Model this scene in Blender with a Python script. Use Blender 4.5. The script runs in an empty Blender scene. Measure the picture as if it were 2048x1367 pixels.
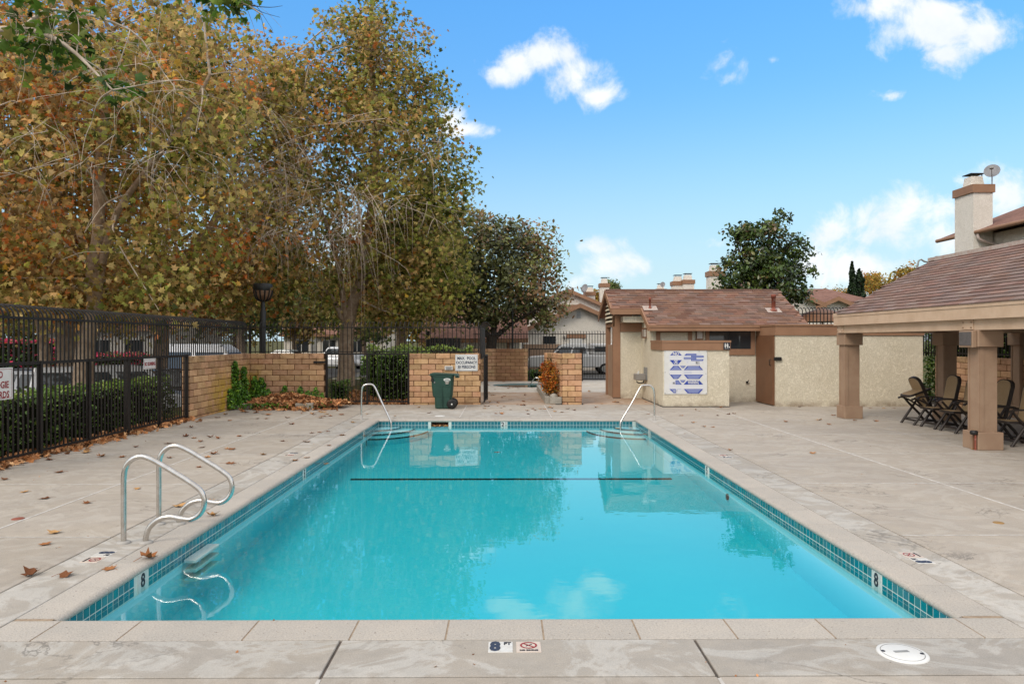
import bpy, math, random
import numpy as np
from mathutils import Vector, Matrix

random.seed(7)
SC = bpy.context.scene
COL = SC.collection
PI = math.pi

# ------------------------------------------------------------------ camera, world, sun, exposure
EYE = 1.85
FPX = 1440.0                       # focal length in pixels of the 2048 wide photograph
YAW = math.atan(12.0 / FPX)
cam_d = bpy.data.cameras.new('camera')
cam = bpy.data.objects.new('camera', cam_d)
COL.objects.link(cam)
cam.location = (0, 0, EYE)
cam.rotation_euler = (PI / 2, 0, -YAW)
cam_d.sensor_width = 36.0
cam_d.lens = FPX / 2048 * 36.0
cam_d.shift_y = -2.5 / 2048
cam_d.clip_start = 0.05
cam_d.clip_end = 12000
SC.camera = cam

SUN_EL, SUN_AZ = math.radians(42), math.radians(222)     # azimuth clockwise from +Y: behind the camera, a little to the left
sun_d = bpy.data.lights.new('sun', 'SUN')
sun_d.energy = 1.7
sun_d.angle = math.radians(24)
sun_d.color = (1.0, 0.90, 0.78)
sun = bpy.data.objects.new('sun', sun_d)
COL.objects.link(sun)
sd = Vector((math.sin(SUN_AZ) * math.cos(SUN_EL), math.cos(SUN_AZ) * math.cos(SUN_EL), math.sin(SUN_EL)))
sun.rotation_euler = sd.to_track_quat('Z', 'Y').to_euler()
sun.location = sd * 60

SC.view_settings.view_transform = 'Standard'
SC.view_settings.look = 'None'
SC.view_settings.exposure = 0.42
SC.view_settings.gamma = 1.0
SC.view_settings.use_curve_mapping = False
cy = SC.cycles
cy.use_denoising = True
cy.max_bounces = 8
cy.diffuse_bounces = 4
cy.glossy_bounces = 4
cy.transmission_bounces = 4
cy.transparent_max_bounces = 12
cy.caustics_reflective = False
cy.caustics_refractive = False


class NT:
    """a small helper that adds nodes and links"""
    def __init__(self, tree):
        self.t = tree

    def n(self, kind, **kw):
        nd = self.t.nodes.new(kind)
        for k, v in kw.items():
            setattr(nd, k, v)
        return nd

    def l(self, a, b):
        self.t.links.new(a, b)

    def put(self, sock, v):
        if isinstance(v, bpy.types.NodeSocket):
            self.t.links.new(v, sock)
        elif isinstance(v, (tuple, list)) and len(v) == 3 and sock.type == 'RGBA':
            sock.default_value = (*v, 1)
        else:
            sock.default_value = v

    def math(self, op, a, b=0.0, c=0.0, clamp=False):
        nd = self.n('ShaderNodeMath', operation=op, use_clamp=clamp)
        for i, v in enumerate((a, b, c)):
            self.put(nd.inputs[i], v)
        return nd.outputs[0]

    def vmath(self, op, a, b=(0, 0, 0)):
        nd = self.n('ShaderNodeVectorMath', operation=op)
        self.put(nd.inputs[0], a)
        self.put(nd.inputs[1], b)
        return nd.outputs['Value'] if op in ('LENGTH', 'DOT_PRODUCT') else nd.outputs[0]

    def noise(self, vec, scale, detail=4, rough=0.55, dist=0.0):
        nd = self.n('ShaderNodeTexNoise')
        if vec is not None:
            self.l(vec, nd.inputs['Vector'])
        nd.inputs['Scale'].default_value = scale
        nd.inputs['Detail'].default_value = detail
        nd.inputs['Roughness'].default_value = rough
        nd.inputs['Distortion'].default_value = dist
        return nd.outputs['Fac']

    def step(self, v, lo, hi, a=0.0, b=1.0):
        nd = self.n('ShaderNodeMapRange', interpolation_type='SMOOTHSTEP')
        self.put(nd.inputs['Value'], v)
        nd.inputs['From Min'].default_value = lo
        nd.inputs['From Max'].default_value = hi
        nd.inputs['To Min'].default_value = a
        nd.inputs['To Max'].default_value = b
        return nd.outputs['Result']

    def mix(self, fac, a, b, blend='MIX'):
        nd = self.n('ShaderNodeMix', data_type='RGBA', blend_type=blend)
        self.put(nd.inputs['Factor'], fac)
        self.put(nd.inputs['A'] if False else nd.inputs[6], a)
        self.put(nd.inputs[7], b)
        return nd.outputs[2]

    def ramp(self, fac, stops):
        nd = self.n('ShaderNodeValToRGB')
        e = nd.color_ramp.elements
        while len(e) < len(stops):
            e.new(0.5)
        for el, (p, c) in zip(e, stops):
            el.position = p
            el.color = (*c, 1)
        self.put(nd.inputs['Fac'], fac)
        return nd.outputs['Color']


# --- sky: Nishita, with the fair-weather clouds of the photograph and brighter unseen cloud added over the rest of the dome for its light
world = bpy.data.worlds.new('World')
SC.world = world
world.use_nodes = True
W = NT(world.node_tree)
W.t.nodes.clear()
sky = W.n('ShaderNodeTexSky', sky_type='NISHITA', sun_disc=False)
sky.sun_elevation = SUN_EL
sky.sun_rotation = SUN_AZ
sky.air_density = 1.3
sky.dust_density = 0.4
sky.ozone_density = 3.0
gen = W.n('ShaderNodeTexCoord').outputs['Generated']
sep = W.n('ShaderNodeSeparateXYZ')
W.l(gen, sep.inputs[0])
dx, dy, dz = sep.outputs
hsv = W.n('ShaderNodeHueSaturation')
hsv.inputs['Saturation'].default_value = 1.12
hsv.inputs['Hue'].default_value = 0.492
hsv.inputs['Value'].default_value = 1.0
W.l(sky.outputs[0], hsv.inputs['Color'])
SKY_S = 0.125
blue = W.vmath('SCALE', hsv.outputs[0])
blue.node.inputs['Scale'].default_value = SKY_S
# the paler, hazier air towards the horizon
haze_f = W.step(dz, 0.0, 0.34, 0.75, 0.0)
gain = W.n('ShaderNodeMapRange')
W.l(dz, gain.inputs['Value'])
gain.inputs['From Min'].default_value = 0.10
gain.inputs['From Max'].default_value = 0.42
blue = W.mix(1.0, blue, W.mix(gain.outputs['Result'], (0.72, 0.74, 0.775), (0.74, 1.15, 1.46)), 'MULTIPLY')
blue = W.mix(haze_f, blue, (0.44, 0.64, 0.765))
# clouds seen ahead: blobs given by direction (x/y, z/y)
yy = W.math('MAXIMUM', dy, 0.08)
comb = W.n('ShaderNodeCombineXYZ')
W.l(W.math('DIVIDE', dx, yy), comb.inputs[0])
W.l(W.math('DIVIDE', dz, yy), comb.inputs[1])
uv = comb.outputs[0]
CLOUDS = [  # px, py, radius x, radius y in the photograph's pixels, strength
    (1030, 125, 62, 42, 1.0), (1090, 112, 80, 40, 1.1), (1150, 150, 66, 44, 1.0), (1195, 190, 52, 30, .9), (1000, 145, 38, 30, .9), (1100, 180, 60, 26, .35),
    (925, 262, 60, 17, .9), (895, 238, 30, 38, 1.0), (1470, 125, 50, 34, .62), (1465, 152, 44, 26, .6), (1546, 118, 26, 11, .45), (1780, 190, 34, 13, .5),
    (1760, 12, 75, 40, 1.1), (1880, 45, 120, 58, 1.25), (1960, 65, 55, 42, 1.1), (1890, 105, 75, 45, .8), (1800, 60, 70, 45, .9),
    (1185, 492, 62, 24, .8), (1215, 535, 85, 34, .85), (1160, 560, 70, 40, .7), (1880, 410, 110, 50, .8), (2030, 395, 70, 60, .95), (1780, 470, 110, 60, .85), (1660, 470, 60, 40, .75),
    (1720, 530, 150, 50, .95), (1900, 470, 120, 55, .7), (1640, 560, 110, 30, .6), (1450, 490, 60, 14, .45), (2180, 420, 120, 70, .9),
    (760, 470, 300, 60, .6), (300, 560, 420, 80, .75),
]
dens = None
for px, py, rx, ry, st in CLOUDS:
    c = ((px - 1012) / FPX, (681 - py) / FPX, 0)
    d = W.vmath('SUBTRACT', uv, c)
    d = W.vmath('MULTIPLY', d, (FPX / rx, FPX / ry, 0))
    v = W.math('MULTIPLY', W.math('SUBTRACT', 1.0, W.math('MULTIPLY', W.vmath('LENGTH', d), 0.62)), st)
    dens = v if dens is None else W.math('SMOOTH_MAX', dens, v, 0.18)
wob = W.noise(uv, 13.0, 9, 0.62, 0.35)
dens = W.math('ADD', dens, W.math('MULTIPLY', W.math('SUBTRACT', wob, 0.5), 2.1))
ahead = W.step(dens, 0.26, 0.86)
ahead = W.math('MULTIPLY', ahead, W.step(dy, 0.05, 0.30))
# cloud added over the unseen rest of the dome, brightened for its light
plane = W.n('ShaderNodeCombineXYZ')
zz = W.math('MAXIMUM', dz, 0.06)
W.l(W.math('DIVIDE', dx, zz), plane.inputs[0])
W.l(W.math('DIVIDE', dy, zz), plane.inputs[1])
n2 = W.noise(plane.outputs[0], 0.9, 7, 0.58, 0.2)
rest = W.step(n2, 0.34, 0.50)
slope = W.math('DIVIDE', dz, yy)
out_of_view = W.math('MAXIMUM', W.step(dy, 0.45, 0.15), W.step(slope, 0.52, 0.85))
rest = W.math('MULTIPLY', rest, out_of_view)
cl = W.math('MAXIMUM', ahead, rest)
shade = W.noise(uv, 9.0, 5, 0.6)
ccol = W.mix(out_of_view, W.ramp(shade, [(0.30, (0.67, 0.71, 0.78)), (0.55, (0.80, 0.81, 0.82))]), (1.08, 1.04, 0.99))
final = W.mix(W.math('MULTIPLY', cl, 0.93), blue, ccol)
bg = W.n('ShaderNodeBackground')
W.l(final, bg.inputs['Color'])
bg.inputs['Strength'].default_value = 1.0
wo = W.n('ShaderNodeOutputWorld')
W.l(bg.outputs[0], wo.inputs['Surface'])


def G(px, py, z=0.0):
    """the point of the level plane z that the photograph shows at a pixel (camera data above)"""
    a, b = (px - 1024) / FPX, (681 - py) / FPX
    c, s = math.cos(YAW), math.sin(YAW)
    t = (z - EYE) / b
    return Vector(((a * c + s) * t, (c - a * s) * t, z))


def A(px, py, Y):
    """the point at depth Y that the photograph shows at a pixel"""
    a, b = (px - 1024) / FPX, (681 - py) / FPX
    c, s = math.cos(YAW), math.sin(YAW)
    t = Y / (c - a * s)
    return Vector(((a * c + s) * t, Y, EYE + b * t))


# ------------------------------------------------------------------ materials
def mat(name):
    m = bpy.data.materials.new(name)
    m.use_nodes = True
    t = NT(m.node_tree)
    return m, t, m.node_tree.nodes['Principled BSDF']


KA = 0.82      # all mineral and painted tones share this scale, so that they sit right at the exposure above


def pm(name, c1, c2=None, sc=5.0, rough=0.75, metal=0.0, spec=0.35, bump=0.0, bsc=60.0, rnd=0.0, lo=0.35, hi=0.65, spk=0.0, spks=180.0, coat=0.0, dist=0.0, rhue=0.0, obj=False, stain=None):
    """plain painted or mineral surface: two tones mixed by noise, optional speckle, relief and per-object tone"""
    if not metal:
        c1 = tuple(c * KA for c in c1)
        c2 = tuple(c * KA for c in c2) if c2 else c2
    m, t, b = mat(name)
    pos = t.n('ShaderNodeTexCoord').outputs['Object'] if obj else t.n('ShaderNodeNewGeometry').outputs['Position']
    col = c1
    if c2:
        col = t.mix(t.step(t.noise(pos, sc, 5, 0.6, dist), lo, hi), c1, c2)
    if stain:
        sc2, scol, slo, shi, samt = stain
        f = t.math('MULTIPLY', t.step(t.noise(pos, sc2, 6, 0.65, 0.6), slo, shi), samt)
        col = t.mix(f, col, scol)
    if spk:
        s = t.noise(pos, spks, 2, 0.5)
        col = t.mix(1.0, col, t.ramp(s, [(0.3, (1 - spk,) * 3), (0.7, (1 + spk * .6,) * 3)]), 'MULTIPLY')
    if rnd:
        r = t.n('ShaderNodeObjectInfo').outputs['Random']
        h = t.n('ShaderNodeHueSaturation')
        t.put(h.inputs['Color'], col)
        t.l(t.step(r, 0, 1, 1 - rnd, 1 + rnd), h.inputs['Value'])
        if rhue:
            r2 = t.math('FRACT', t.math('MULTIPLY', r, 37.7))
            t.l(t.step(r2, 0, 1, 0.5 - rhue, 0.5 + rhue), h.inputs['Hue'])
            t.l(t.step(t.math('FRACT', t.math('MULTIPLY', r, 91.3)), 0, 1, 0.8, 1.15), h.inputs['Saturation'])
        col = h.outputs[0]
    t.put(b.inputs['Base Color'], col)
    b.inputs['Roughness'].default_value = rough
    b.inputs['Metallic'].default_value = metal
    b.inputs['Specular IOR Level'].default_value = spec
    b.inputs['Coat Weight'].default_value = coat
    if bump:
        bn = t.n('ShaderNodeBump')
        bn.inputs['Strength'].default_value = bump
        bn.inputs['Distance'].default_value = 0.01
        t.l(t.noise(pos, bsc, 4, 0.6), bn.inputs['Height'])
        t.l(bn.outputs[0], b.inputs['Normal'])
    return m


def concrete(name, base, warm, white, spots=1.0, white_amt=0.55, wlo=0.55):
    """broom-finished pool deck: cloudy tone, pale mineral tide marks, darker water stains, grit"""
    base, warm, white = (tuple(c * KA for c in q) for q in (base, warm, white))
    m, t, b = mat(name)
    pos = t.n('ShaderNodeNewGeometry').outputs['Position']
    sx = t.n('ShaderNodeMapping')
    sx.inputs['Scale'].default_value = (0.78, 1.0, 1.0)
    t.l(pos, sx.inputs['Vector'])
    p = sx.outputs[0]
    col = t.mix(t.step(t.noise(p, 0.9, 6, 0.62, 0.8), 0.32, 0.68), base, warm)
    tide = t.noise(p, 1.3, 8, 0.66, 2.2)
    band = t.math('MULTIPLY', t.step(tide, wlo - .08, wlo), t.step(tide, wlo + .10, wlo + .02))
    col = t.mix(t.math('MULTIPLY', band, white_amt), col, white)
    dk = t.noise(p, 2.1, 7, 0.7, 1.4)
    edge = t.math('MULTIPLY', t.step(dk, 0.60, 0.64), t.step(dk, 0.70, 0.645))
    col = t.mix(t.math('MULTIPLY', edge, 0.30), col, tuple(c * 0.62 for c in base))
    ct = t.noise(p, 0.75, 7, 0.62, 1.1)
    line = t.math('MULTIPLY', t.step(t.math('ABSOLUTE', t.math('SUBTRACT', ct, 0.53)), 0.013, 0.002), t.step(t.noise(p, 0.8, 3, 0.5), 0.50, 0.62))
    col = t.mix(t.math('MULTIPLY', line, 0.75), col, tuple(c * 0.50 for c in base))
    inside = t.math('MULTIPLY', t.step(ct, 0.53, 0.56), 0.10)
    col = t.mix(inside, col, tuple(c * 0.6 for c in base))
    fine = t.noise(pos, 120, 3, 0.6)
    mid = t.noise(p, 9, 6, 0.7)
    col = t.mix(1.0, col, t.ramp(fine, [(0.25, (.80,) * 3), (0.75, (1.14,) * 3)]), 'MULTIPLY')
    col = t.mix(1.0, col, t.ramp(mid, [(0.25, (.86, .86, .85)), (0.75, (1.10, 1.09, 1.08))]), 'MULTIPLY')
    sp = t.step(t.noise(pos, 34, 2, 0.5), 0.71, 0.76)
    col = t.mix(t.math('MULTIPLY', sp, 0.45 * spots), col, (0.10, 0.075, 0.05))
    r = t.n('ShaderNodeObjectInfo').outputs['Random']
    h = t.n('ShaderNodeHueSaturation')
    t.put(h.inputs['Color'], col)
    t.l(t.step(r, 0, 1, 0.94, 1.06), h.inputs['Value'])
    t.l(h.outputs[0], b.inputs['Base Color'])
    t.l(t.step(mid, 0.2, 0.8, 0.6, 0.85), b.inputs['Roughness'])
    b.inputs['Specular IOR Level'].default_value = 0.3
    bn = t.n('ShaderNodeBump')
    bn.inputs['Strength'].default_value = 0.25
    bn.inputs['Distance'].default_value = 0.006
    t.l(t.noise(pos, 120, 4, 0.6), bn.inputs['Height'])
    t.l(bn.outputs[0], b.inputs['Normal'])
    return m


def leafmat(name, stops, trans=0.3, rough=0.55, spec=0.3):
    """leaf: tone picked by the per-leaf value, a little light coming through"""
    m, t, b = mat(name)
    at = t.n('ShaderNodeAttribute', attribute_name='tint')
    col = t.ramp(at.outputs['Fac'], stops)
    pos = t.n('ShaderNodeNewGeometry').outputs['Position']
    one = t.math('FRACT', t.math('MULTIPLY', at.outputs['Fac'], 613.7))
    col = t.mix(1.0, col, t.ramp(one, [(0.0, (.36, .34, .32)), (0.55, (1.0,) * 3), (1.0, (1.5, 1.46, 1.38))]), 'MULTIPLY')
    col = t.mix(1.0, col, t.ramp(t.noise(pos, 14, 3, 0.6), [(0.3, (.8,) * 3), (0.7, (1.2,) * 3)]), 'MULTIPLY')
    t.l(col, b.inputs['Base Color'])
    b.inputs['Roughness'].default_value = rough
    b.inputs['Specular IOR Level'].default_value = spec
    tr = t.n('ShaderNodeBsdfTranslucent')
    t.l(col, tr.inputs['Color'])
    mx = t.n('ShaderNodeMixShader')
    mx.inputs[0].default_value = trans
    t.l(b.outputs[0], mx.inputs[1])
    t.l(tr.outputs[0], mx.inputs[2])
    t.l(mx.outputs[0], m.node_tree.nodes['Material Output'].inputs['Surface'])
    return m


def blockmat():
    m, t, b = mat('slump_block')
    pos = t.n('ShaderNodeNewGeometry').outputs['Position']
    sp = t.n('ShaderNodeSeparateXYZ')
    t.l(pos, sp.inputs[0])
    x, y, z = sp.outputs
    col = t.mix(t.step(t.noise(pos, 7, 5, 0.65, 0.4), 0.35, 0.7), (0.52, 0.325, 0.185), (0.42, 0.245, 0.128))
    r = t.n('ShaderNodeObjectInfo').outputs['Random']
    h = t.n('ShaderNodeHueSaturation')
    t.put(h.inputs['Color'], col)
    t.l(t.step(r, 0, 1, 0.80, 1.16), h.inputs['Value'])
    t.l(t.step(t.math('FRACT', t.math('MULTIPLY', r, 71.7)), 0, 1, 0.490, 0.508), h.inputs['Hue'])
    col = h.outputs[0]
    # weather stain: dark run-off below the top course
    run = t.math('MULTIPLY', t.step(z, 1.0, 1.5), t.step(t.noise(pos, 3.2, 6, 0.7, 0.8), 0.40, 0.65))
    col = t.mix(t.math('MULTIPLY', run, 0.62), col, (0.13, 0.075, 0.04))
    # water mark with its own outline on the far wall by the spa
    wet = t.math('MULTIPLY', t.step(y, 31.5, 31.8), t.step(t.math('ABSOLUTE', t.math('SUBTRACT', x, 0.15)), 0.75, 0.6))
    col = t.mix(t.math('MULTIPLY', wet, 0.6), col, (0.19, 0.082, 0.04))
    # yellow lichen at the ivy corner
    lm = t.math('MULTIPLY', t.step(x, -7.0, -7.2), t.math('MULTIPLY', t.step(y, 17.2, 19.2), t.step(z, 1.45, 0.35)))
    lm = t.math('MULTIPLY', lm, t.step(t.noise(pos, 4, 5, 0.6), 0.3, 0.55))
    col = t.mix(t.math('MULTIPLY', lm, 0.9), col, (0.44, 0.29, 0.010))
    damp = t.math('MULTIPLY', t.step(z, 0.5, 0.05), t.step(t.noise(pos, 2.3, 5, 0.6), 0.45, 0.62))
    col = t.mix(t.math('MULTIPLY', damp, 0.45), col, (0.20, 0.10, 0.055))
    grit = t.noise(pos, 95, 3, 0.6)
    col = t.mix(1.0, col, t.ramp(grit, [(0.3, (.82,) * 3), (0.7, (1.12,) * 3)]), 'MULTIPLY')
    t.l(col, b.inputs['Base Color'])
    b.inputs['Roughness'].default_value = 0.9
    b.inputs['Specular IOR Level'].default_value = 0.2
    bn = t.n('ShaderNodeBump')
    bn.inputs['Strength'].default_value = 0.5
    bn.inputs['Distance'].default_value = 0.012
    t.l(t.noise(pos, 28, 5, 0.65), bn.inputs['Height'])
    t.l(bn.outputs[0], b.inputs['Normal'])
    return m


def stucco(name, c1, c2):
    c1, c2 = (tuple(c * KA for c in q) for q in (c1, c2))
    m, t, b = mat(name)
    pos = t.n('ShaderNodeNewGeometry').outputs['Position']
    sp = t.n('ShaderNodeSeparateXYZ')
    t.l(pos, sp.inputs[0])
    col = t.mix(t.step(t.noise(pos, 1.4, 6, 0.65, 0.5), 0.3, 0.7), c1, c2)
    worm = t.noise(pos, 9, 3, 0.6, 2.5)
    ridge = t.step(t.math('ABSOLUTE', t.math('SUBTRACT', worm, 0.5)), 0.0, 0.09)
    col = t.mix(1.0, col, t.ramp(ridge, [(0.0, (.84, .83, .80)), (0.6, (1.03,) * 3)]), 'MULTIPLY')
    grime = t.math('MULTIPLY', t.step(sp.outputs[2], 0.22, 0.0), t.step(t.noise(pos, 3.5, 5, 0.6), 0.3, 0.7))
    col = t.mix(t.math('MULTIPLY', grime, 0.8), col, (0.22, 0.15, 0.10))
    t.l(col, b.inputs['Base Color'])
    b.inputs['Roughness'].default_value = 0.92
    b.inputs['Specular IOR Level'].default_value = 0.15
    bn = t.n('ShaderNodeBump')
    bn.inputs['Strength'].default_value = 0.55
    bn.inputs['Distance'].default_value = 0.02
    t.l(t.math('ADD', ridge, t.noise(pos, 60, 3, 0.6)), bn.inputs['Height'])
    t.l(bn.outputs[0], b.inputs['Normal'])
    return m


def watermat(name, dens, col=(0.30, 0.90, 0.94), ripple=0.05):
    m, t, b = mat(name)
    m.node_tree.nodes.remove(b)
    pos = t.n('ShaderNodeNewGeometry').outputs['Position']
    bn = t.n('ShaderNodeBump')
    bn.inputs['Strength'].default_value = ripple
    bn.inputs['Distance'].default_value = 0.05
    mp = t.n('ShaderNodeMapping')
    mp.inputs['Scale'].default_value = (1.0, 1.5, 1.0)
    t.l(pos, mp.inputs['Vector'])
    t.l(t.math('ADD', t.noise(mp.outputs[0], 2.6, 2, 0.5, 0.3), t.math('MULTIPLY', t.noise(pos, 11, 2, 0.5), 0.12)), bn.inputs['Height'])
    fr = t.n('ShaderNodeFresnel')
    fr.inputs['IOR'].default_value = 1.5
    t.l(bn.outputs[0], fr.inputs['Normal'])
    tr = t.n('ShaderNodeBsdfTransparent')
    gl = t.n('ShaderNodeBsdfGlossy')
    gl.inputs['Roughness'].default_value = 0.0
    gl.inputs['Color'].default_value = (1, 1, 1, 1)
    t.l(bn.outputs[0], gl.inputs['Normal'])
    mx = t.n('ShaderNodeMixShader')
    # seen from below (light on its way in) the surface lets nearly everything through
    bf = t.n('ShaderNodeNewGeometry').outputs['Backfacing']
    t.l(t.math('ADD', t.math('MULTIPLY', fr.outputs[0], t.math('SUBTRACT', 1.0, bf)), t.math('MULTIPLY', bf, 0.06)), mx.inputs[0])
    t.l(tr.outputs[0], mx.inputs[1])
    t.l(gl.outputs[0], mx.inputs[2])
    ab = t.n('ShaderNodeVolumeAbsorption')
    ab.inputs['Color'].default_value = (*col, 1)
    ab.inputs['Density'].default_value = dens
    out = m.node_tree.nodes['Material Output']
    t.l(mx.outputs[0], out.inputs['Surface'])
    t.l(ab.outputs[0], out.inputs['Volume'])
    return m


def glassmat(name, tint=(0.02, 0.025, 0.03)):
    m, t, b = mat(name)
    b.inputs['Base Color'].default_value = (*tint, 1)
    b.inputs['Roughness'].default_value = 0.04
    b.inputs['Specular IOR Level'].default_value = 0.6
    return m


M = dict(
    deck=concrete('deck_concrete', (0.420, 0.374, 0.322), (0.445, 0.392, 0.328), (0.60, 0.565, 0.51), white_amt=0.26),
    strip=concrete('edge_concrete', (0.415, 0.385, 0.345), (0.44, 0.396, 0.338), (0.60, 0.585, 0.55), white_amt=0.55),
    rust=concrete('stained_concrete', (0.47, 0.335, 0.235), (0.40, 0.265, 0.175), (0.56, 0.48, 0.40), white_amt=0.5),
    pale=concrete('pale_concrete', (0.56, 0.51, 0.44), (0.52, 0.46, 0.38), (0.68, 0.65, 0.6)),
    coping=pm('coping_concrete', (0.475, 0.438, 0.39), (0.515, 0.468, 0.41), 2.2, 0.85, spec=.25, bump=.6, bsc=60, rnd=.04, spk=.18, spks=90, stain=(48, (0.16, .13, .11), .62, .66, .8)),
    joint=pm('joint_filler', (0.10, 0.09, 0.08), (0.16, 0.13, 0.11), 12, .95, spec=.1),
    caulk=pm('white_caulk', (0.70, 0.68, 0.65), (0.52, 0.49, 0.45), 9, .8),
    block=blockmat(),
    mortar=pm('block_mortar', (0.15, 0.078, 0.04), (0.11, 0.058, 0.03), 20, .95, spec=.1),
    stucco=stucco('cream_stucco', (0.86, 0.785, 0.625), (0.79, 0.715, 0.555)),
    stucco_far=stucco('pale_stucco', (0.93, 0.875, 0.785), (0.86, 0.805, 0.715)),
    trim=pm('brown_trim_paint', (0.34, 0.186, 0.107), (0.30, 0.163, 0.093), 3, .6, bump=.1, bsc=30),
    doorpaint=pm('door_paint', (0.19, 0.088, 0.043), (0.165, 0.075, 0.036), 2, .55),
    tan=pm('tan_timber_paint', (0.66, 0.48, 0.34), (0.58, 0.41, 0.28), 2.5, .7, bump=.18, bsc=24, stain=(1.7, (.32, .18, .10), .62, .70, .5)),
    column=pm('column_paint', (0.385, 0.262, 0.175), (0.34, 0.222, 0.147), 3, .72, bump=.15, bsc=30),
    shingle=pm('roof_shingle', (0.275, 0.168, 0.128), (0.225, 0.134, 0.103), 4, .95, spec=.1, rnd=.20, rhue=.006, bump=.4, bsc=240, spk=.3, spks=240),
    shingle2=pm('pavilion_shingle', (0.285, 0.192, 0.162), (0.25, 0.165, 0.14), 3, .95, spec=.1, rnd=.14, rhue=.006, bump=.4, bsc=240, spk=.3, spks=240),
    shingle_band=pm('shingle_painted_shadow', (0.17, 0.098, 0.078), (0.13, 0.074, 0.058), 6, .95, spec=.1, rnd=.2),  # butt shadow of each course, painted in as a darker band
    roof_far=pm('far_roof_shingle', (0.28, 0.155, 0.12), (0.22, 0.118, 0.09), 2.0, .95, spec=.1, spk=.25, spks=9),
    iron=pm('black_iron', (0.010, 0.009, 0.008), (0.022, 0.016, 0.013), 30, .5, spec=.28, bump=.15, bsc=90),
    steel=pm('stainless_steel', (0.62, 0.60, 0.57), (0.52, 0.49, 0.45), 14, .24, metal=1.0, bump=.03, bsc=60),
    plaster=pm('pool_plaster', (0.64, 0.90, 0.98), (0.60, 0.88, 0.97), 1.2, .8, spec=.1),
    tile=pm('glazed_tile', (0.012, 0.165, 0.20), (0.016, 0.20, 0.235), 20, .22, spec=.5, rnd=.22, rhue=.012),
    grout=pm('tile_grout', (0.66, 0.74, 0.70), (0.72, 0.76, 0.68), 14, .9),
    black=pm('black_plastic', (0.010, 0.010, 0.010), (0.018, 0.017, 0.016), 20, .45),
    white=pm('white_enamel', (0.78, 0.78, 0.76), (0.72, 0.72, 0.69), 6, .45),
    white_tile=pm('white_ceramic', (0.74, 0.73, 0.69), (0.66, 0.64, 0.59), 30, .3, spk=.1, spks=200),
    buff_tile=pm('buff_ceramic', (0.68, 0.58, 0.49), (0.62, 0.52, 0.44), 30, .4, spk=.12, spks=200),
    ink=pm('dark_lettering', (0.02, 0.022, 0.035), rough=.6),
    navy=pm('navy_lettering', (0.03, 0.045, 0.085), rough=.6),
    red=pm('red_lettering', (0.30, 0.025, 0.03), rough=.6),
    blue=pm('blue_print', (0.022, 0.06, 0.38), rough=.5),
    paleblue=pm('small_print_tone', (0.42, 0.48, 0.68), rough=.5),
    grey=pm('grey_enamel', (0.30, 0.30, 0.29), (0.24, 0.24, 0.23), 8, .5),
    bin=pm('green_bin_plastic', (0.018, 0.062, 0.045), (0.024, 0.075, 0.055), 5, .5, spec=.4, bump=.05, bsc=60, stain=(6, (.10, .11, .10), .68, .74, .4)),
    resin=pm('dark_brown_resin', (0.020, 0.013, 0.010), (0.028, 0.019, 0.014), 10, .5, spec=.4),
    sling=pm('tan_sling_fabric', (0.40, 0.28, 0.155), (0.36, 0.245, 0.13), 40, .85, bump=.2, bsc=300),
    lens=pm('milky_lamp_lens', (0.55, 0.52, 0.47), (0.42, 0.37, 0.32), 12, .35),
    vent=pm('rusty_vent_pipe', (0.30, 0.085, 0.05), (0.24, 0.07, 0.045), 9, .7, stain=(11, (.35, .30, .27), .55, .62, .8)),
    flash=pm('pale_flashing', (0.52, 0.46, 0.41), (0.45, 0.33, 0.28), 11, .7),
    asphalt=pm('asphalt', (0.075, 0.073, 0.07), (0.10, 0.096, 0.09), 1.2, .92, spk=.3, spks=60),
    lawn=pm('lawn_ground', (0.055, 0.085, 0.02), (0.10, 0.085, 0.035), 1.1, .95, spec=.1, bump=.6, bsc=25, spk=.4, spks=30, stain=(2.6, (.22, .12, .05), .52, .62, .7)),
    soil=pm('planter_soil', (0.06, 0.04, 0.028), (0.10, 0.065, 0.04), 9, .95, bump=.6, bsc=30),
    kerb=pm('kerb_concrete', (0.42, 0.39, 0.33), (0.33, 0.30, 0.25), 6, .9, bump=.35, bsc=45, spk=.25, spks=90),
    bark=pm('sycamore_bark', (0.46, 0.345, 0.245), (0.30, 0.21, 0.145), 5, .95, spec=.1, bump=.7, bsc=22, dist=.5, stain=(4, (.36, .30, .23), .55, .63, .7)),
    bark_dark=pm('grey_bark', (0.10, 0.080, 0.062), (0.06, 0.047, 0.037), 9, .95, spec=.1, bump=.8, bsc=30),
    twig=pm('pale_twig', (0.64, 0.54, 0.44), (0.46, 0.37, 0.29), 8, .9, spec=.1),
    chrome=pm('bright_trim', (0.6, 0.6, 0.6), rough=.2, metal=1.0),
    tyre=pm('tyre_rubber', (0.015, 0.015, 0.015), rough=.85),
    glass=glassmat('dark_glass'),
    carglass=glassmat('car_glass', (0.035, 0.045, 0.05)),
    lamp_red=pm('red_lens', (0.42, 0.012, 0.014), rough=.2, coat=.5),
    lamp_clear=pm('clear_lens', (0.6, 0.6, 0.58), rough=.15, coat=.5),
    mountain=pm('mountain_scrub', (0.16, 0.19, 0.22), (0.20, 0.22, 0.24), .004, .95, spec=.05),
    water=watermat('pool_water', 1.75, (0.16, 0.845, 0.862), ripple=0.022),
    spa_water=watermat('spa_water', 2.0, (0.04, 0.85, 0.86), ripple=0.02),
)
M['syc'] = leafmat('sycamore_leaf', [(0.0, (0.17, 0.22, 0.035)), (0.28, (0.34, 0.34, 0.075)), (0.5, (0.48, 0.38, 0.13)), (0.74, (0.54, 0.36, 0.16)), (0.90, (0.56, 0.29, 0.09)), (0.96, (0.66, 0.44, 0.06)), (1.0, (0.58, 0.19, 0.05))], .58)
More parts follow.
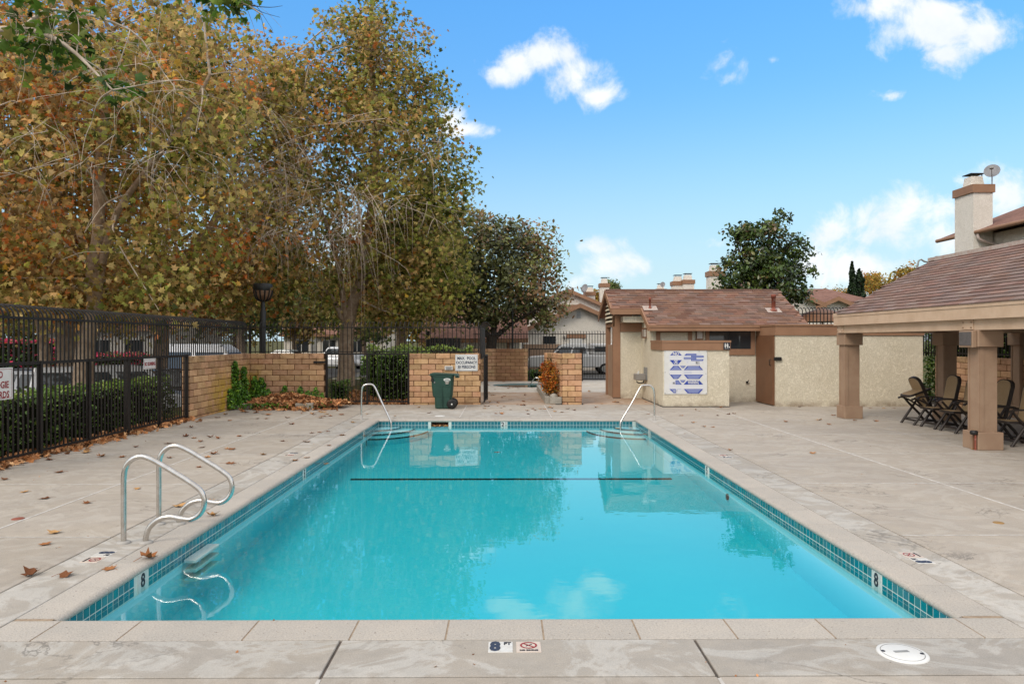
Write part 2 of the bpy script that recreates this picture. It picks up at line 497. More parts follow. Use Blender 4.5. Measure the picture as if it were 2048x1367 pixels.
M['syc_green'] = leafmat('green_sycamore_leaf', [(0.0, (0.05, 0.12, 0.015)), (0.5, (0.11, 0.19, 0.028)), (0.8, (0.22, 0.22, 0.04)), (1.0, (0.38, 0.22, 0.05))], .45)
M['mag'] = leafmat('magnolia_leaf', [(0.0, (0.09, 0.11, 0.05)), (0.45, (0.18, 0.19, 0.075)), (0.7, (0.27, 0.30, 0.08)), (0.85, (0.34, 0.21, 0.11)), (1.0, (0.40, 0.23, 0.12))], .35, .35, .5)
M['mag_green'] = leafmat('dark_evergreen_leaf', [(0.0, (0.02, 0.045, 0.010)), (0.5, (0.05, 0.09, 0.016)), (0.85, (0.11, 0.15, 0.025)), (1.0, (0.13, 0.085, 0.035))], .18, .35, .5)
M['hedge'] = leafmat('hedge_leaf', [(0.0, (0.05, 0.10, 0.018)), (0.5, (0.11, 0.20, 0.035)), (0.85, (0.18, 0.28, 0.05)), (1.0, (0.27, 0.34, 0.06))], .3, .4, .45)
M['ivy'] = leafmat('ivy_leaf', [(0.0, (0.035, 0.11, 0.014)), (0.5, (0.10, 0.24, 0.025)), (1.0, (0.26, 0.42, 0.04))], .25, .4, .4)
M['orange'] = leafmat('orange_shrub_leaf', [(0.0, (0.10, 0.10, 0.02)), (0.4, (0.36, 0.145, 0.015)), (0.75, (0.46, 0.12, 0.015)), (1.0, (0.36, 0.05, 0.012))], .3, .5, .3)
M['dry'] = leafmat('dry_leaf', [(0.0, (0.20, 0.08, 0.03)), (0.4, (0.42, 0.19, 0.08)), (0.8, (0.55, 0.28, 0.13)), (1.0, (0.60, 0.38, 0.20))], .1, .7, .2)
M['autumn'] = leafmat('far_autumn_leaf', [(0.0, (0.13, 0.14, 0.025)), (0.5, (0.30, 0.24, 0.045)), (0.8, (0.45, 0.28, 0.05)), (1.0, (0.48, 0.20, 0.04))], .42)
M['fargreen'] = leafmat('far_green_leaf', [(0.0, (0.06, 0.11, 0.035)), (0.6, (0.13, 0.18, 0.055)), (1.0, (0.22, 0.23, 0.06))], .35)
M['cypress'] = leafmat('cypress_spray', [(0.0, (0.012, 0.030, 0.012)), (1.0, (0.03, 0.055, 0.02))], .1)
M['pinkflower'] = leafmat('flower_petal', [(0.0, (0.04, 0.10, 0.015)), (0.5, (0.09, 0.16, 0.03)), (0.55, (0.55, 0.04, 0.10)), (0.85, (0.62, 0.06, 0.16)), (1.0, (0.65, 0.12, 0.02))], .3)
M['ground'] = M['lawn']

def leafobj():
    """single fallen leaf: brown tone that differs from leaf to leaf"""
    m, t, b = mat('fallen_leaf')
    r = t.n('ShaderNodeObjectInfo').outputs['Random']
    col = t.ramp(r, [(0.0, (0.13, 0.048, 0.02)), (0.35, (0.28, 0.11, 0.04)), (0.7, (0.38, 0.175, 0.065)), (1.0, (0.47, 0.27, 0.11))])
    p = t.n('ShaderNodeTexCoord').outputs['Object']
    col = t.mix(1.0, col, t.ramp(t.noise(p, 22, 4, .6), [(0.3, (.6,) * 3), (0.7, (1.25,) * 3)]), 'MULTIPLY')
    t.l(col, b.inputs['Base Color'])
    b.inputs['Roughness'].default_value = .75
    b.inputs['Specular IOR Level'].default_value = .2
    return m
M['fallen'] = leafobj()

def paint(name, col):
    if name not in M:
        M[name] = pm(name, col, rough=.3, spec=.5, coat=.6)
    return M[name]


# ------------------------------------------------------------------ mesh helpers
class MB:
    """collects polygons and turns them into ONE mesh"""
    def __init__(self):
        self.v, self.f, self.s = [], [], []

    def add(self, vs, fs, smooth=False):
        o = len(self.v)
        self.v += [tuple(p) for p in vs]
        self.f += [tuple(i + o for i in f) for f in fs]
        self.s += [smooth] * len(fs)
        return self

    def box(self, x0, x1, y0, y1, z0, z1, M4=None):
        vs = [(x, y, z) for z in (z0, z1) for y in (y0, y1) for x in (x0, x1)]
        if M4 is not None:
            vs = [M4 @ Vector(p) for p in vs]
        return self.add(vs, [(0, 2, 3, 1), (4, 5, 7, 6), (0, 1, 5, 4), (2, 6, 7, 3), (0, 4, 6, 2), (1, 3, 7, 5)])

    def cbox(self, x0, x1, y0, y1, z0, z1, c, M4=None):
        """box with chamfered edges"""
        vs, ax = [], ((x0, x1), (y0, y1), (z0, z1))
        idx = {}
        for i in range(2):
            for j in range(2):
                for k in range(2):
                    s = (1 - 2 * i, 1 - 2 * j, 1 - 2 * k)
                    p = (ax[0][i], ax[1][j], ax[2][k])
                    for a in range(3):
                        q = [p[b] + (0 if b == a else s[b] * c) for b in range(3)]
                        idx[(i, j, k, a)] = len(vs)
                        vs.append(q)
        fs = []
        for a in range(3):
            b, d = (a + 1) % 3, (a + 2) % 3
            for side in range(2):
                q = []
                for (u, w) in ((0, 0), (1, 0), (1, 1), (0, 1)):
                    k = [0, 0, 0]
                    k[a], k[b], k[d] = side, u, w
                    q.append(idx[(*k, a)])
                fs.append(q if side else q[::-1])
        for a in range(3):
            b, d = (a + 1) % 3, (a + 2) % 3
            for u in range(2):
                for w in range(2):
                    k0, k1 = [0] * 3, [0] * 3
                    k0[a], k0[b], k0[d] = 0, u, w
                    k1[a], k1[b], k1[d] = 1, u, w
                    q = [idx[(*k0, b)], idx[(*k1, b)], idx[(*k1, d)], idx[(*k0, d)]]
                    fs.append(q if (u ^ w) else q[::-1])
        for i in range(2):
            for j in range(2):
                for k in range(2):
                    q = [idx[(i, j, k, 0)], idx[(i, j, k, 1)], idx[(i, j, k, 2)]]
                    fs.append(q if (i + j + k) % 2 else q[::-1])
        if M4 is not None:
            vs = [M4 @ Vector(p) for p in vs]
        return self.add(vs, fs)

    def bar(self, a, b, w, h=None, up=(0, 0, 1)):
        """square bar from a to b"""
        a, b = Vector(a), Vector(b)
        d = (b - a)
        L = d.length
        d.normalize()
        s = d.cross(Vector(up))
        if s.length < 1e-4:
            s = d.cross(Vector((1, 0, 0)))
        s.normalize()
        u = s.cross(d)
        m = Matrix((s, d, u)).transposed().to_4x4()
        m.translation = a
        h = h or w
        return self.box(-w / 2, w / 2, 0, L, -h / 2, h / 2, m)

    def tube(self, pts, r, n=8, cap=True, smooth=True, closed=False):
        pts = [Vector(p) for p in pts]
        k = len(pts)
        rs = r if isinstance(r, (list, tuple)) else [r] * k
        vs = []
        ref = None
        for i, p in enumerate(pts):
            d = (pts[min(i + 1, k - 1)] - pts[max(i - 1, 0)])
            if d.length < 1e-9:
                d = Vector((0, 0, 1))
            d.normalize()
            if ref is None:
                ref = d.orthogonal().normalized()
            ref = (ref - d * ref.dot(d))
            if ref.length < 1e-6:
                ref = d.orthogonal()
            ref.normalize()
            w = d.cross(ref)
            for j in range(n):
                a = 2 * PI * j / n
                vs.append(p + (ref * math.cos(a) + w * math.sin(a)) * rs[i])
        fs = []
        for i in range(k - 1):
            for j in range(n):
                fs.append((i * n + j, i * n + (j + 1) % n, (i + 1) * n + (j + 1) % n, (i + 1) * n + j))
        self.add(vs, fs, smooth)
        if cap:
            self.add(vs[:n], [tuple(range(n))[::-1]])
            self.add(vs[-n:], [tuple(range(n))])
        return self

    def lathe(self, prof, c=(0, 0, 0), n=20, smooth=True):
        c = Vector(c)
        vs = [c + Vector((r * math.cos(2 * PI * j / n), r * math.sin(2 * PI * j / n), z)) for r, z in prof for j in range(n)]
        k = len(prof)
        fs = [(i * n + j, i * n + (j + 1) % n, (i + 1) * n + (j + 1) % n, (i + 1) * n + j) for i in range(k - 1) for j in range(n)]
        self.add(vs, fs, smooth)
        self.add(vs[:n], [tuple(range(n))[::-1]])
        self.add(vs[-n:], [tuple(range(n))])
        return self

    def prism(self, poly, h, M4=None):
        """polygon in x,y extruded to height h"""
        k = len(poly)
        vs = [(x, y, 0) for x, y in poly] + [(x, y, h) for x, y in poly]
        if M4 is not None:
            vs = [M4 @ Vector(p) for p in vs]
        fs = [tuple(range(k))[::-1], tuple(range(k, 2 * k))] + [(i, (i + 1) % k, k + (i + 1) % k, k + i) for i in range(k)]
        return self.add(vs, fs)

    def quad(self, *p):
        return self.add(p, [tuple(range(len(p)))])

    def mesh(self, name, m):
        me = bpy.data.meshes.new(name)
        me.from_pydata(self.v, [], self.f)
        if any(self.s):
            me.polygons.foreach_set('use_smooth', self.s)
        if m is not None:
            me.materials.append(m)
        me.update()
        return me


def add(name, src, m=None, parent=None, loc=None, rot=None, scale=None, label=None, kind=None):
    """links a mesh as ONE object; children keep the world coordinates they are given in"""
    me = src.mesh(name, m) if isinstance(src, MB) else src
    o = bpy.data.objects.new(name, me)
    COL.objects.link(o)
    if loc is not None:
        o.location = loc
    if rot is not None:
        o.rotation_euler = rot
    if scale is not None:
        o.scale = scale
    if parent is not None:
        o.parent = parent
        w = parent
        off = Vector((0, 0, 0))
        inv = Matrix.Identity(4)
        chain = []
        while w is not None:
            chain.append(w)
            w = w.parent
        world_m = Matrix.Identity(4)
        for w in reversed(chain):
            world_m = world_m @ w.matrix_parent_inverse @ w.matrix_basis
        o.matrix_parent_inverse = world_m.inverted()
    if label:
        o['label'] = label
    if kind:
        o['kind'] = kind
    return o


def tag(o, label, cat, group=None):
    o['label'] = label
    o['category'] = cat
    if group:
        o['group'] = group
    return o


def thing(name, label, cat, loc=(0, 0, 0), group=None, rotz=0.0):
    o = bpy.data.objects.new(name, None)
    COL.objects.link(o)
    o.location = loc
    o.rotation_euler = (0, 0, rotz)
    o.empty_display_size = 0.2
    return tag(o, label, cat, group)


def structure(name, src, m=None, **kw):
    return add(name, src, m, kind='structure', **kw)


def copy_tree(o, parent=None):
    c = o.copy()
    COL.objects.link(c)
    if parent is not None:
        c.parent = parent
    for ch in list(o.children):
        copy_tree(ch, c)
    return c


def text_mesh(body, size, m, sx=1.0, bold=0.0, depth=0.001, spacing=1.0, line=1.0):
    """flat lettering, centred on its origin in x,y"""
    cu = bpy.data.curves.new('lettering', 'FONT')
    cu.body = body
    cu.size = size
    cu.align_x = 'CENTER'
    cu.align_y = 'CENTER'
    cu.extrude = depth
    cu.offset = bold
    cu.resolution_u = 2
    cu.space_character = spacing
    cu.space_line = line
    o = bpy.data.objects.new('lettering', cu)
    COL.objects.link(o)
    bpy.context.view_layer.update()
    me = bpy.data.meshes.new_from_object(o.evaluated_get(bpy.context.evaluated_depsgraph_get()))
    bpy.data.objects.remove(o)
    me.name = 'lettering'
    me.materials.clear()
    me.materials.append(m)
    if sx != 1.0:
        me.transform(Matrix.Diagonal((sx, 1, 1, 1)))
    return me


def catmull(pts, sub=5):
    P = [Vector(p) for p in pts]
    P = [P[0] * 2 - P[1]] + P + [P[-1] * 2 - P[-2]]
    out = []
    for i in range(1, len(P) - 2):
        a, b, c, d = P[i - 1], P[i], P[i + 1], P[i + 2]
        for k in range(sub):
            t = k / sub
            out.append(0.5 * ((2 * b) + (c - a) * t + (2 * a - 5 * b + 4 * c - d) * t * t + (3 * b - a - 3 * c + d) * t ** 3))
    out.append(P[-2])
    return out

# ================================================================== ground
PX0, PX1, PY0, PY1 = -2.99, 3.05, 4.81, 16.93          # pool water edge
CX0, CX1, CY0, CY1 = -3.265, 3.335, 4.47, 17.22        # outer edge of the coping
WATER = -0.145
SPA_C, SPA_R = (0.80, 29.9), 1.36


def sm(a, b, x):
    t = np.clip((x - a) / (b - a), 0, 1)
    return t * t * (3 - 2 * t)


def terrain(x, y):
    x, y = np.asarray(x, float), np.asarray(y, float)
    left = sm(-9.3, -11.6, x) * -0.85
    back = sm(35.5, 41, y) * sm(3.5, -1.0, x) * -0.30
    return np.minimum(left, back) - 0.05


def sheet(name, xs, ys, m, dz=0.0, holes=(), kind='structure'):
    xs, ys = sorted(set(xs)), sorted(set(ys))
    X, Y = np.meshgrid(xs, ys)
    Z = terrain(X, Y) + dz
    b = MB()
    b.v = [tuple(p) for p in np.stack([X.ravel(), Y.ravel(), Z.ravel()], 1)]
    n = len(xs)
    for j in range(len(ys) - 1):
        for i in range(n - 1):
            cx, cyy = (xs[i] + xs[i + 1]) / 2, (ys[j] + ys[j + 1]) / 2
            if any(h[0] < cx < h[1] and h[2] < cyy < h[3] for h in holes):
                continue
            b.f.append((j * n + i, j * n + i + 1, (j + 1) * n + i + 1, (j + 1) * n + i))
            b.s.append(True)
    return add(name, b, m, kind=kind)


SPH = (SPA_C[0] - 1.68, SPA_C[0] + 1.68, SPA_C[1] - 1.68, SPA_C[1] + 1.68)
gx = [-6000, -1500, -400, -150, -80] + list(np.arange(-60, -12, 4.0)) + list(np.arange(-12, -8.9, 0.35)) + [-8, -6, -3.2, 3.27, 6, 9, 13] + list(np.arange(16, 62, 6.0)) + [SPH[0], SPH[1], -1, 0, 1, 2, 4, 80, 150, 400, 1500, 6000]
gy = [-3000, -400, -60, -20, -4, 1, 4.53, 8, 12, 17.16, 20, 24, 28, SPH[2], SPH[3], 34] + list(np.arange(35, 42.5, .75)) + [46, 52, 60, 72, 90, 120, 200, 500, 1500, 4000, 9000]
structure_ground = sheet('ground', gx, gy, M['lawn'], 0, [(-3.2, 3.27, 4.53, 17.16), SPH])
sheet('street', [-400, -120, -60, -30, -20, -14, -12.6], [-60, -10, 5, 20, 35, 43.5, 50, 60, 72], M['asphalt'], 0.012)
sheet('cross_street', [-12.6, -10, -8, -6, -4, -2, -1, 0, 1, 2], [43.5, 46, 50, 54, 60, 66, 72], M['asphalt'], 0.012)
sheet('footpath', [-12.2, -11, -10, -8, -6, -4, -2, -1, 0], [39.9, 40.4, 41.0, 41.8], M['pale'], 0.014)
sheet('driveway', [1.2, 2, 3, 4, 6, 9, 12], [34.5, 36, 38, 40, 43, 46, 48], M['asphalt'], 0.012)
sheet('gate_path', [3.3, 4.8, 6], [32.9, 34.5], M['pale'], 0.014)

# ------------------------------------------------------------------ pool
basin = MB()
# shallow depths: water seen at a low angle looks far less deep than it is
FL = [(CY0 - .02, -.66), (8.6, -.58), (10.2, -.52), (12.2, -.45), (CY1 + .02, -.38)]
wallx0, wallx1 = PX0 - .012, PX1 + .012
y0, y1 = PY0 - .012, PY1 + .012
fl = [(y0, -.66)] + FL[1:-1] + [(y1, -.38)]
for (ya, za), (yb, zb) in zip(fl, fl[1:]):
    basin.quad((wallx0, ya, za), (wallx1, ya, za), (wallx1, yb, zb), (wallx0, yb, zb))
    basin.quad((wallx0, ya, za), (wallx0, yb, zb), (wallx0, yb, -.05), (wallx0, ya, -.05))
    basin.quad((wallx1, yb, zb), (wallx1, ya, za), (wallx1, ya, -.05), (wallx1, yb, -.05))
basin.quad((wallx1, y0, -.66), (wallx0, y0, -.66), (wallx0, y0, -.05), (wallx1, y0, -.05))
SKX0, SKX1 = A(862, 842, 16.93).x, A(897, 842, 16.93).x
basin.quad((wallx0, y1, -.38), (wallx1, y1, -.38), (wallx1, y1, -.17), (wallx0, y1, -.17))
basin.quad((wallx0, y1, -.17), (SKX0, y1, -.17), (SKX0, y1, -.05), (wallx0, y1, -.05))
basin.quad((SKX1, y1, -.17), (wallx1, y1, -.17), (wallx1, y1, -.05), (SKX1, y1, -.05))
pool = structure('swimming_pool', basin, M['plaster'])
add('grout_band', MB().box(PX0 - .008, PX0 - .0025, PY0, PY1, -.215, -.05).box(PX1 + .0025, PX1 + .008, PY0, PY1, -.215, -.05)
    .box(PX0, SKX0, PY1 + .0025, PY1 + .008, -.215, -.05).box(SKX1, PX1, PY1 + .0025, PY1 + .008, -.215, -.05), M['grout'], pool)
# waterline tiles: three-inch, two rows; those that show largest are single pieces
TP = 0.0775
tile_me = MB().cbox(-.0348, .0348, -.004, .004, -.0348, .0348, .002).mesh('tile', M['tile'])
rest_tiles = MB()
nt = 0
marks = {'L': [(6.02, 2)], 'R': [(6.0, 2)]}
MARKY = {}
spots = []
for side, xw, sg in (('L', PX0 - .004, 1), ('R', PX1 + .004, -1)):
    n = int((PY1 - PY0) / TP)
    for i in range(n):
        for r in range(2):
            spots.append((xw, PY0 + (i + .5) * TP, -.0895 - r * TP, PI / 2))
for i in range(int((PX1 - PX0) / TP)):
    x = PX0 + (i + .5) * TP
    for r in range(2):
        if SKX0 - .03 < x < SKX1 + .03:
            continue
        spots.append((x, PY1 + .004, -.0895 - r * TP, 0.0))
yR1, yL1 = G(1716, 1145, -.06).y, G(327, 1145, -.06).y
MARKS = [('L', yL1), ('R', yR1), ('L', 10.7), ('R', 10.9), ('L', 15.2), ('R', 15.3)]
MX = A(1008, 850, 16.93).x
def blocked(s):
    if s[3] == 0.0:
        return abs(s[0] - MX) < .10
    sd_ = 'L' if s[0] < 0 else 'R'
    return any(k == sd_ and abs(s[1] - y) < .10 for k, y in MARKS)
spots = [s for s in spots if not blocked(s)]
spots.sort(key=lambda s: s[1])
for k, (x, y, z, rz) in enumerate(spots):
    if k < 300:
        add('tile', tile_me, None, pool, (x, y, z), (0, 0, rz))
    else:
        m4 = Matrix.Translation((x, y, z)) @ Matrix.Rotation(rz, 4, 'Z')
        rest_tiles.box(-.0352, .0352, -.004, .004, -.0352, .0352, m4)
o = add('tile_band', rest_tiles, M['tile'], pool)
o['kind'] = 'stuff'
# depth markers let into the tile band
def wall_marker(side, y, txt):
    xw = PX0 - .003 if side == 'L' else PX1 + .003
    rz = PI / 2 if side == 'L' else -PI / 2
    d = add('depth_marker', MB().cbox(-.076, .076, -.005, .005, -.078, .078, .003), M['white_tile'], pool, (xw, y, -.128), (0, 0, rz))
    add('lettering', text_mesh(txt, .155, M['ink'], .9, .004), None, d, (xw + (.0062 if side == 'L' else -.0062), y, -.122), (PI / 2, 0, rz))
for s, y in MARKS:
    wall_marker(s, y, '8' if y < 8 else ('5' if y < 13 else '3'))
d = add('depth_marker', MB().cbox(-.076, .076, -.005, .005, -.078, .078, .003), M['white_tile'], pool, (MX, PY1 + .003, -.128))
add('lettering', text_mesh('2', .135, M['ink'], 1.0, .004), None, d, (MX - .028, PY1 - .0032, -.118), (PI / 2, 0, 0))
add('lettering', text_mesh('1\n2', .07, M['ink'], .8, .002), None, d, (MX + .045, PY1 - .0032, -.118), (PI / 2, 0, 0))
# skimmer mouth
add('skimmer_mouth', MB().box(SKX0 - .01, SKX1 + .01, PY1 + .30, PY1 + .31, -.3, -.045).box(SKX0 - .012, SKX0, PY1 + .012, PY1 + .30, -.3, -.045)
    .box(SKX1, SKX1 + .012, PY1 + .012, PY1 + .30, -.3, -.045).box(SKX0, SKX1, PY1 + .013, PY1 + .30, -.21, -.20), M['black'], pool)
# tiled line across the floor at the break of slope, curved corner steps with dark nosings, return fitting
add('break_line', MB().box(-2.58, 2.76, 11.95, 12.03, -.47, -.445), M['black'], pool)
for cx, sg in ((PX0, 1), (PX1, -1)):
    for k, (r, zt) in enumerate(((.52, -.175), (.84, -.215), (1.16, -.262))):
        arc = [(cx + sg * r * math.cos(a), PY1 - 1.25 * r * math.sin(a)) for a in np.linspace(0, PI / 2, 18)]
        b = MB()
        n = len(arc)
        top = [(cx, PY1, zt)] + [(x, y, zt) for x, y in arc]
        bot = [(x, y, -.42) for x, y in arc]
        b.add(top, [tuple(range(n + 1))])
        b.add([(x, y, zt) for x, y in arc] + bot, [(i, i + 1, n + i + 1, n + i) for i in range(n - 1)])
        st = add('step', b, M['plaster'], pool)
        nb = MB()
        ia = [(cx + sg * (r - .012) * math.cos(a), PY1 - (1.25 * r - .012) * math.sin(a)) for a in np.linspace(.03, PI / 2 - .03, 18)]
        oa = [(cx + sg * (r + .008) * math.cos(a), PY1 - (1.25 * r + .012) * math.sin(a)) for a in np.linspace(.03, PI / 2 - .03, 18)]
        nb.add([(x, y, zt + .006) for x, y in ia] + [(x, y, zt + .006) for x, y in oa] + [(x, y, zt - .02) for x, y in oa],
               [(i, i + 1, 18 + i + 1, 18 + i) for i in range(17)] + [(18 + i, 19 + i, 37 + i, 36 + i) for i in range(17)])
        add('nosing', nb, M['ink'], st)
ry = G(1423, 968, -.30).y
add('return_fitting', MB().lathe([(.045, 0), (.045, .02), (.02, .02)], n=14), M['black'], pool, (PX1 + .01, 9.9, -.30), (0, -PI / 2, 0))
# coping stones
def stone(x0, x1, y0, y1, inner):
    """one coping stone; 'inner' names the side with the rounded nose"""
    ax = 0 if inner in '+x-x' else 1
    g = .006 if inner == '+y' else .0018
    if ax:
        x0, x1 = x0 + g, x1 - g
    else:
        y0, y1 = y0 + g, y1 - g
    a0, a1 = (x0, x1) if ax == 0 else (y0, y1)
    l0, l1 = (y0, y1) if ax == 0 else (x0, x1)
    prof = []
    w = a1 - a0
    nose = [(w - .05 + .05 * math.sin(t), -.032 + .032 * math.cos(t)) for t in np.linspace(0, PI, 7)]
    prof = [(0, -.064), (0, -.003), (.004, 0)] + nose
    vs, fs = [], []
    k = len(prof)
    for L in (l0, l1):
        for u, z in prof:
            a = a0 + u if inner in ('+x', '+y') else a1 - u
            vs.append((a, L, z) if ax == 0 else (L, a, z))
    b = MB()
    b.add(vs, [(i, k + i, k + (i + 1) % k, (i + 1) % k) for i in range(k)])
    b.s = [2 < i < k - 1 for i in range(k)]
    b.add(vs, [tuple(range(k)), tuple(range(k, 2 * k))[::-1]])
    c = Vector(((x0 + x1) / 2, (y0 + y1) / 2, 0))
    b.v = [tuple(Vector(p) - c) for p in b.v]
    o = add('coping_stone', b, M['coping'], pool, c)
    o.data.update()
nx = 11
def cuts(a, b, n):
    return [a + (b - a) * i / n for i in range(n + 1)]
ov = .012
jx = [-2.84, -2.17, -1.53, -.90, -.27, .35, .96, 1.57, 2.19, 2.83]
jx = [PX0 - .02] + jx[1:-1] + [PX1 + .02]
jx = [G(x, 1255).x for x in (100, 265, 505, 710, 895, 1085, 1271, 1460, 1650, 1940)]
for i in range(len(jx) - 1):
    a, b = max(jx[i], CX0), min(jx[i + 1], CX1)
    stone(a, b, CY0, PY0 + ov, '+y')
stone(CX0, jx[0], CY0, PY0 + ov, '+y') if jx[0] > CX0 + .1 else None
stone(jx[-1], CX1, CY0, PY0 + ov, '+y') if jx[-1] < CX1 - .1 else None
for (ya, yb) in zip(cuts(PY0 + ov, PY1 - ov, 20), cuts(PY0 + ov, PY1 - ov, 20)[1:]):
    stone(CX0, PX0 + ov, ya, yb, '+x')
    stone(PX1 - ov, CX1, ya, yb, '-x')
for a, b in zip(cuts(CX0, CX1, 11), cuts(CX0, CX1, 11)[1:]):
    stone(a, b, PY1 - ov, CY1, '-y')
# water body
add('coping_bed', MB().box(CX0 + .004, CX1 - .004, CY0 + .004, PY0 - .02, -.07, -.003).box(CX0 + .004, CX1 - .004, PY1 + .02, CY1 - .004, -.07, -.003)
    .box(CX0 + .004, PX0 - .02, PY0 - .02, PY1 + .02, -.07, -.003).box(PX1 + .02, CX1 - .004, PY0 - .02, PY1 + .02, -.07, -.003), pm('coping_mortar', (.40, .31, .22), (.30, .22, .15), 20, .9), pool)
wb = MB().box(PX0 - .05, PX1 + .05, PY0 - .05, PY1 + .05, -1.2, WATER)
structure('pool_water', wb, M['water'])

# ------------------------------------------------------------------ deck slabs
base = MB()
def ring(b, o, i, z):
    (ax, bx, ay, by), (cx, dx_, cy_, dy_) = o, i
    b.quad((ax, ay, z), (bx, ay, z), (bx, cy_, z), (ax, cy_, z))
    b.quad((ax, dy_, z), (bx, dy_, z), (bx, by, z), (ax, by, z))
    b.quad((ax, cy_, z), (cx, cy_, z), (cx, dy_, z), (ax, dy_, z))
    b.quad((dx_, cy_, z), (bx, cy_, z), (bx, dy_, z), (dx_, dy_, z))
ring(base, (-7.62, 13.4, -4, 20.84), (CX0 + .01, CX1 - .01, CY0 + .01, CY1 - .01), -.012)
ring(base, (-1.2, 7.7, 20.84, 33.0), (SPH[0], SPH[1], SPH[2], SPH[3]), -.012)
base.quad((4.0, 20.84, -.0125), (13.4, 20.84, -.0125), (13.4, 23.6, -.0125), (7.7, 23.6, -.0125))
deck = structure('pool_deck', base, M['joint'])
GAP = .007
def slab(x0, x1, y0, y1, m, gap=GAP):
    c = ((x0 + x1) / 2, (y0 + y1) / 2, 0)
    hx, hy = (x1 - x0) / 2 - gap, (y1 - y0) / 2 - gap
    b = MB().cbox(-hx, hx, -hy, hy, -.05, 0, .004)
    return add('slab', b, m, deck, c)
YS = [-3.5, -1.0, 1.55, 3.97, 6.82, 9.32, 11.76, 14.25, 16.72, 19.2, 20.84]
for ya, yb in zip(YS, YS[1:]):
    slab(-7.60, -4.99, ya, yb, M['deck'])
    slab(-4.99, -3.715, ya, yb, M['deck'])
    slab(3.755, 5.65, ya, yb, M['deck'])
    slab(5.65, 8.0, ya, yb, M['deck'])
    slab(8.0, 10.6, ya, yb, M['deck'])
    slab(10.6, 13.3, ya, yb, M['deck'])
ZS = [4.47, 6.82, 9.32, 11.76, 14.25, 17.225]
for ya, yb in zip(ZS, ZS[1:]):
    slab(-3.715, CX0, ya, yb, M['strip'])
    slab(CX1, 3.755, ya, yb, M['strip'])
XS = [-3.715, -1.02, 1.17, 3.755]
for xa, xb in zip(XS, XS[1:]):
    slab(xa, xb, 3.97, 4.47, M['strip'], .009)
    for ya, yb in ((1.55, 3.97), (-1.0, 1.55), (-3.5, -1.0)):
        slab(xa, xb, ya, yb, M['deck'])
for xa, xb in zip((-3.715, -1.12, 1.10, 3.755), (-1.12, 1.10, 3.755)):
    slab(xa, xb, 17.225, 19.2, M['strip'])
    slab(xa, xb, 19.2, 20.84, M['deck'])
for ya, yb in ((20.84, 22.3), (22.3, 24.0), (24.0, 25.9)):
    slab(-.95, 1.45, ya, yb, M['rust'])
    slab(2.25, 4.4, ya, yb, M['rust'])
slab(4.4, 7.75, 20.84, 22.3, M['deck'])
for xa, xb in ((-1.1, 2.3), (2.3, 4.6), (4.6, 7.6)):
    for ya, yb in ((25.9, SPH[2]), (SPH[3], 32.95)):
        slab(xa, xb, ya, yb, M['pale'])
slab(-1.1, SPH[0], SPH[2], SPH[3], M['pale'])
slab(SPH[1], 4.6, SPH[2], SPH[3], M['pale'])
slab(4.6, 7.6, SPH[2], SPH[3], M['pale'])
# white joint filler
ck = MB()
def caulk(x0, y0, x1, y1, w):
    b = MB().bar((x0, y0, .0015), (x1, y1, .0015), w, .003)
    add('joint_filler', b, M['caulk'], deck)
caulk(-4.99, 4.6, -4.99, 20.7, .020)
caulk(5.65, 4.2, 5.65, 20.0, .026)
for y in (6.82, 9.32, 11.76, 14.25, 16.72):
    caulk(-7.4, y, -5.005, y, .014)
    caulk(-4.975, y, -3.73, y, .012)
    caulk(3.77, y, 5.63, y, .014)
    caulk(5.67, y, 12.0, y, .014)
caulk(-1.12, 17.3, -1.12, 20.7, .02)
caulk(1.10, 17.3, 1.10, 20.7, .02)
caulk(-1.02, 3.6, -1.02, 3.94, .02)
caulk(1.17, 3.6, 1.17, 3.94, .02)
caulk(3.8, 17.3, 3.3, 20.8, .018)
# depth and no-diving tiles in the deck
def deck_tiles(c, rz, num):
    m4 = Matrix.Translation((c[0], c[1], 0)) @ Matrix.Rotation(rz, 4, 'Z')
    def at(x, y, z=0):
        return m4 @ Vector((x, y, z))
    t1 = add('depth_tile', MB().cbox(-.074, .074, -.074, .074, -.01, .003, .002), M['white_tile'], deck, at(-.085, 0), (0, 0, rz))
    add('lettering', text_mesh(num, .17, M['navy'], .72, .009), None, t1, at(-.118, 0, .0042), (0, 0, rz))
    add('lettering', text_mesh('FT', .052, M['ink'], .8, .002), None, t1, at(-.044, .042, .0042), (0, 0, rz))
    t2 = add('no_diving_tile', MB().cbox(-.075, .075, -.074, .074, -.01, .003, .002), M['buff_tile'], deck, at(.085, 0), (0, 0, rz))
    rg = MB()
    n = 24
    vs = [(.052 * math.cos(2 * PI * i / n), .046 * math.sin(2 * PI * i / n) + .018, .0045) for i in range(n)] + [(.041 * math.cos(2 * PI * i / n), .035 * math.sin(2 * PI * i / n) + .018, .0045) for i in range(n)]
    rg.add(vs, [(i, (i + 1) % n, n + (i + 1) % n, n + i) for i in range(n)])
    rg.bar((-.034, .046, .0042), (.034, -.010, .0042), .009, .001)
    add('prohibition_ring', rg, M['red'], t2, at(.085, 0), (0, 0, rz))
    fg = MB().bar((-.016, .006, .0036), (-.006, .018, .0036), .009, .001).bar((-.004, .016, .0036), (.02, .034, .0036), .007, .001)
    fg.lathe([(.006, 0), (.006, .001)], (.006, .012, .0031), 10)
    add('diver_figure', fg, M['ink'], t2, at(.085, 0), (0, 0, rz))
    add('lettering', text_mesh('NO DIVING', .022, M['ink'], .95, .0012), None, t2, at(.085, -.052, .0042), (0, 0, rz))
deck_tiles((.052, 4.352), 0, '8')
c = G(232, 1113)
deck_tiles((-3.49, c.y), -PI / 2, '8')
c = G(1812, 1115)
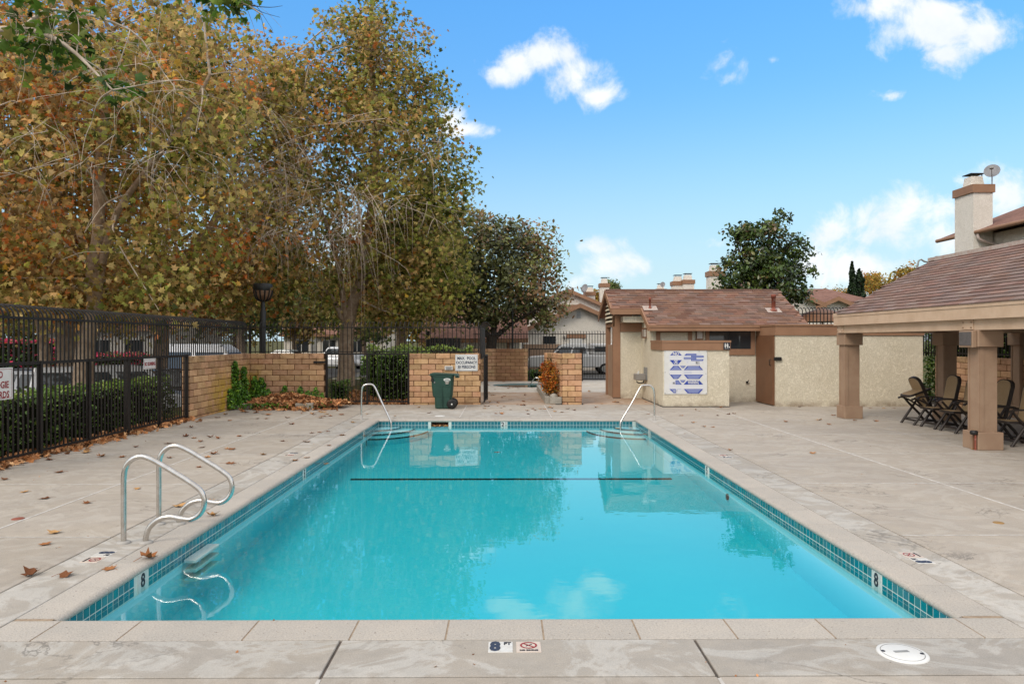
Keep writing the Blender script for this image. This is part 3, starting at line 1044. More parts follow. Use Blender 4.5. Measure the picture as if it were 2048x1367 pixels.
deck_tiles((3.50, c.y), PI / 2, '8')
for px, py in ((527, 908), (1385, 912)):
    c = G(px, py)
    deck_tiles((-3.5 if px < 1000 else 3.52, c.y), -PI / 2 if px < 1000 else PI / 2, '5')
# skimmer and valve lids let into the deck
def lid(px, py, r, m, label, rz=0.0):
    c = G(px, py)
    t = thing('access_lid', label, 'access lid', (c.x, c.y, 0))
    add('lid_plate', MB().lathe([(r, -.01), (r, .004), (r - .008, .008), (0.001, .008)], n=32), m, t, (c.x, c.y, 0))
    return t, c
t, c = lid(1805, 1306, .142, M['white'], 'round white plastic skimmer lid with two screws set in the poolside concrete')
add('rim_groove', MB().tube([(c.x + .118 * math.cos(a), c.y + .118 * math.sin(a), .0075) for a in np.linspace(0, 2 * PI, 33)], .0025, 4), M['grey'], t)
for s in (-1, 1):
    add('screw_hole', MB().lathe([(.012, 0), (.012, .002), (.001, .002)], n=10), M['ink'], t, (c.x + s * .105, c.y - s * .02, .008))
add('finger_slot', MB().box(-.045, .045, -.012, .012, 0, .002), M['grey'], t, (c.x, c.y + .012, .008), (0, 0, .1))
lid(1997, 1045, .05, pm('amber_plastic', (.33, .19, .06), rough=.5), 'small amber valve cap ringed by pale mineral stain on the deck')
lid(36, 1037, .06, M['vent'], 'small rusty drain cap beside the white deck joint near the ladder')
c = G(436, 848 + 0)
for px, label in ((852, 'low white skimmer cover disc on the coping behind the skimmer mouth'),):
    cc = Vector((A(878, 835, 17.5).x, 17.75, 0))
    t = thing('access_lid', label, 'access lid', cc)
    add('lid_plate', MB().lathe([(.13, -.01), (.13, .004), (.12, .007), (0.001, .007)], n=24), M['white'], t, cc)

# spa
sp = MB()
N = 40
cir = [(math.cos(2 * PI * i / N), math.sin(2 * PI * i / N)) for i in range(N)]
def circ(r, z):
    return [(SPA_C[0] + r * a, SPA_C[1] + r * b, z) for a, b in cir]
sp.add(circ(SPA_R, -.04) + circ(SPA_R, -.9), [(i, (i + 1) % N, N + (i + 1) % N, N + i) for i in range(N)])
sp.add(circ(SPA_R, -.9), [tuple(range(N))])
spa = structure('spa_pool', sp, M['plaster'])
def rim(r0, r1, z0, z1, m, name):
    b = MB()
    vs = circ(r0, z0) + circ(r0, z1) + circ(r1, z1) + circ(r1, z0)
    b.add(vs, [(k * N + i, k * N + (i + 1) % N, ((k + 1) % 4) * N + (i + 1) % N, ((k + 1) % 4) * N + i) for k in range(4) for i in range(N)])
    add(name, b, m, spa)
rim(SPA_R + .002, SPA_R + .28, -.06, .006, M['coping'], 'coping_ring')
rim(SPA_R - .004, SPA_R + .001, -.25, -.02, M['tile'], 'tile_ring')
b = MB()
sq = []
for a, bb in cir:
    k = 1.68 / max(abs(a), abs(bb))
    sq.append((SPA_C[0] + a * k, SPA_C[1] + bb * k, 0))
b.add(circ(SPA_R + .28, 0) + sq, [(i, N + i, N + (i + 1) % N, (i + 1) % N) for i in range(N)])
add('slab', b, M['pale'], deck)
b = MB()
b.add(circ(SPA_R + .0, -.035) + circ(SPA_R + .02, -.95), [tuple(range(N)), tuple(range(N, 2 * N))[::-1]] + [(i, N + i, N + (i + 1) % N, (i + 1) % N) for i in range(N)])
structure('spa_water', b, M['spa_water'])
t = thing('spa_handrail', 'thin steel handrail leaning over the round spa water', 'handrail', (1.18, 28.75, 0))
add('rail', MB().tube(catmull([(1.30, 28.85, .35), (1.15, 28.9, .35), (.95, 28.95, .05), (.8, 29.0, -.3)], 4), .02, 8), M['steel'], t)
add('post', MB().tube([(1.30, 28.85, 0), (1.30, 28.85, .35)], .02, 8), M['steel'], t)

# ================================================================== slump-block walls
BL, BH = 0.4225, 0.159
def block_me(L):
    return MB().cbox(-L / 2 + .006, L / 2 - .006, -.098, .098, -BH / 2 + .006, BH / 2 - .006, .010).mesh('block', M['block'])
BME = {}
def block_wall(name, label, p0, p1, top, cat='wall', off=0.0, bottom=0.0):
    p0, p1 = Vector((*p0, 0)), Vector((*p1, 0))
    d = p1 - p0
    L = d.length
    d.normalize()
    ang = math.atan2(d.y, d.x)
    w = thing(name, label, cat, p0)
    m4 = Matrix.Translation(p0) @ Matrix.Rotation(ang, 4, 'Z')
    add('mortar', MB().box(.008, L - .008, -.088, .088, bottom - .06, top - .008, m4), M['mortar'], w)
    z, row = top - BH / 2, 0
    while z > bottom - BH / 2 - .02:
        x = -off - (BL / 2 if row % 2 else 0)
        while x < L - .02:
            a, b = max(x, 0), min(x + BL, L)
            if b - a > .05:
                k = round(b - a, 2)
                if k not in BME:
                    BME[k] = block_me(k)
                jig = random.uniform(-.004, .004)
                add('block', BME[k], None, w, m4 @ Vector(((a + b) / 2, jig, z)), (0, 0, ang))
            x += BL
        z -= BH
        row += 1
    return w
FX = -7.43          # line of the fence and wall on that side
WTOP = 1.487
block_wall('block_wall', 'tan slump block wall with yellow lichen and ivy at its foot', (FX - .05, 16.88), (FX - .05, 20.76), WTOP)
block_wall('block_wall', 'tan slump block wall behind the leaf heap with a latch arm', (-7.6, 20.95), (-5.25, 20.95), WTOP, off=.2)
wall_bin = block_wall('block_wall', 'tan slump block wall behind the green bin', (-2.80, 20.95), (-.73, 20.95), WTOP, off=.08)
block_wall('block_wall', 'short slump block pier at the end of the planter', (1.64, 21.05), (2.215, 21.05), WTOP, off=.05)
block_wall('block_wall', 'slump block wing wall running back behind the orange shrub', (1.72, 21.17), (1.40, 23.0), WTOP - .02)
block_wall('block_wall', 'slump block stub turning off the wing wall above the orange shrub', (1.22, 23.05), (1.62, 23.05), WTOP - .02)
block_wall('block_wall', 'far slump block wall with a dark water mark behind the spa', (-1.6, 33.05), (1.0, 33.05), WTOP, off=.1)
block_wall('block_wall', 'slump block wall behind the row of recliner chairs', (12.25, 20.3), (12.75, 9.5), 1.42)

# ================================================================== iron fences
picket_cache = {}
def picket_me(z0, z1, w, curl=0.0, deg=112):
    k = (round(z0, 3), round(z1, 3), w, curl, deg)
    if k not in picket_cache:
        b = MB()
        pts = [(0, 0, z0), (0, 0, z1)]
        if curl:
            pts += [(0, curl - curl * math.cos(a), z1 + curl * math.sin(a)) for a in np.linspace(0, math.radians(deg), 9)[1:]]
            b.tube(pts, w * .72, 6, smooth=False)
        else:
            b.box(-w / 2, w / 2, -w / 2, w / 2, z0, z1)
        picket_cache[k] = b.mesh('picket', M['iron'])
    return picket_cache[k]

def pickets(f, p0, p1, gap, me, face):
    """face: heading of local +Y (the way the tops curl)"""
    p0, p1 = Vector(p0), Vector(p1)
    n = max(1, int(round((p1 - p0).length / gap)))
    for i in range(n + 1):
        add('picket', me, None, f, p0.lerp(p1, i / n), (0, 0, face))
def rail(f, a, b, w, h=None):
    add('rail', MB().bar(a, b, w, h), M['iron'], f)
def post(f, x, y, z0, z1, w=.05):
    add('post', MB().box(x - w / 2, x + w / 2, y - w / 2, y + w / 2, z0, z1), M['iron'], f)

f = thing('iron_fence', 'black iron fence with curled top on the street side of the deck', 'fence', (FX, 9, 0))
pickets(f, (FX, 9.0, 0), (FX, 16.78, 0), .112, picket_me(.09, 1.48, .020), PI / 2)
pickets(f, (FX, 9.0, 0), (FX, 20.7, 0), .114, picket_me(1.50, 2.21, .020, .19, 100), PI / 2)
rail(f, (FX, 8.9, .10), (FX, 16.84, .10), .036)
rail(f, (FX, 8.9, 1.50), (FX, 16.84, 1.50), .05, .05)
rail(f, (FX + .004, 8.9, 2.20), (FX + .004, 20.78, 2.20), .038)
for y in (10.25, 11.54, 12.88, 14.19, 15.5, 16.81):
    post(f, FX, y, .0, 1.53, .065)
YB = 20.95
f = thing('iron_fence', 'black iron fence with curled tips above the back wall and gate', 'fence', (-4, YB, 0))
pickets(f, (-7.40, YB, 0), (-.80, YB, 0), .127, picket_me(1.47, 2.24, .018, .15, 110), 0)
rail(f, (-7.45, YB, 2.235), (-.74, YB, 2.235), .032)
rail(f, (-7.45, YB, 1.53), (-.74, YB, 1.53), .026)
post(f, -.74, YB, 1.45, 2.30, .06)
post(f, -7.43, YB, 1.45, 2.30, .05)
f = thing('iron_fence', 'black iron fence return running back towards the dark screened enclosure', 'fence', (-.74, 22, 0))
pickets(f, (-.74, 21.1, 0), (-.74, 25.2, 0), .13, picket_me(1.3, 2.24, .018, .15, 110), -PI / 2)
rail(f, (-.745, 21.05, 2.235), (-.745, 25.3, 2.235), .032)
rail(f, (-.745, 21.05, 1.32), (-.745, 25.3, 1.32), .03)
# gate in the back wall
g = thing('iron_gate', 'black iron gate with a fixed panel in the back block wall', 'gate', (-4, YB, 0))
pickets(g, (-5.06, YB, 0), (-4.12, YB, 0), .118, picket_me(.10, 1.46, .020), 0)
pickets(g, (-3.97, YB, 0), (-2.92, YB, 0), .118, picket_me(.10, 1.46, .020), 0)
for z in (.09, 1.465):
    rail(g, (-5.2, YB, z), (-2.82, YB, z), .042)
for x in (-5.205, -4.03, -2.835):
    post(g, x, YB, .02, 1.50, .055)
add('latch_arm', MB().box(-5.55, -5.2, YB - .16, YB - .115, 1.20, 1.26), M['iron'], g)
# open gate leaf at the end of the wall by the bin
g = thing('iron_gate', 'black iron gate leaf swung open at the end of the wall near the bin', 'gate', (-.62, 21.0, 0))
add('frame', MB().box(-.655, -.615, 20.98, 21.02, .06, 1.42).box(-.60, -.55, 21.9, 21.94, .06, 1.42).bar((-.635, 21.0, 1.42), (-.575, 21.92, 1.42), .04).bar((-.635, 21.0, .10), (-.575, 21.92, .10), .04), M['iron'], g)
pickets(g, (-.628, 21.12, 0), (-.582, 21.82, 0), .117, picket_me(.12, 1.40, .018), 0)
# far fence and gates behind the spa
YF = 33.1
f = thing('iron_fence', 'black iron fence beyond the spa in front of the pale house', 'fence', (2, YF, 0))
pickets(f, (-1.4, YF, 0), (4.75, YF, 0), .131, picket_me(1.47, 2.16, .020, .13, 105), 0)
rail(f, (-1.5, YF, 2.155), (4.8, YF, 2.155), .035)
rail(f, (1.05, YF, 1.47), (4.8, YF, 1.47), .05)
pickets(f, (1.15, YF, 0), (3.36, YF, 0), .131, picket_me(.1, 1.46, .018), 0)
rail(f, (1.05, YF, .1), (3.4, YF, .1), .04)
post(f, 1.07, YF, 0, 1.50, .05)
g = thing('iron_gate', 'black iron gate with dark mesh screen beside the restroom hut', 'gate', (4.0, YF, 0))
post(g, 3.47, YF, 0, 1.52, .13)
pickets(g, (3.60, YF, 0), (4.75, YF, 0), .128, picket_me(.12, 1.46, .020), 0)
for z in (.08, 1.40):
    rail(g, (3.5, YF, z), (4.8, YF, z), .05)
# fence on the other side, behind the pavilion
XR = 12.25
f = thing('iron_fence', 'black iron fence with curled tops behind the pavilion and hut annex', 'fence', (XR, 20, 0))
pickets(f, (8.9, 25.2, 0), (12.3, 25.2, 0), .127, picket_me(1.2, 2.84, .024, .17, 110), 0)
rail(f, (8.9, 25.2, 2.80), (12.35, 25.2, 2.80), .032)
n = 100
for i in range(100):
    y = 25.2 - i * .125
    x = 12.35 + (25.2 - y) * .03 + .0
    if y < 10.5:
        break
    add('picket', picket_me(1.40, 2.84, .024, .17, 110), None, f, (x - .12, y, 0), (0, 0, -PI / 2))
rail(f, (12.225, 25.2, 2.80), (12.69, 10.4, 2.80), .032)
rail(f, (12.225, 25.2, 1.50), (12.69, 10.4, 1.50), .036)

# ================================================================== buildings
def slope_plate(b, e0, e1, r1, r0, t=.06):
    """a roof plane of thickness t: eave e0-e1, ridge r0-r1"""
    e0, e1, r1, r0 = map(Vector, (e0, e1, r1, r0))
    n = (e1 - e0).cross(r0 - e0).normalized()
    if n.z < 0:
        n = -n
    q = [e0, e1, r1, r0]
    vs = q + [p - n * t for p in q]
    return b.add(vs, [(0, 1, 2, 3), (7, 6, 5, 4)] + [(i, 4 + i, 4 + (i + 1) % 4, (i + 1) % 4) for i in range(4)])

def shingles(parent, e0, e1, r0, expo, tab, m, ok=None, limit=300, order=None):
    """courses of shingle tabs on the plane eave e0-e1, up-slope direction e0->r0"""
    e0, e1, r0 = Vector(e0), Vector(e1), Vector(r0)
    ax = (e1 - e0)
    L = ax.length
    ax.normalize()
    up = r0 - e0
    S = up.length
    up.normalize()
    nn = ax.cross(up).normalized()
    if nn.z < 0:
        nn = -nn
    R = Matrix((ax, up, nn)).transposed().to_4x4() @ Matrix.Rotation(-.10, 4, 'X')
    rot = R.to_euler()
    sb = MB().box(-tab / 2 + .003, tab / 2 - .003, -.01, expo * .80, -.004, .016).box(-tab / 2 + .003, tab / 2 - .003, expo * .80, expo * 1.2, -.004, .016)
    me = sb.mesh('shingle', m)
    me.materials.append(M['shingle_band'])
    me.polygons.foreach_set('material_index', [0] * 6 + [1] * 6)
    rest = MB()
    todo = []
    for r in range(int(S / expo + .3)):
        off = (r * .37 + random.uniform(-.1, .1)) % 1 * tab
        i = -1
        while True:
            u = off + i * tab
            i += 1
            if u - tab / 2 > L:
                break
            if u - tab / 2 < -.06 or u + tab / 2 > L + .06:
                continue
            p = e0 + ax * u + up * (r * expo) + nn * (.012 + random.uniform(0, .003))
            if ok is None or ok(u, r * expo, p):
                todo.append(p)
    if order:
        todo.sort(key=order)
    for k, p in enumerate(todo):
        if k < limit:
            add('shingle', me, None, parent, p, rot)
        else:
            m4 = R.copy()
            m4.translation = p
            rest.box(-tab / 2 + .003, tab / 2 - .003, -.01, expo * 1.2, -.004, .016, m4)
    if rest.v:
        o = add('shingle_field', rest, m, parent)
        o['kind'] = 'stuff'

# ------------------------------------------------------------------ restroom hut
hut = thing('restroom_hut', 'cream stucco restroom hut with brown shingle roof beyond the pool', 'building', (6, 21.7, 0))
YE, ZE, YL, ZL, YRG, ZRG, YBK, ZBK = 21.4, 2.31, 22.55, 2.864, 23.93, 3.53, 25.6, 2.70
XL, XSTEP, XRT = A(1211, 580, YRG).x, A(1298, 650, YE).x, A(1620, 648, YE).x
add('wall', MB().box(4.42, 7.75, 21.73, 25.0, 0, ZE - .05), M['stucco'], hut)
add('wall', MB().box(3.69, 4.42, 23.2, 23.4, 0, 2.13), M['stucco'], hut)
add('wall', MB().box(4.38, 4.418, 20.203, 25.0, 0, 1.585)
    .prism([(21.75, 1.587), (25.0, 1.587), (25.0, 2.75), (YRG, 3.30), (YL, 2.66), (21.75, 2.30)], .036, Matrix(((0, 0, 1, 4.381), (1, 0, 0, 0), (0, 1, 0, 0), (0, 0, 0, 1)))), M['stucco'], hut)
add('screen_wall', MB().box(4.38, 6.23, 20.05, 20.2, 0, 1.60), M['stucco'], hut)
add('cap_band', MB().box(4.345, 6.262, 20.015, 20.24, 1.585, 1.80).box(4.345, 4.46, 20.24, 21.6, 1.585, 1.80), M['trim'], hut)
add('cap_ledge', MB().box(4.335, 6.272, 20.0, 20.25, 1.802, 1.858).box(4.335, 4.47, 20.25, 21.6, 1.802, 1.858), M['trim'], hut)
add('trim_beam', MB().box(3.70, 4.40, 23.165, 23.36, 2.135, 2.42), M['trim'], hut)
add('soffit', MB().box(3.70, 4.40, 22.7, 23.35, 2.43, 2.62), M['stucco'], hut)
add('post', MB().box(3.455, 3.69, 23.19, 23.42, 0, 2.66), M['trim'], hut)
add('post', MB().box(3.455, 3.60, 24.72, 24.95, 0, 2.66), M['trim'], hut)
add('side_panel', MB().box(3.50, 3.53, 23.42, 24.72, 0, 1.72), M['column'], hut)
add('inner_wall', MB().box(4.05, 4.09, 23.42, 24.9, 0, 2.6), M['stucco'], hut)
# gable with slatted vent
gp = [(23.19, 2.30), (24.95, 2.30), (24.95, 2.93), (YRG, 3.44), (23.19, 3.10)]
M_yz = Matrix(((0, 0, 1, 3.46), (1, 0, 0, 0), (0, 1, 0, 0), (0, 0, 0, 1)))
add('gable_panel', MB().prism(gp, .04, M_yz), M['trim'], hut)
lv = add('louver_vent', MB().prism([(23.32, 2.42), (24.7, 2.42), (24.7, 2.93), (YRG, 3.30), (23.32, 3.0)], .012, Matrix.Translation((-.014, 0, 0)) @ M_yz), M['black'], hut)
for k in range(6):
    z = 2.47 + k * .135
    w = .69 if z < 2.95 else .69 - (z - 2.95) * 1.5
    add('slat', MB().box(-.03, .005, -w, w, -.030, .034), M['stucco'], lv, (3.438, 24.01, z), (0, .5, 0))
add('house_sign', text_mesh('II', .12, M['ink'], 1.0, .004), None, hut, (3.448, 23.8, 2.34), (PI / 2, 0, -PI / 2))
# roof
rb = MB()
slope_plate(rb, (XL, YL, ZL), (XRT, YL, ZL), (XRT, YRG, ZRG), (XL, YRG, ZRG))
slope_plate(rb, (XSTEP, YE, ZE), (XRT, YE, ZE), (XRT, YL, ZL), (XSTEP, YL, ZL))
slope_plate(rb, (XL, YBK, ZBK), (XRT, YBK, ZBK), (XRT, YRG, ZRG), (XL, YRG, ZRG))
roof = add('roof', rb, M['shingle'], hut)
slope = (ZRG - ZE) / (YRG - YE)
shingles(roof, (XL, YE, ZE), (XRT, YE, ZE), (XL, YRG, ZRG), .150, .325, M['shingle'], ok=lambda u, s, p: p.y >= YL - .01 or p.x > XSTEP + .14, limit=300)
add('ridge_cap', MB().bar((XL, YRG, ZRG + .012), (XRT, YRG, ZRG + .012), .16, .02), M['shingle'], roof)
add('fascia', MB().box(XSTEP - .0, XRT, YE - .035, YE, ZE - .17, ZE - .02), M['trim'], hut)
add('fascia', MB().box(XSTEP - .012, XRT + .01, YE - .055, YE - .036, ZE - .062, ZE + .008), M['trim'], hut)
add('fascia', MB().box(XL, XSTEP, YL - .035, YL, ZL - .19, ZL - .02), M['trim'], hut)
def barge(y0, z0, y1, z1, x, h=.17, t=.035):
    m4 = Matrix(((0, 0, 1, x), (1, 0, 0, 0), (0, 1, 0, 0), (0, 0, 0, 1)))
    return MB().prism([(y0, z0 + .01), (y1, z1 + .01), (y1, z1 - h), (y0, z0 - h)], t, m4)
add('barge_board', barge(YL, ZL, YRG, ZRG, XL - .036), M['trim'], hut)
add('barge_board', barge(YBK, ZBK, YRG, ZRG, XL - .036), M['trim'], hut)
add('barge_board', barge(YE, ZE, YL, ZL, XSTEP - .036), M['trim'], hut)
add('gable_infill', MB().prism([(YE + .25, ZE - .16), (YL + .5, ZL - .25), (YL + .5, ZE - .3), (YE + .25, ZE - .3)], .05, Matrix(((0, 0, 1, XSTEP + .2), (1, 0, 0, 0), (0, 1, 0, 0), (0, 0, 0, 1)))), M['stucco'], hut)
# openings
wn = add('window', MB().box(6.14, 7.40, 21.715, 21.728, 1.60, 2.16), M['glass'], hut)
add('frame', MB().box(6.03, 6.14, 21.69, 21.73, 1.42, 2.2).box(7.40, 7.53, 21.69, 21.73, 1.42, 2.2).box(6.14, 7.40, 21.69, 21.73, 1.42, 1.60), M['trim'], wn)
add('mullion', MB().box(6.74, 6.77, 21.70, 21.726, 1.60, 2.16), M['black'], wn)
tp = add('transom', MB().box(4.66, 5.50, 21.715, 21.728, 1.2, 2.10), M['stucco'], hut)
add('frame', MB().box(4.54, 4.66, 21.69, 21.73, 1.2, 2.2).box(5.50, 5.62, 21.69, 21.73, 1.2, 2.2).box(4.66, 5.50, 21.69, 21.73, 2.10, 2.2), M['trim'], tp)
def sconce(c, rz):
    m4 = Matrix.Translation(c) @ Matrix.Rotation(rz, 4, 'Z')
    s = add('wall_lamp', MB().box(-.09, .09, -.02, 0, -.16, .16, m4).box(-.1, .1, -.13, -.02, .12, .16, m4).box(-.1, .1, -.13, -.02, -.16, -.12, m4).box(-.1, -.085, -.13, -.115, -.12, .12, m4).box(.085, .1, -.13, -.115, -.12, .12, m4), M['doorpaint'], hut)
    add('diffuser', MB().box(-.082, .082, -.118, -.021, -.118, .118, m4), M['lens'], s)
sconce((5.83, 21.73, 2.03), 0)
sconce((4.38, 22.45, 2.09), -PI / 2)
# annex with its door
add('annex_wall', MB().box(7.60, 11.75, 20.2, 25.0, 0, 2.0), M['stucco'], hut)
add('annex_band', MB().box(7.57, 11.78, 20.165, 25.0, 2.003, 2.262), M['trim'], hut)
add('annex_ledge', MB().box(7.55, 11.80, 20.14, 25.0, 2.265, 2.31), M['trim'], hut)
dr = add('door', MB().box(7.545, 7.598, 20.30, 21.68, .03, 2.0), M['doorpaint'], hut)
add('handle', MB().tube([(7.545, 20.45, 1.32), (7.50, 20.45, 1.30), (7.50, 20.45, 1.16), (7.545, 20.45, 1.14)], .012, 6), M['black'], dr)
add('lock_box', MB().cbox(7.53, 7.74, 20.14, 20.198, 1.29, 1.39, .008), M['black'], hut)
add('light_switch', MB().cbox(9.62, 9.66, 20.19, 20.199, 1.05, 1.4, .002), M['white'], hut)
add('base_gap', MB().box(4.37, 6.235, 20.035, 20.049, .0, .022).box(4.364, 4.379, 20.05, 23.1, 0, .022).box(3.45, 3.70, 23.175, 23.189, 0, .022), M['black'], hut)
hb = A(1494, 764, 21.72)
add('hose_stub', MB().cbox(hb.x - .035, hb.x + .03, 21.68, 21.728, hb.z - .03, hb.z + .03, .006).tube([(hb.x, 21.70, hb.z), (hb.x + .03, 21.66, hb.z + .06)], .012, 6), M['black'], hut)
# roof vents
def vent(px, py, h, r, y):
    z = ZE + (y - YE) * slope
    x = A(px, py, y).x
    v = add('vent_pipe', MB().lathe([(r, -.05), (r, h - .09), (r * 1.25, h - .09), (r * 1.25, h - .01), (r * .9, h)], (x, y, z), 14), M['vent'], hut)
    add('flashing', MB().lathe([(r * 2.0, .0), (r * 1.1, .10)], (x, y, z), 14), M['vent'], v)
    add('flashing_plate', MB().box(-.22, .22, -.17, .17, .0, .006), M['flash'], v, (x, y, z + .03), (math.atan(slope), 0, 0))
vent(1300, 616, .36, .03, 22.5)
vent(1547, 622, .52, .062, 22.35)

# things on the hut
t = thing('drinking_fountain', 'grey steel drinking fountain on the corner of the hut', 'drinking fountain', (4.25, 22.6, .8))
add('back_plate', MB().cbox(4.352, 4.379, 22.25, 22.75, .62, 1.02, .006), M['grey'], t)
add('basin', MB().cbox(4.02, 4.352, 22.30, 22.70, .62, .82, .02), pm('brushed_grey', (.27, .255, .235), rough=.4, metal=.4), t)
add('spout', MB().tube([(4.12, 22.4, .82), (4.12, 22.4, .87), (4.15, 22.4, .90)], .022, 8), M['white'], t)
add('drain_pipe', MB().tube(catmull([(4.32, 22.5, .62), (4.28, 22.5, .54), (4.15, 22.5, .53), (4.08, 22.5, .58)], 4), .018, 7), M['black'], t)

t = thing('restroom_sign', 'small black restroom sign with white figures on the brown cap', 'sign', (6.15, 20.0, 1.7))
add('sign_plate', MB().cbox(6.055, 6.238, 19.990, 20.0, 1.60, 1.80, .002), M['ink'], t)
def figure(x, skirt):
    b = MB()
    m4 = Matrix.Translation((x, 19.989, 1.735)) @ Matrix.Rotation(PI / 2, 4, 'X')
    b.prism([(.012 * math.cos(a), .035 + .012 * math.sin(a)) for a in np.linspace(0, 2 * PI, 11)[:-1]], .002, m4)
    body = [(-.02, .02), (.02, .02), (.026 if not skirt else .014, -.02), (.016 if not skirt else .03, -.045), (.012, -.045), (.012, -.085), (-.012, -.085), (-.012, -.045), (-.016 if not skirt else -.03, -.045), (-.026 if not skirt else -.014, -.02)]
    return b.prism(body, .002, m4)
add('pictogram', figure(6.105, True), M['white'], t)
add('pictogram', figure(6.165, False), M['white'], t)
add('pictogram', MB().prism([(.02 * math.cos(a), .02 * math.sin(a)) for a in np.linspace(0, 2 * PI, 11)[:-1]], .002, Matrix.Translation((6.212, 19.989, 1.672)) @ Matrix.Rotation(PI / 2, 4, 'X')), M['white'], t)
add('lettering', text_mesh('RESTROOM', .022, M['white'], .95), None, t, (6.146, 19.988, 1.625), (PI / 2, 0, 0))

# pool rules board
bx0, bx1, bz0, bz1 = 4.41, 5.61, .36, 1.575
t = thing('rules_board', 'white board of blue pool rules screwed to the screen wall', 'sign', (5.0, 20.05, .9))
bd = add('board', MB().cbox(bx0, bx1, 20.030, 20.047, bz0, bz1, .003), M['white'], t)
def bp(u, v, y=20.028):
    """position on the board from the photograph's close-up (fractions of its width and height)"""
    return Vector((bx0 + u * (bx1 - bx0), y, bz1 - v * (bz1 - bz0)))
def patch(name, pts, m, y=20.028, th=.002):
    q = [bp(u, v, 0) for u, v in pts]
    b = MB().prism([(p.x, p.z) for p in q], th, Matrix(((1, 0, 0, 0), (0, 0, -1, y), (0, 1, 0, 0), (0, 0, 0, 1))))
    return add(name, b, m, t)
def words(body, u, v, size, m, sx=1.0, bold=.0, y=20.022):
    return add('lettering', text_mesh(body, size, m, sx, bold, .0006), None, t, bp(u, v, y), (PI / 2, 0, 0))
U = lambda x: (x - 205) / 1090.0
V = lambda y: (y - 125) / 1085.0
def PP(*xy):
    return [(U(x), V(y)) for x, y in xy]
panel = pm('sign_panel_white', (.74, .75, .78), rough=.5)
# raised white shapes, then blue fields
for pts in (PP((325, 245), (440, 135), (560, 135), (680, 245), (680, 370), (560, 480), (440, 480), (325, 370)),
            PP((690, 245), (760, 190), (1140, 190), (1215, 260), (1215, 370), (1120, 480), (790, 480), (690, 370)),
            PP((325, 612), (440, 497), (560, 497), (660, 612), (1215, 612), (1215, 715), (1100, 835), (780, 835), (680, 720), (560, 835), (440, 835), (325, 715)),
            PP((325, 970), (440, 855), (560, 855), (660, 970), (1215, 970), (1215, 1075), (1100, 1190), (780, 1190), (680, 1080), (560, 1190), (440, 1190), (325, 1075))):
    patch('sign_panel', pts, panel, 20.029)
BF = lambda *xy: patch('sign_field', PP(*xy), M['blue'], 20.0265)
BF((352, 245), (440, 150), (560, 150), (650, 245))
BF((340, 360), (655, 360), (560, 465), (440, 465))
BF((712, 245), (765, 200), (1020, 200), (1020, 245))
BF((885, 250), (1190, 250), (1205, 262), (1205, 292), (885, 292))
BF((700, 294), (1020, 294), (1020, 336), (700, 336))
BF((885, 340), (1205, 340), (1180, 382), (885, 382))
BF((340, 608), (440, 503), (560, 503), (650, 608))
BF((605, 500), (750, 500), (700, 556), (655, 556))
BF((700, 608), (790, 508), (1100, 508), (1190, 608))
BF((345, 722), (650, 722), (550, 828), (440, 828))
BF((700, 722), (1195, 722), (1095, 828), (800, 828))
BF((490, 862), (560, 862), (650, 968), (490, 968))
BF((600, 858), (748, 858), (700, 916), (650, 916))
BF((695, 968), (790, 870), (1095, 870), (1190, 968))
BF((335, 1080), (500, 1080), (500, 1178), (440, 1178))
BF((700, 1080), (1190, 1080), (1090, 1188), (800, 1188))
PB = lambda x0, x1, y: patch('small_print', PP((x0, y - 7), (x1, y - 7), (x1, y + 7), (x0, y + 7)), M['paleblue'], 20.0245, .001)
for x0, x1, y in ((780, 1010, 222), (900, 1180, 271), (715, 1010, 315), (900, 1170, 361), (450, 545, 525), (420, 580, 555), (390, 610, 585), (800, 1085, 535), (775, 1115, 562), (745, 1145, 588),
                  (400, 600, 745), (425, 575, 775), (450, 545, 803), (765, 1140, 748), (790, 1110, 776), (815, 1080, 803), (500, 560, 890), (505, 590, 918), (510, 615, 945), (625, 725, 515), (655, 695, 535), (620, 720, 876), (655, 690, 897),
                  (395, 490, 1105), (420, 490, 1135), (760, 1130, 1105), (790, 1100, 1133), (820, 1075, 1162)):
    PB(x0, x1, y)
for x0, x1, y in ((700, 900, 645), (700, 900, 680), (705, 850, 362), (1040, 1160, 300), (700, 860, 272), (1040, 1150, 222), (775, 815, 415), (520, 640, 1085)):
    patch('small_print', PP((x0, y - 5), (x1, y - 5), (x1, y + 5), (x0, y + 5)), M['paleblue'], 20.0262, .001)
words('NO', U(500), V(205), .125, M['white'], .9, .004)
words('X', U(498), V(412), .12, M['white'], 1.1, .004)
add('ring', MB().tube([bp(U(498) + .048 * math.cos(a), V(412) + .048 * math.sin(a), 20.0255) for a in np.linspace(0, 2 * PI, 15)], .004, 4), M['white'], t)
words('911', U(1050), V(437), .12, M['ink'], .62, .002)
words('WARNING', U(942), V(918), .135, M['white'], .48, .003)
words('30', U(445), V(935), .075, M['ink'], .75, .002)
words('NO', U(462), V(1140), .06, M['white'], .6, .001)
words('?', U(525), V(1130), .085, M['ink'], .8, .002)
words('NO LIFEGUARD', U(850), V(1128), .0, M['white']) if False else None
for u, v in ((.02, .02), (.81, .02), (.98, .02), (.02, .98), (.98, .98), (.02, .5), (.97, .53), (.12, .535), (.82, .35), (.63, .98), (.80, .98)):
    add('screw', MB().lathe([(.010, 0), (.007, .006), (.001, .006)], n=8), M['ink'], t, bp(u, v, 20.030), (PI / 2, 0, 0))

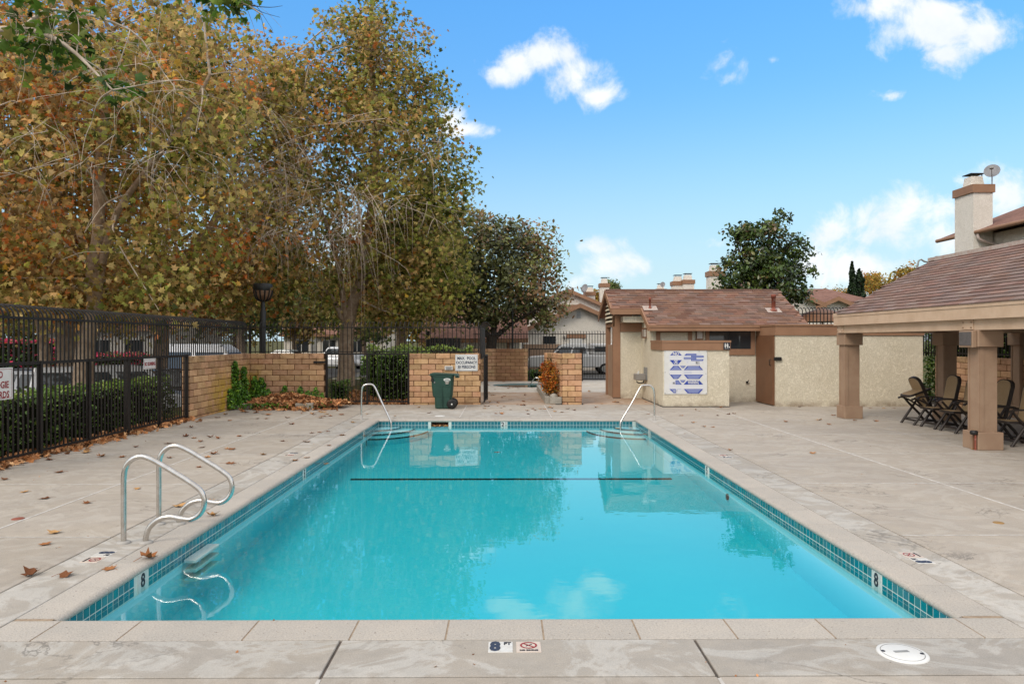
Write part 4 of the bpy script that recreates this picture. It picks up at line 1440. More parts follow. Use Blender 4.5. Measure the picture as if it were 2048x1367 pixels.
# ------------------------------------------------------------------ pavilion
pav = thing('pavilion', 'tan timber pavilion with a brown shingle gable roof over the chairs', 'pavilion', (8.2, 12, 0))
PE, PZ, PR, PRZ, PYF, PYN = 7.93, 2.47, 10.30, 3.80, 17.30, 7.0
def column(x, y, wx=.29, wy=.30, chip=False):
    c = add('column', MB().cbox(x - wx / 2, x + wx / 2, y - wy / 2, y + wy / 2, .02, 2.03, .006), M['column'], pav)
    add('base', MB().cbox(x - .215, x + .215, y - .215, y + .215, 0, .30, .008), M['column'], c)
    add('cap', MB().cbox(x - .215, x + .215, y - .215, y + .215, 1.745, 2.028, .008), M['column'], c)
    for s in (-1, 1):
        add('edge_strip', MB().box(x - wx / 2 - .014, x - wx / 2 - .001, y + s * wy / 2 - .035 * (s > 0), y + s * wy / 2 + .035 * (s < 0), .305, 1.74), M['column'], c)
    add('corner_strip', MB().box(x - wx / 2, x - wx / 2 + .06, y - wy / 2 - .014, y - wy / 2 - .001, .305, 1.74), M['column'], c)
    return c
column(8.235, 17.19, .34, .30)
column(8.19, 12.30, .30, .30)
column(8.19, 7.9, .30, .30)
column(10.30, 16.75, .30, .30)
column(12.4, 17.19, .32, .30)
column(12.4, 12.3, .32, .30)
add('beam', MB().box(7.99, 8.16, PYN, 17.28, 2.032, 2.25), M['tan'], pav)
add('beam', MB().box(12.35, 12.5, PYN, 17.28, 2.032, 2.25), M['tan'], pav)
add('beam', MB().box(8.165, 12.34, 17.0, 17.27, 2.032, 2.25), M['tan'], pav)
add('fascia', MB().box(7.90, 7.985, PYN, PYF, 2.215, 2.475), M['tan'], pav)
add('fascia', MB().box(7.888, 7.899, PYN, PYF + .01, 2.415, 2.50), M['tan'], pav)
for y in (17.12, 12.38):
    gp_ = add('gusset_plate', MB().box(7.972, 7.987, y - .15, y + .15, 2.04, 2.212), M['tan'], pav)
    for sy in (-.11, .11):
        for z in (2.08, 2.165):
            add('bolt', MB().lathe([(.017, 0), (.013, .014), (.001, .014)], n=8), M['column'], gp_, (7.972, y + sy, z), (0, -PI / 2, 0))
rb = MB()
slope_plate(rb, (7.90, PYN, PZ), (7.90, PYF, PZ), (PR, PYF, PRZ), (PR, PYN, PRZ), .07)
slope_plate(rb, (2 * PR - 7.90, PYN, PZ), (2 * PR - 7.90, PYF, PZ), (PR, PYF, PRZ), (PR, PYN, PRZ), .07)
roof = add('roof', rb, M['shingle2'], pav)
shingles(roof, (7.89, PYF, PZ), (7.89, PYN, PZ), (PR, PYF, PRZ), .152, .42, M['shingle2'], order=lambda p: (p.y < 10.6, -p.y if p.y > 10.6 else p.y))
add('ridge_cap', MB().bar((PR, PYF, PRZ + .0), (PR, PYN, PRZ + .0), .24, .08), M['flash'], roof)
add('gable_panel', MB().add([(8.0, 17.2, 2.25), (12.6, 17.2, 2.25), (10.3, 17.2, 3.68), (8.0, 17.25, 2.25), (12.6, 17.25, 2.25), (10.3, 17.25, 3.68)], [(0, 1, 2), (5, 4, 3), (0, 3, 4, 1), (1, 4, 5, 2), (2, 5, 3, 0)]), M['tan'], pav)
t = thing('wall_speaker', 'grey boxed speaker mounted on the cap of a pavilion column', 'speaker', (7.9, 12.2, 1.9))
add('housing', MB().cbox(7.90, 7.974, 12.13, 12.50, 1.735, 2.02, .008), M['column'], t)
add('grille', MB().cbox(7.888, 7.899, 12.155, 12.475, 1.77, 2.0, .004), pm('speaker_grey', (.13, .115, .11), (.10, .09, .085), 14, .8), t)
t = thing('path_light', 'small black path light with twin pipes at the foot of a pavilion column', 'path light', (7.93, 12.2, 0))
add('stake', MB().tube([(7.945, 12.12, 0), (7.945, 12.12, .27)], .016, 7), M['vent'], t)
add('stake', MB().tube([(7.945, 12.17, 0), (7.945, 12.17, .27)], .014, 7), M['doorpaint'], t)
add('cap', MB().lathe([(.05, .26), (.062, .275), (.062, .315), (.045, .33)], (7.935, 12.145, 0), 14), M['black'], t)

# ------------------------------------------------------------------ recliner chairs (facing -X in their own frame)
def chair(name, label, loc, rz, lean, fold=0.0):
    t = thing(name, label, 'chair', loc, 'folding recliner chairs lined up under the pavilion', rz)
    m4 = Matrix.Translation(loc) @ Matrix.Rotation(rz, 4, 'Z')
    P = lambda x, y, z: m4 @ Vector((x, y, z))
    def limb(name, pts, r, n=8):
        b = MB()
        b.tube([P(*p) for p in pts], r, n)
        return add(name, b, M['resin'], t)
    for s in (-.25, .25):
        limb('leg', [(-.05, s, 0), (.10, s, .22), (.24, s, .42), (.36, s, .62)], [.029, .028, .026, .022])
        limb('leg', [(.50, s * .92, 0), (.34, s * .92, .22), (.12, s * .92, .44), (-.02, s * .92, .60)], [.029, .028, .026, .022])
        if not fold:
            arm = catmull([(-.10, s * 1.08, .60), (-.04, s * 1.08, .635), (.15, s * 1.08, .645), (.42, s * 1.08, .62), (.52, s * 1.05, .60)], 3)
        else:
            arm = catmull([(-.10, s * 1.08, .56), (-.04, s * 1.08, .58), (.12, s * 1.08, .53), (.30, s * 1.08, .42), (.40, s * 1.05, .35)], 3)
        b = MB()
        for a_, b_ in zip(arm, arm[1:]):
            b.bar(P(*a_), P(*b_), .055, .028)
        add('armrest', b, M['resin'], t)
    limb('stretcher', [(0.02, -.25, .10), (.02, .25, .10)], .022)
    limb('stretcher', [(.43, -.23, .10), (.43, .23, .10)], .022)
    for s in (-.25, .25):
        limb('side_rail', [(.02, s * .96, .12), (.44, s * .94, .11)], .013)
    # seat: rounded sling on a frame
    tilt = .05 if not fold else -.35
    def S(u, v, dz=0):
        return P(-.12 + u * math.cos(tilt), v, .43 - math.sin(tilt) * u + dz + (.20 if fold else 0))
    outline = [(.50, -.22), (.50, .22), (.06, .22), (.015, .19), (0, .12), (0, -.12), (.015, -.19), (.06, -.22)]
    b = MB()
    k = len(outline)
    b.add([S(u, v, .012) for u, v in outline] + [S(u, v, -.028) for u, v in outline], [tuple(range(k)), tuple(range(k, 2 * k))[::-1]] + [(i, k + i, k + (i + 1) % k, (i + 1) % k) for i in range(k)])
    st = add('seat_frame', b, M['resin'], t)
    add('seat', MB().add([S(.02 + u * .94, v * .9, .016 - (.01 if .1 < u < .45 else 0)) for u, v in outline], [tuple(range(k))]), M['sling'], t)
    # backrest
    def B(h, v, d):
        if fold:
            return P(.36 - h * math.sin(lean) - d * math.cos(lean), v, .36 + h * math.cos(lean) - d * math.sin(lean))
        return P(.36 + h * math.sin(lean) - d * math.cos(lean), v, .40 + h * math.cos(lean) + d * math.sin(lean))
    H = .74
    ol = [(0, -.205), (0, .205), (H - .14, .225), (H - .06, .20), (H - .015, .13), (H, .05), (H, -.05), (H - .015, -.13), (H - .06, -.20), (H - .14, -.225)]
    k = len(ol)
    b = MB()
    b.add([B(h, v, .0) for h, v in ol] + [B(h, v, -.055) for h, v in ol], [tuple(range(k)), tuple(range(k, 2 * k))[::-1]] + [(i, k + i, k + (i + 1) % k, (i + 1) % k) for i in range(k)])
    add('back_frame', b, M['resin'], t)
    b = MB()
    inn = [(.03 + h * .925, v * .84) for h, v in ol]
    b.add([B(h, v, .006) for h, v in inn] + [B(h, v, .0005) for h, v in inn], [tuple(range(k))] + [(i, k + i, k + (i + 1) % k, (i + 1) % k) for i in range(k)])
    bk = add('backrest', b, M['sling'], t)
    pts = [B(h, v, .008) for h, v in [(.03 + h * .925, v * .84) for h, v in ol]]
    add('piping', MB().tube(pts + [pts[0]], .007, 5), pm('pale_piping', (.42, .31, .19), rough=.8) if 'piping' not in M else M['piping'], bk)
    return t
M['piping'] = pm('pale_piping', (.42, .31, .19), rough=.8)
chair('recliner_chair', 'tan and dark brown recliner chair folded forward, farthest along the row', (8.97, 15.93, 0), 0, .42, 1.0)
chair('recliner_chair', 'tan recliner chair with tall back standing next to the folded one', (8.99, 15.20, 0), 0, .20)
chair('recliner_chair', 'tan recliner chair whose back is hidden by the near pavilion column', (8.98, 14.49, 0), 0, .20)
chair('recliner_chair', 'tan recliner chair seen just past the near column, armrest only', (8.98, 13.62, 0), 0, .22)
chair('recliner_chair', 'tan recliner chair at the picture edge with its piped high back showing', (8.86, 12.72, 0), 0, .20)

# ------------------------------------------------------------------ poolside furniture
def bent(pts, r, sub=5):
    return MB().tube(catmull(pts, sub), r, 12)
lad = thing('pool_ladder', 'stainless steel pool ladder with two looped handrails', 'pool ladder', (-3.4, 6.95, 0))
for Y in (6.62, 7.29):
    pts = [(-3.50, Y, 0), (-3.50, Y, .35), (-3.497, Y, .62), (-3.455, Y, .735), (-3.36, Y, .79), (-3.25, Y, .765), (-3.05, Y, .65), (-2.86, Y, .53), (-2.785, Y, .455), (-2.765, Y, .36), (-2.80, Y, .27), (-2.88, Y, .218), (-2.97, Y, .222), (-3.08, Y, .24), (-3.18, Y, .215), (-3.265, Y, .14), (-3.297, Y, .05), (-3.297, Y, 0)]
    h = add('handrail', bent(pts, .0245, 4), M['steel'], lad)
    for x in (-3.50, -3.297):
        add('flange', MB().lathe([(.062, .0), (.062, .010), (.045, .020), (.026, .022)], (x, Y, 0), 16), M['chrome'] if False else pm('dull_flange', (.42, .40, .37), rough=.5) if 'flange' not in M else M['flange'], h)
        M.setdefault('flange', bpy.data.materials.get('dull_flange'))
for z in (-.175, -.26, -.345):
    add('tread', MB().cbox(-2.98, -2.865, 6.68, 7.22, z - .03, z, .004), M['white'], lad)
def grab(name, label, pts, foot):
    t = thing(name, label, 'handrail', foot, 'steel handrails over the corner steps')
    add('rail', bent(pts, .021, 4), M['steel'], t)
    add('collar', MB().lathe([(.05, 0), (.05, .008), (.03, .016), (.03, .10), (.024, .105)], foot, 14), M['flange'], t)
xl, xr = -3.40, 3.46
grab('step_handrail', 'bent steel handrail over the pool steps on the bin side', [(xl, 16.95, 0), (xl, 16.95, .35), (xl + .01, 16.95, .68), (xl + .05, 16.95, .79), (xl + .14, 16.95, .825), (xl + .25, 16.95, .82), (xl + .33, 16.93, .74), (xl + .50, 16.86, .40), (xl + .70, 16.75, .02), (xl + .735, 16.73, -.12), (xl + .74, 16.72, -.5)], (xl, 16.95, 0))
grab('step_handrail', 'bent steel handrail over the pool steps on the hut side', [(xr, 16.75, 0), (xr, 16.75, .35), (xr - .005, 16.75, .66), (xr - .05, 16.75, .77), (xr - .13, 16.75, .81), (xr - .27, 16.75, .81), (xr - .35, 16.73, .74), (xr - .55, 16.66, .40), (xr - .80, 16.55, .02), (xr - .825, 16.53, -.12), (xr - .83, 16.52, -.5)], (xr, 16.75, 0))

# wheeled bin
def wheeled_bin(loc):
    t = thing('wheeled_bin', 'dark green wheeled rubbish bin with slightly open lid by the block wall', 'bin', loc)
    X, Y, _ = loc
    rings = [(0, -.25, .19, .19), (.28, -.26, .20, .205), (.33, -.31, .215, .215), (.60, -.335, .235, .24), (.86, -.35, .25, .265), (.865, -.37, .27, .28), (.905, -.37, .28, .28)]
    b = MB()
    vs = []
    c = .05
    for z, x0, x1, hy in rings:
        for x, y in ((x0 + c, -hy), (x1 - c, -hy), (x1, -hy + c), (x1, hy - c), (x1 - c, hy), (x0 + c, hy), (x0, hy - c), (x0, -hy + c)):
            vs.append((X + x, Y + y, z + .02))
    n = 8
    fs = [(i * n + j, i * n + (j + 1) % n, (i + 1) * n + (j + 1) % n, (i + 1) * n + j) for i in range(len(rings) - 1) for j in range(n)]
    b.add(vs, fs + [tuple(range(n))[::-1], tuple(range(len(vs) - n, len(vs)))])
    add('body', b, M['bin'], t)
    add('ridge', MB().box(X - .06, X - .045, Y - .245, Y - .19, .05, .60).box(X - .06, X + .20, Y - .254, Y - .236, .62, .635), M['bin'], t)
    b = MB()
    lidp = [(-.40, .93), (-.36, .965), (-.25, .972), (.0, .955), (.2, .945), (.36, .935), (.39, .90), (.30, .885), (.27, .93), (-.1, .94), (-.38, .915)]
    m4 = Matrix(((1, 0, 0, X), (0, 0, 1, Y - .30), (0, 1, 0, 0), (0, 0, 0, 1)))
    b.prism(lidp, .60, m4)
    add('lid', b, M['bin'], t)
    add('handle', MB().tube([(X + .30, Y - .22, .86), (X + .385, Y - .22, .86), (X + .385, Y + .22, .86), (X + .30, Y + .22, .86)], .02, 7), M['bin'], t)
    add('side_grip', MB().cbox(X - .345, X - .28, Y - .285, Y - .20, .74, .85, .01), M['black'], t)
    for s in (-1, 1):
        w = add('wheel', MB().lathe([(.05, -.03), (.11, -.03), (.135, -.015), (.135, .015), (.11, .03), (.05, .03)], n=24), M['black'], t, (X + .215, Y + s * .245, .136), (PI / 2, 0, 0))
        add('hub', MB().lathe([(.022, -.045), (.022, .045)], n=10), M['white'], w, (X + .215, Y + s * .245, .136), (PI / 2, 0, 0))
        for k in range(5):
            a = k * 2 * PI / 5
            add('spoke', MB().bar((0, 0, 0), (.1 * math.cos(a), .1 * math.sin(a), 0), .022, .075), M['black'], w, (X + .215, Y + s * .245, .136), (PI / 2, 0, 0))
    m4 = Matrix.Translation((X + .085, Y - .262, .775)) @ Matrix.Rotation(PI / 2, 4, 'X')
    dec = add('decal', MB().prism([(.095 * math.cos(a), .043 * math.sin(a) + .02) for a in np.linspace(0, 2 * PI, 25)[:-1]], .002, m4), M['white'], t)
    add('decal_band', MB().prism([(-.05, .025), (.05, .025), (.055, .035), (-.055, .035)], .003, m4), M['bin'], dec)
    add('decal_print', MB().prism([(-.06, -.005), (.07, -.003), (.07, .012), (-.06, .010)], .003, m4), M['bin'], dec)
    add('decal_text', MB().prism([(-.05, -.06), (.055, -.06), (.06, -.035), (-.055, -.035)], .002, m4).prism([(-.04, -.095), (.04, -.095), (.04, -.07), (-.04, -.07)], .002, m4), M['lens'], t)
    add('badge', MB().lathe([(.02, 0), (.02, .004), (.001, .004)], n=12), M['grey'], t, (X - .25, Y - .272, .72), (PI / 2, 0, 0))
    return t
wheeled_bin((-1.68, 19.75, 0))

# signs
def sign(name, label, c, w, h, rz, lines, m, border=None, size=.1, sx=.9, bold=.001, gap=None):
    t = thing(name, label, 'sign', c)
    m4 = Matrix.Translation(c) @ Matrix.Rotation(rz, 4, 'Z')
    add('sign_plate', MB().cbox(-w / 2, w / 2, -.004, .004, -h / 2, h / 2, .003, m4), M['white'], t)
    if border:
        b = MB()
        e = .02
        for x0, x1, z0, z1 in ((-w / 2 + e, w / 2 - e, h / 2 - e - .006, h / 2 - e), (-w / 2 + e, w / 2 - e, -h / 2 + e, -h / 2 + e + .006), (-w / 2 + e, -w / 2 + e + .006, -h / 2 + e + .006, h / 2 - e - .006), (w / 2 - e - .006, w / 2 - e, -h / 2 + e + .006, h / 2 - e - .006)):
            b.box(x0, x1, -.0055, -.0042, z0, z1, m4)
        add('border', b, border, t)
    for body, x, z, s_ in lines:
        add('lettering', text_mesh(body, s_, m, sx, bold), None, t, m4 @ Vector((x, -.0062, z)), (PI / 2, 0, rz))
    return t
c = A(933, 725, 20.83)
sg = sign('occupancy_sign', 'white metal sign reading MAX. POOL OCCUPANCY 30 PERSONS on the block wall', c, .645, .475, 0, [('MAX.  POOL', 0, .125, .118), ('OCCUPANCY', 0, .0, .118), ('30 PERSONS', 0, -.125, .118)], M['navy'], pm('grey_blue_rim', (.30, .36, .46), rough=.5), sx=.82, bold=.0035)
add('underline', MB().box(-.27, -.17, -.0058, -.0045, -.198, -.190, Matrix.Translation(c)), M['navy'], sg)
c = A(897.5, 735.5, 20.83)
t = thing('wall_vent', 'small white louvred step light set in the block wall above the bin', 'wall light', c)
add('frame', MB().cbox(c.x - .115, c.x + .115, 20.80, 20.845, c.z - .057, c.z + .057, .006), M['white'], t)
for k in range(4):
    add('slat', MB().box(c.x - .085, c.x + .085, 20.79, 20.799, c.z - .038 + k * .022, c.z - .028 + k * .022), M['grey'], t)
def fsign(px, py, name, label, w, h, lines, size, sx, border=True):
    Y = G(px, 900, 0).y
    # on the fence line X = FX + .03
    x = FX + .045
    a = (px - 1024) / FPX
    cc, ss = math.cos(YAW), math.sin(YAW)
    tt = x / (a * cc + ss)
    y = (cc - a * ss) * tt
    z = EYE + (681 - py) / FPX * tt
    return sign(name, label, Vector((x, y, z)), w, h, PI / 2, lines, M['red'], M['red'] if border else None, sx=sx, bold=.003)
fsign(299.5, 727, 'warning_sign', 'white sign reading NO RUNNING in red on the black fence', .50, .215, [('NO RUNNING', 0, -.005, .115)], .1, .62)
fsign(-4, 768, 'warning_sign', 'white sign reading NO BOOGIE BOARDS in red on the black fence', .62, .47, [('NO', 0, .13, .14), ('BOOGIE', 0, -.02, .14), ('BOARDS', 0, -.165, .14)], .13, .85)

# lamp post
lp = A(526, 690, 22.0)
t = thing('lamp_post', 'black post lamp with caged bowl lantern behind the back fence', 'lamp post', (lp.x, 22, 0))
add('pole', MB().lathe([(.085, -.1), (.085, 2.75), (.06, 2.80), (.055, 3.10)], (lp.x, 22, 0), 16), M['black'], t)
hd = add('lantern', MB().lathe([(.10, 3.06), (.19, 3.13), (.25, 3.26), (.272, 3.37)], (lp.x, 22, 0), 20), pm('lantern_amber', (.26, .15, .09), (.16, .09, .06), 8, .35), t)
add('hood', MB().lathe([(.275, 3.37), (.285, 3.39), (.285, 3.55), (.26, 3.585), (.02, 3.60)], (lp.x, 22, 0), 20), M['black'], t)
for k in range(12):
    a = 2 * PI * k / 12
    pr = [(.105, 3.055), (.20, 3.12), (.262, 3.26), (.284, 3.38)]
    add('cage_bar', MB().tube([(lp.x + r * math.cos(a), 22 + r * math.sin(a), z) for r, z in pr], .022, 5), M['black'], hd)
add('finial', MB().lathe([(.07, .0), (.05, .05), (.02, .09)], (lp.x - .1, 21.8, 3.5), 10), M['black'], t)

# planter kerb by the pier, and the corner bed
t = thing('planter_kerb', 'low concrete planter kerb at the foot of the block pier', 'planter', (1.3, 24, 0))
k1, k2 = G(1097, 805), G(1125, 806)
add('side_kerb', MB().bar((1.22, 21.10, .10), (1.22, 27.0, .10), .14, .20), M['kerb'], t)
add('front_kerb', MB().cbox(1.29, 1.63, 21.0, 21.16, 0, .20, .01), M['kerb'], t)
add('soil', MB().box(1.295, 2.0, 21.17, 27.0, 0, .13), M['soil'], t)
t = thing('stone', 'pale rounded stone in the planter under the orange shrub', 'stone', (1.40, 21.35, .2))
r = random.Random(3)
b = MB().lathe([(.10, .0), (.14, .05), (.11, .12), (.03, .16)], (1.42, 21.33, .13), 9)
add('boulder', b, M['kerb'], t)

# ================================================================== houses beyond the pool ground
def house(name, label, x0, x1, y0, y1, z0, ze, axis, slope, over=.45, m='stucco_far', cat='house'):
    """gabled house; axis = direction of the ridge"""
    h = thing(name, label, cat, ((x0 + x1) / 2, (y0 + y1) / 2, z0))
    if axis == 'y':
        xm = (x0 + x1) / 2
        zr = ze + slope * (x1 - x0) / 2
        b = MB().add([(x0, y0, z0), (x1, y0, z0), (x1, y0, ze), (xm, y0, zr), (x0, y0, ze), (x0, y1, z0), (x1, y1, z0), (x1, y1, ze), (xm, y1, zr), (x0, y1, ze)],
                     [(0, 1, 2, 3, 4), (9, 8, 7, 6, 5), (1, 6, 7, 2), (5, 0, 4, 9)])
        add('wall', b, M[m], h)
        r = MB()
        zo = ze - slope * over
        slope_plate(r, (x0 - over, y0 - over, zo + .12), (x0 - over, y1 + over, zo + .12), (xm, y1 + over, zr + .12), (xm, y0 - over, zr + .12), .12)
        slope_plate(r, (x1 + over, y0 - over, zo + .12), (x1 + over, y1 + over, zo + .12), (xm, y1 + over, zr + .12), (xm, y0 - over, zr + .12), .12)
        add('roof', r, M['roof_far'], h)
        for xa in (x0 - over, x1 + over):
            f = MB().add([(xa, y0 - over - .04, zo + .10), (xm, y0 - over - .04, zr + .10), (xm, y0 - over - .04, zr - .16), (xa, y0 - over - .04, zo - .16), (xa, y0 - over - .005, zo + .10), (xm, y0 - over - .005, zr + .10), (xm, y0 - over - .005, zr - .16), (xa, y0 - over - .005, zo - .16)],
                         [(0, 1, 2, 3), (7, 6, 5, 4), (0, 4, 5, 1), (2, 6, 7, 3), (0, 3, 7, 4)])
            add('barge_board', f, M['trim'], h)
    else:
        ym = (y0 + y1) / 2
        zr = ze + slope * (y1 - y0) / 2
        b = MB().add([(x0, y0, z0), (x0, y1, z0), (x0, y1, ze), (x0, ym, zr), (x0, y0, ze), (x1, y0, z0), (x1, y1, z0), (x1, y1, ze), (x1, ym, zr), (x1, y0, ze)],
                     [(4, 3, 2, 1, 0), (5, 6, 7, 8, 9), (0, 5, 9, 4), (6, 1, 2, 7)])
        add('wall', b, M[m], h)
        r = MB()
        zo = ze - slope * over
        slope_plate(r, (x0 - over, y0 - over, zo + .12), (x1 + over, y0 - over, zo + .12), (x1 + over, ym, zr + .12), (x0 - over, ym, zr + .12), .12)
        slope_plate(r, (x0 - over, y1 + over, zo + .12), (x1 + over, y1 + over, zo + .12), (x1 + over, ym, zr + .12), (x0 - over, ym, zr + .12), .12)
        add('roof', r, M['roof_far'], h)
        add('fascia', MB().box(x0 - over, x1 + over, y0 - over - .04, y0 - over - .005, zo - .12, zo + .09), M['trim'], h)
    return h
def window(h, x0, x1, z0, z1, y, split=True, frame='white'):
    w = add('window', MB().box(x0, x1, y - .03, y - .004, z0, z1), M['glass'], h)
    t_ = .06
    b = MB().box(x0 - t_, x0, y - .05, y - .004, z0 - t_, z1 + t_).box(x1, x1 + t_, y - .05, y - .004, z0 - t_, z1 + t_).box(x0, x1, y - .05, y - .004, z1, z1 + t_).box(x0, x1, y - .05, y - .004, z0 - t_, z0)
    if split:
        b.box((x0 + x1) / 2 - .03, (x0 + x1) / 2 + .03, y - .05, y - .031, z0, z1)
    add('frame', b, M[frame], w)
def side_window(h, y0, y1, z0, z1, x):
    w = add('window', MB().box(x - .03, x - .004, y0, y1, z0, z1), M['glass'], h)
    add('frame', MB().box(x - .05, x - .004, y0 - .05, y0, z0 - .05, z1 + .05).box(x - .05, x - .004, y1, y1 + .05, z0 - .05, z1 + .05).box(x - .05, x - .004, y0, y1, z1, z1 + .05).box(x - .05, x - .004, y0, y1, z0 - .05, z0), M['flash'], w)
def chimney(h, cx, cy, wx, wy, z0, z1, m='stucco_far'):
    c = add('chimney', MB().box(cx - wx / 2, cx + wx / 2, cy - wy / 2, cy + wy / 2, z0, z1 - .30), M[m], h)
    add('chimney_band', MB().box(cx - wx / 2 - .06, cx + wx / 2 + .06, cy - wy / 2 - .06, cy + wy / 2 + .06, z1 - .30, z1), M['trim'], c)
    s = min(wx, wy) / 2 * .72
    cap = MB()
    cap.add([(cx - s, cy - s, z1), (cx + s, cy - s, z1), (cx + s, cy + s, z1), (cx - s, cy + s, z1), (cx - s * .8, cy - s * .8, z1 + .38), (cx + s * .8, cy - s * .8, z1 + .38), (cx + s * .8, cy + s * .8, z1 + .38), (cx - s * .8, cy + s * .8, z1 + .38)],
            [(0, 1, 5, 4), (1, 2, 6, 5), (2, 3, 7, 6), (3, 0, 4, 7), (4, 5, 6, 7)])
    add('flue', cap, M[m], c)
    add('flue_cap', MB().box(cx - s, cx + s, cy - s, cy + s, z1 + .46, z1 + .49).box(cx - s * .8, cx - s * .7, cy - s * .8, cy - s * .7, z1 + .38, z1 + .46).box(cx + s * .7, cx + s * .8, cy - s * .8, cy - s * .7, z1 + .38, z1 + .46).box(cx - s * .9, cx + s * .9, cy - s * .93, cy - s * .90, z1 + .06, z1 + .12), M['black'], c)
    return c
def dish(name, label, c, r, heading, elev):
    t = thing(name, label, 'satellite dish', c)
    m4 = Matrix.Translation(c) @ Matrix.Rotation(heading, 4, 'Z') @ Matrix.Rotation(elev, 4, 'Y')
    prof = [(0.001, 0), (r * .5, r * .06), (r * .85, r * .17), (r, r * .25), (r, r * .28), (r * .85, r * .20), (r * .5, r * .09), (0.001, r * .03)]
    n = 20
    b = MB()
    b.add([m4 @ Vector((z, q * math.cos(2 * PI * j / n) * .9, q * math.sin(2 * PI * j / n))) for q, z in prof for j in range(n)], [(i * n + j, i * n + (j + 1) % n, (i + 1) * n + (j + 1) % n, (i + 1) * n + j) for i in range(len(prof) - 1) for j in range(n)], True)
    add('reflector', b, M['dish'], t)
    add('feed_arm', MB().bar(m4 @ Vector((.0, 0, -r * .98)), m4 @ Vector((r * 1.25, 0, -r * .45)), r * .09).cbox(-r * .16, r * .16, -r * .22, r * .22, -r * .14, r * .14, r * .04, m4 @ Matrix.Translation((r * 1.27, 0, -r * .38))), M['grey'], t)
    add('mast', MB().tube(catmull([m4 @ Vector((-.02, 0, 0)), m4 @ Vector((-r * .3, 0, -r * .3)), Vector(c) + Vector((0, 0, -r * 1.2)), Vector(c) + Vector((0, 0, -r * 1.6))], 3), r * .07, 7), M['grey'], t)
    return t
M['dish'] = pm('dish_grey', (.27, .27, .28), (.22, .22, .23), 20, .5)

# house with the big chimney, behind the pavilion
hx = 18.05
h = thing('chimney_house', 'tall cream house with a big stucco chimney rising behind the pavilion roof', 'house', (22, 25, 0))
add('wall', MB().box(hx, 26, 12, 28.2, -.05, 5.82), M['stucco_far'], h)
r = MB()
ex, ez, rx, rz = 17.40, 5.92, 22.0, 7.70
slope_plate(r, (ex, 11, ez), (ex, 28.9, ez), (rx, 28.9, rz), (rx, 11, rz), .10)
slope_plate(r, (2 * rx - ex, 11, ez), (2 * rx - ex, 28.9, ez), (rx, 28.9, rz), (rx, 11, rz), .10)
add('roof', r, M['roof_far'], h)
add('gable', MB().add([(hx, 28.15, 5.8), (26, 28.15, 5.8), (rx, 28.15, 7.5), (hx, 12.05, 5.8), (26, 12.05, 5.8), (rx, 12.05, 7.5)], [(0, 1, 2), (5, 4, 3)]), M['stucco_far'], h)
add('gutter', MB().tube([(ex - .05, 11, ez - .07), (ex - .05, 26.45, ez - .07)], .075, 8), M['trim'], h)
add('gutter', MB().tube([(ex - .05, 27.55, ez - .07), (ex - .05, 28.85, ez - .07)], .075, 8), M['trim'], h)
add('downpipe', MB().tube(catmull([(ex - .03, 26.35, ez - .12), (ex, 26.3, ez - .35), (hx - .15, 26.2, ez - .55), (hx - .06, 26.15, ez - .8), (hx - .06, 26.15, 3.0)], 4), .055, 8), M['flash'], h)
chimney(h, 17.62, 27.0, .72, 1.10, -.05, 7.62)
side_window(h, 23.6, 24.5, 4.1, 5.05, hx)
side_window(h, 27.72, 28.0, 4.2, 5.2, hx)
d1 = A(1984, 344, 26.4)
dish('satellite_dish', 'grey satellite dish on the big chimney behind the pavilion', d1, .29, -.70 * PI, -.50)

# pale gabled houses and the low garage beyond the spa
h = house('gabled_house', 'pale stucco gabled house with louvre vent and white garage door beyond the spa', 1.1, 8.3, 46, 56, -.1, 2.50, 'y', .445)
window(h, 2.42, 3.12, 1.72, 2.08, 46, True, 'black')
add('louvre', MB().box(4.50, 4.78, 45.95, 45.996, 3.28, 3.74), M['white'], h)
for k in range(5):
    add('slat', MB().box(4.52, 4.76, 45.93, 45.949, 3.31 + k * .085, 3.36 + k * .085), M['grey'], h)
add('garage_door', MB().box(4.05, 4.85, 45.95, 45.996, -.05, 1.98), M['white'], h)
add('door_header', MB().box(3.85, 5.10, 45.93, 45.996, 2.02, 2.25), M['trim'], h)
add('wainscot', MB().box(1.12, 3.84, 45.96, 45.996, -.05, 1.62), M['column'], h)
add('wall_lamp', MB().box(3.66, 3.74, 45.88, 45.996, 1.95, 2.15), M['black'], h)
h = house('gabled_house', 'pale two storey house with twin chimneys rising behind the gabled house', 1.6, 8.2, 57, 66, -.1, 4.42, 'y', .43)
add('trim_band', MB().box(4.35, 5.9, 56.93, 56.996, 4.28, 4.70), M['trim'], h)
chimney(h, A(1179, 585, 58).x, 58, .8, .9, 3, A(1179, 584, 58).z)
chimney(h, A(1207, 567, 57.6).x + .05, 57.6, .72, .8, 3, A(1207, 567, 57.6).z)
dd = A(1170, 577, 56.9)
dish('satellite_dish', 'small satellite dish on the ridge of the house beyond the spa', dd, .36, -.75 * PI, -.35)
h = house('garage_building', 'low garage building with brown roof behind the far iron fence', -4.6, .8, 42.5, 49, -.35, 2.12, 'x', .52, .5)
add('door', MB().box(-.75, .05, 42.44, 42.49, -.3, 1.85), M['stucco'], h)
add('door_frame', MB().box(-.90, -.76, 42.42, 42.49, -.3, 2.0).box(.06, .20, 42.42, 42.49, -.3, 2.0), M['trim'], h)
for x in (-4.1, -3.3, -2.5):
    add('batten', MB().box(x, x + .16, 42.43, 42.49, -.3, 2.05), M['white'], h)
add('wainscot', MB().box(.21, .78, 42.45, 42.49, -.3, 1.3).box(-2.2, -.91, 42.45, 42.49, -.3, 1.3), M['column'], h)
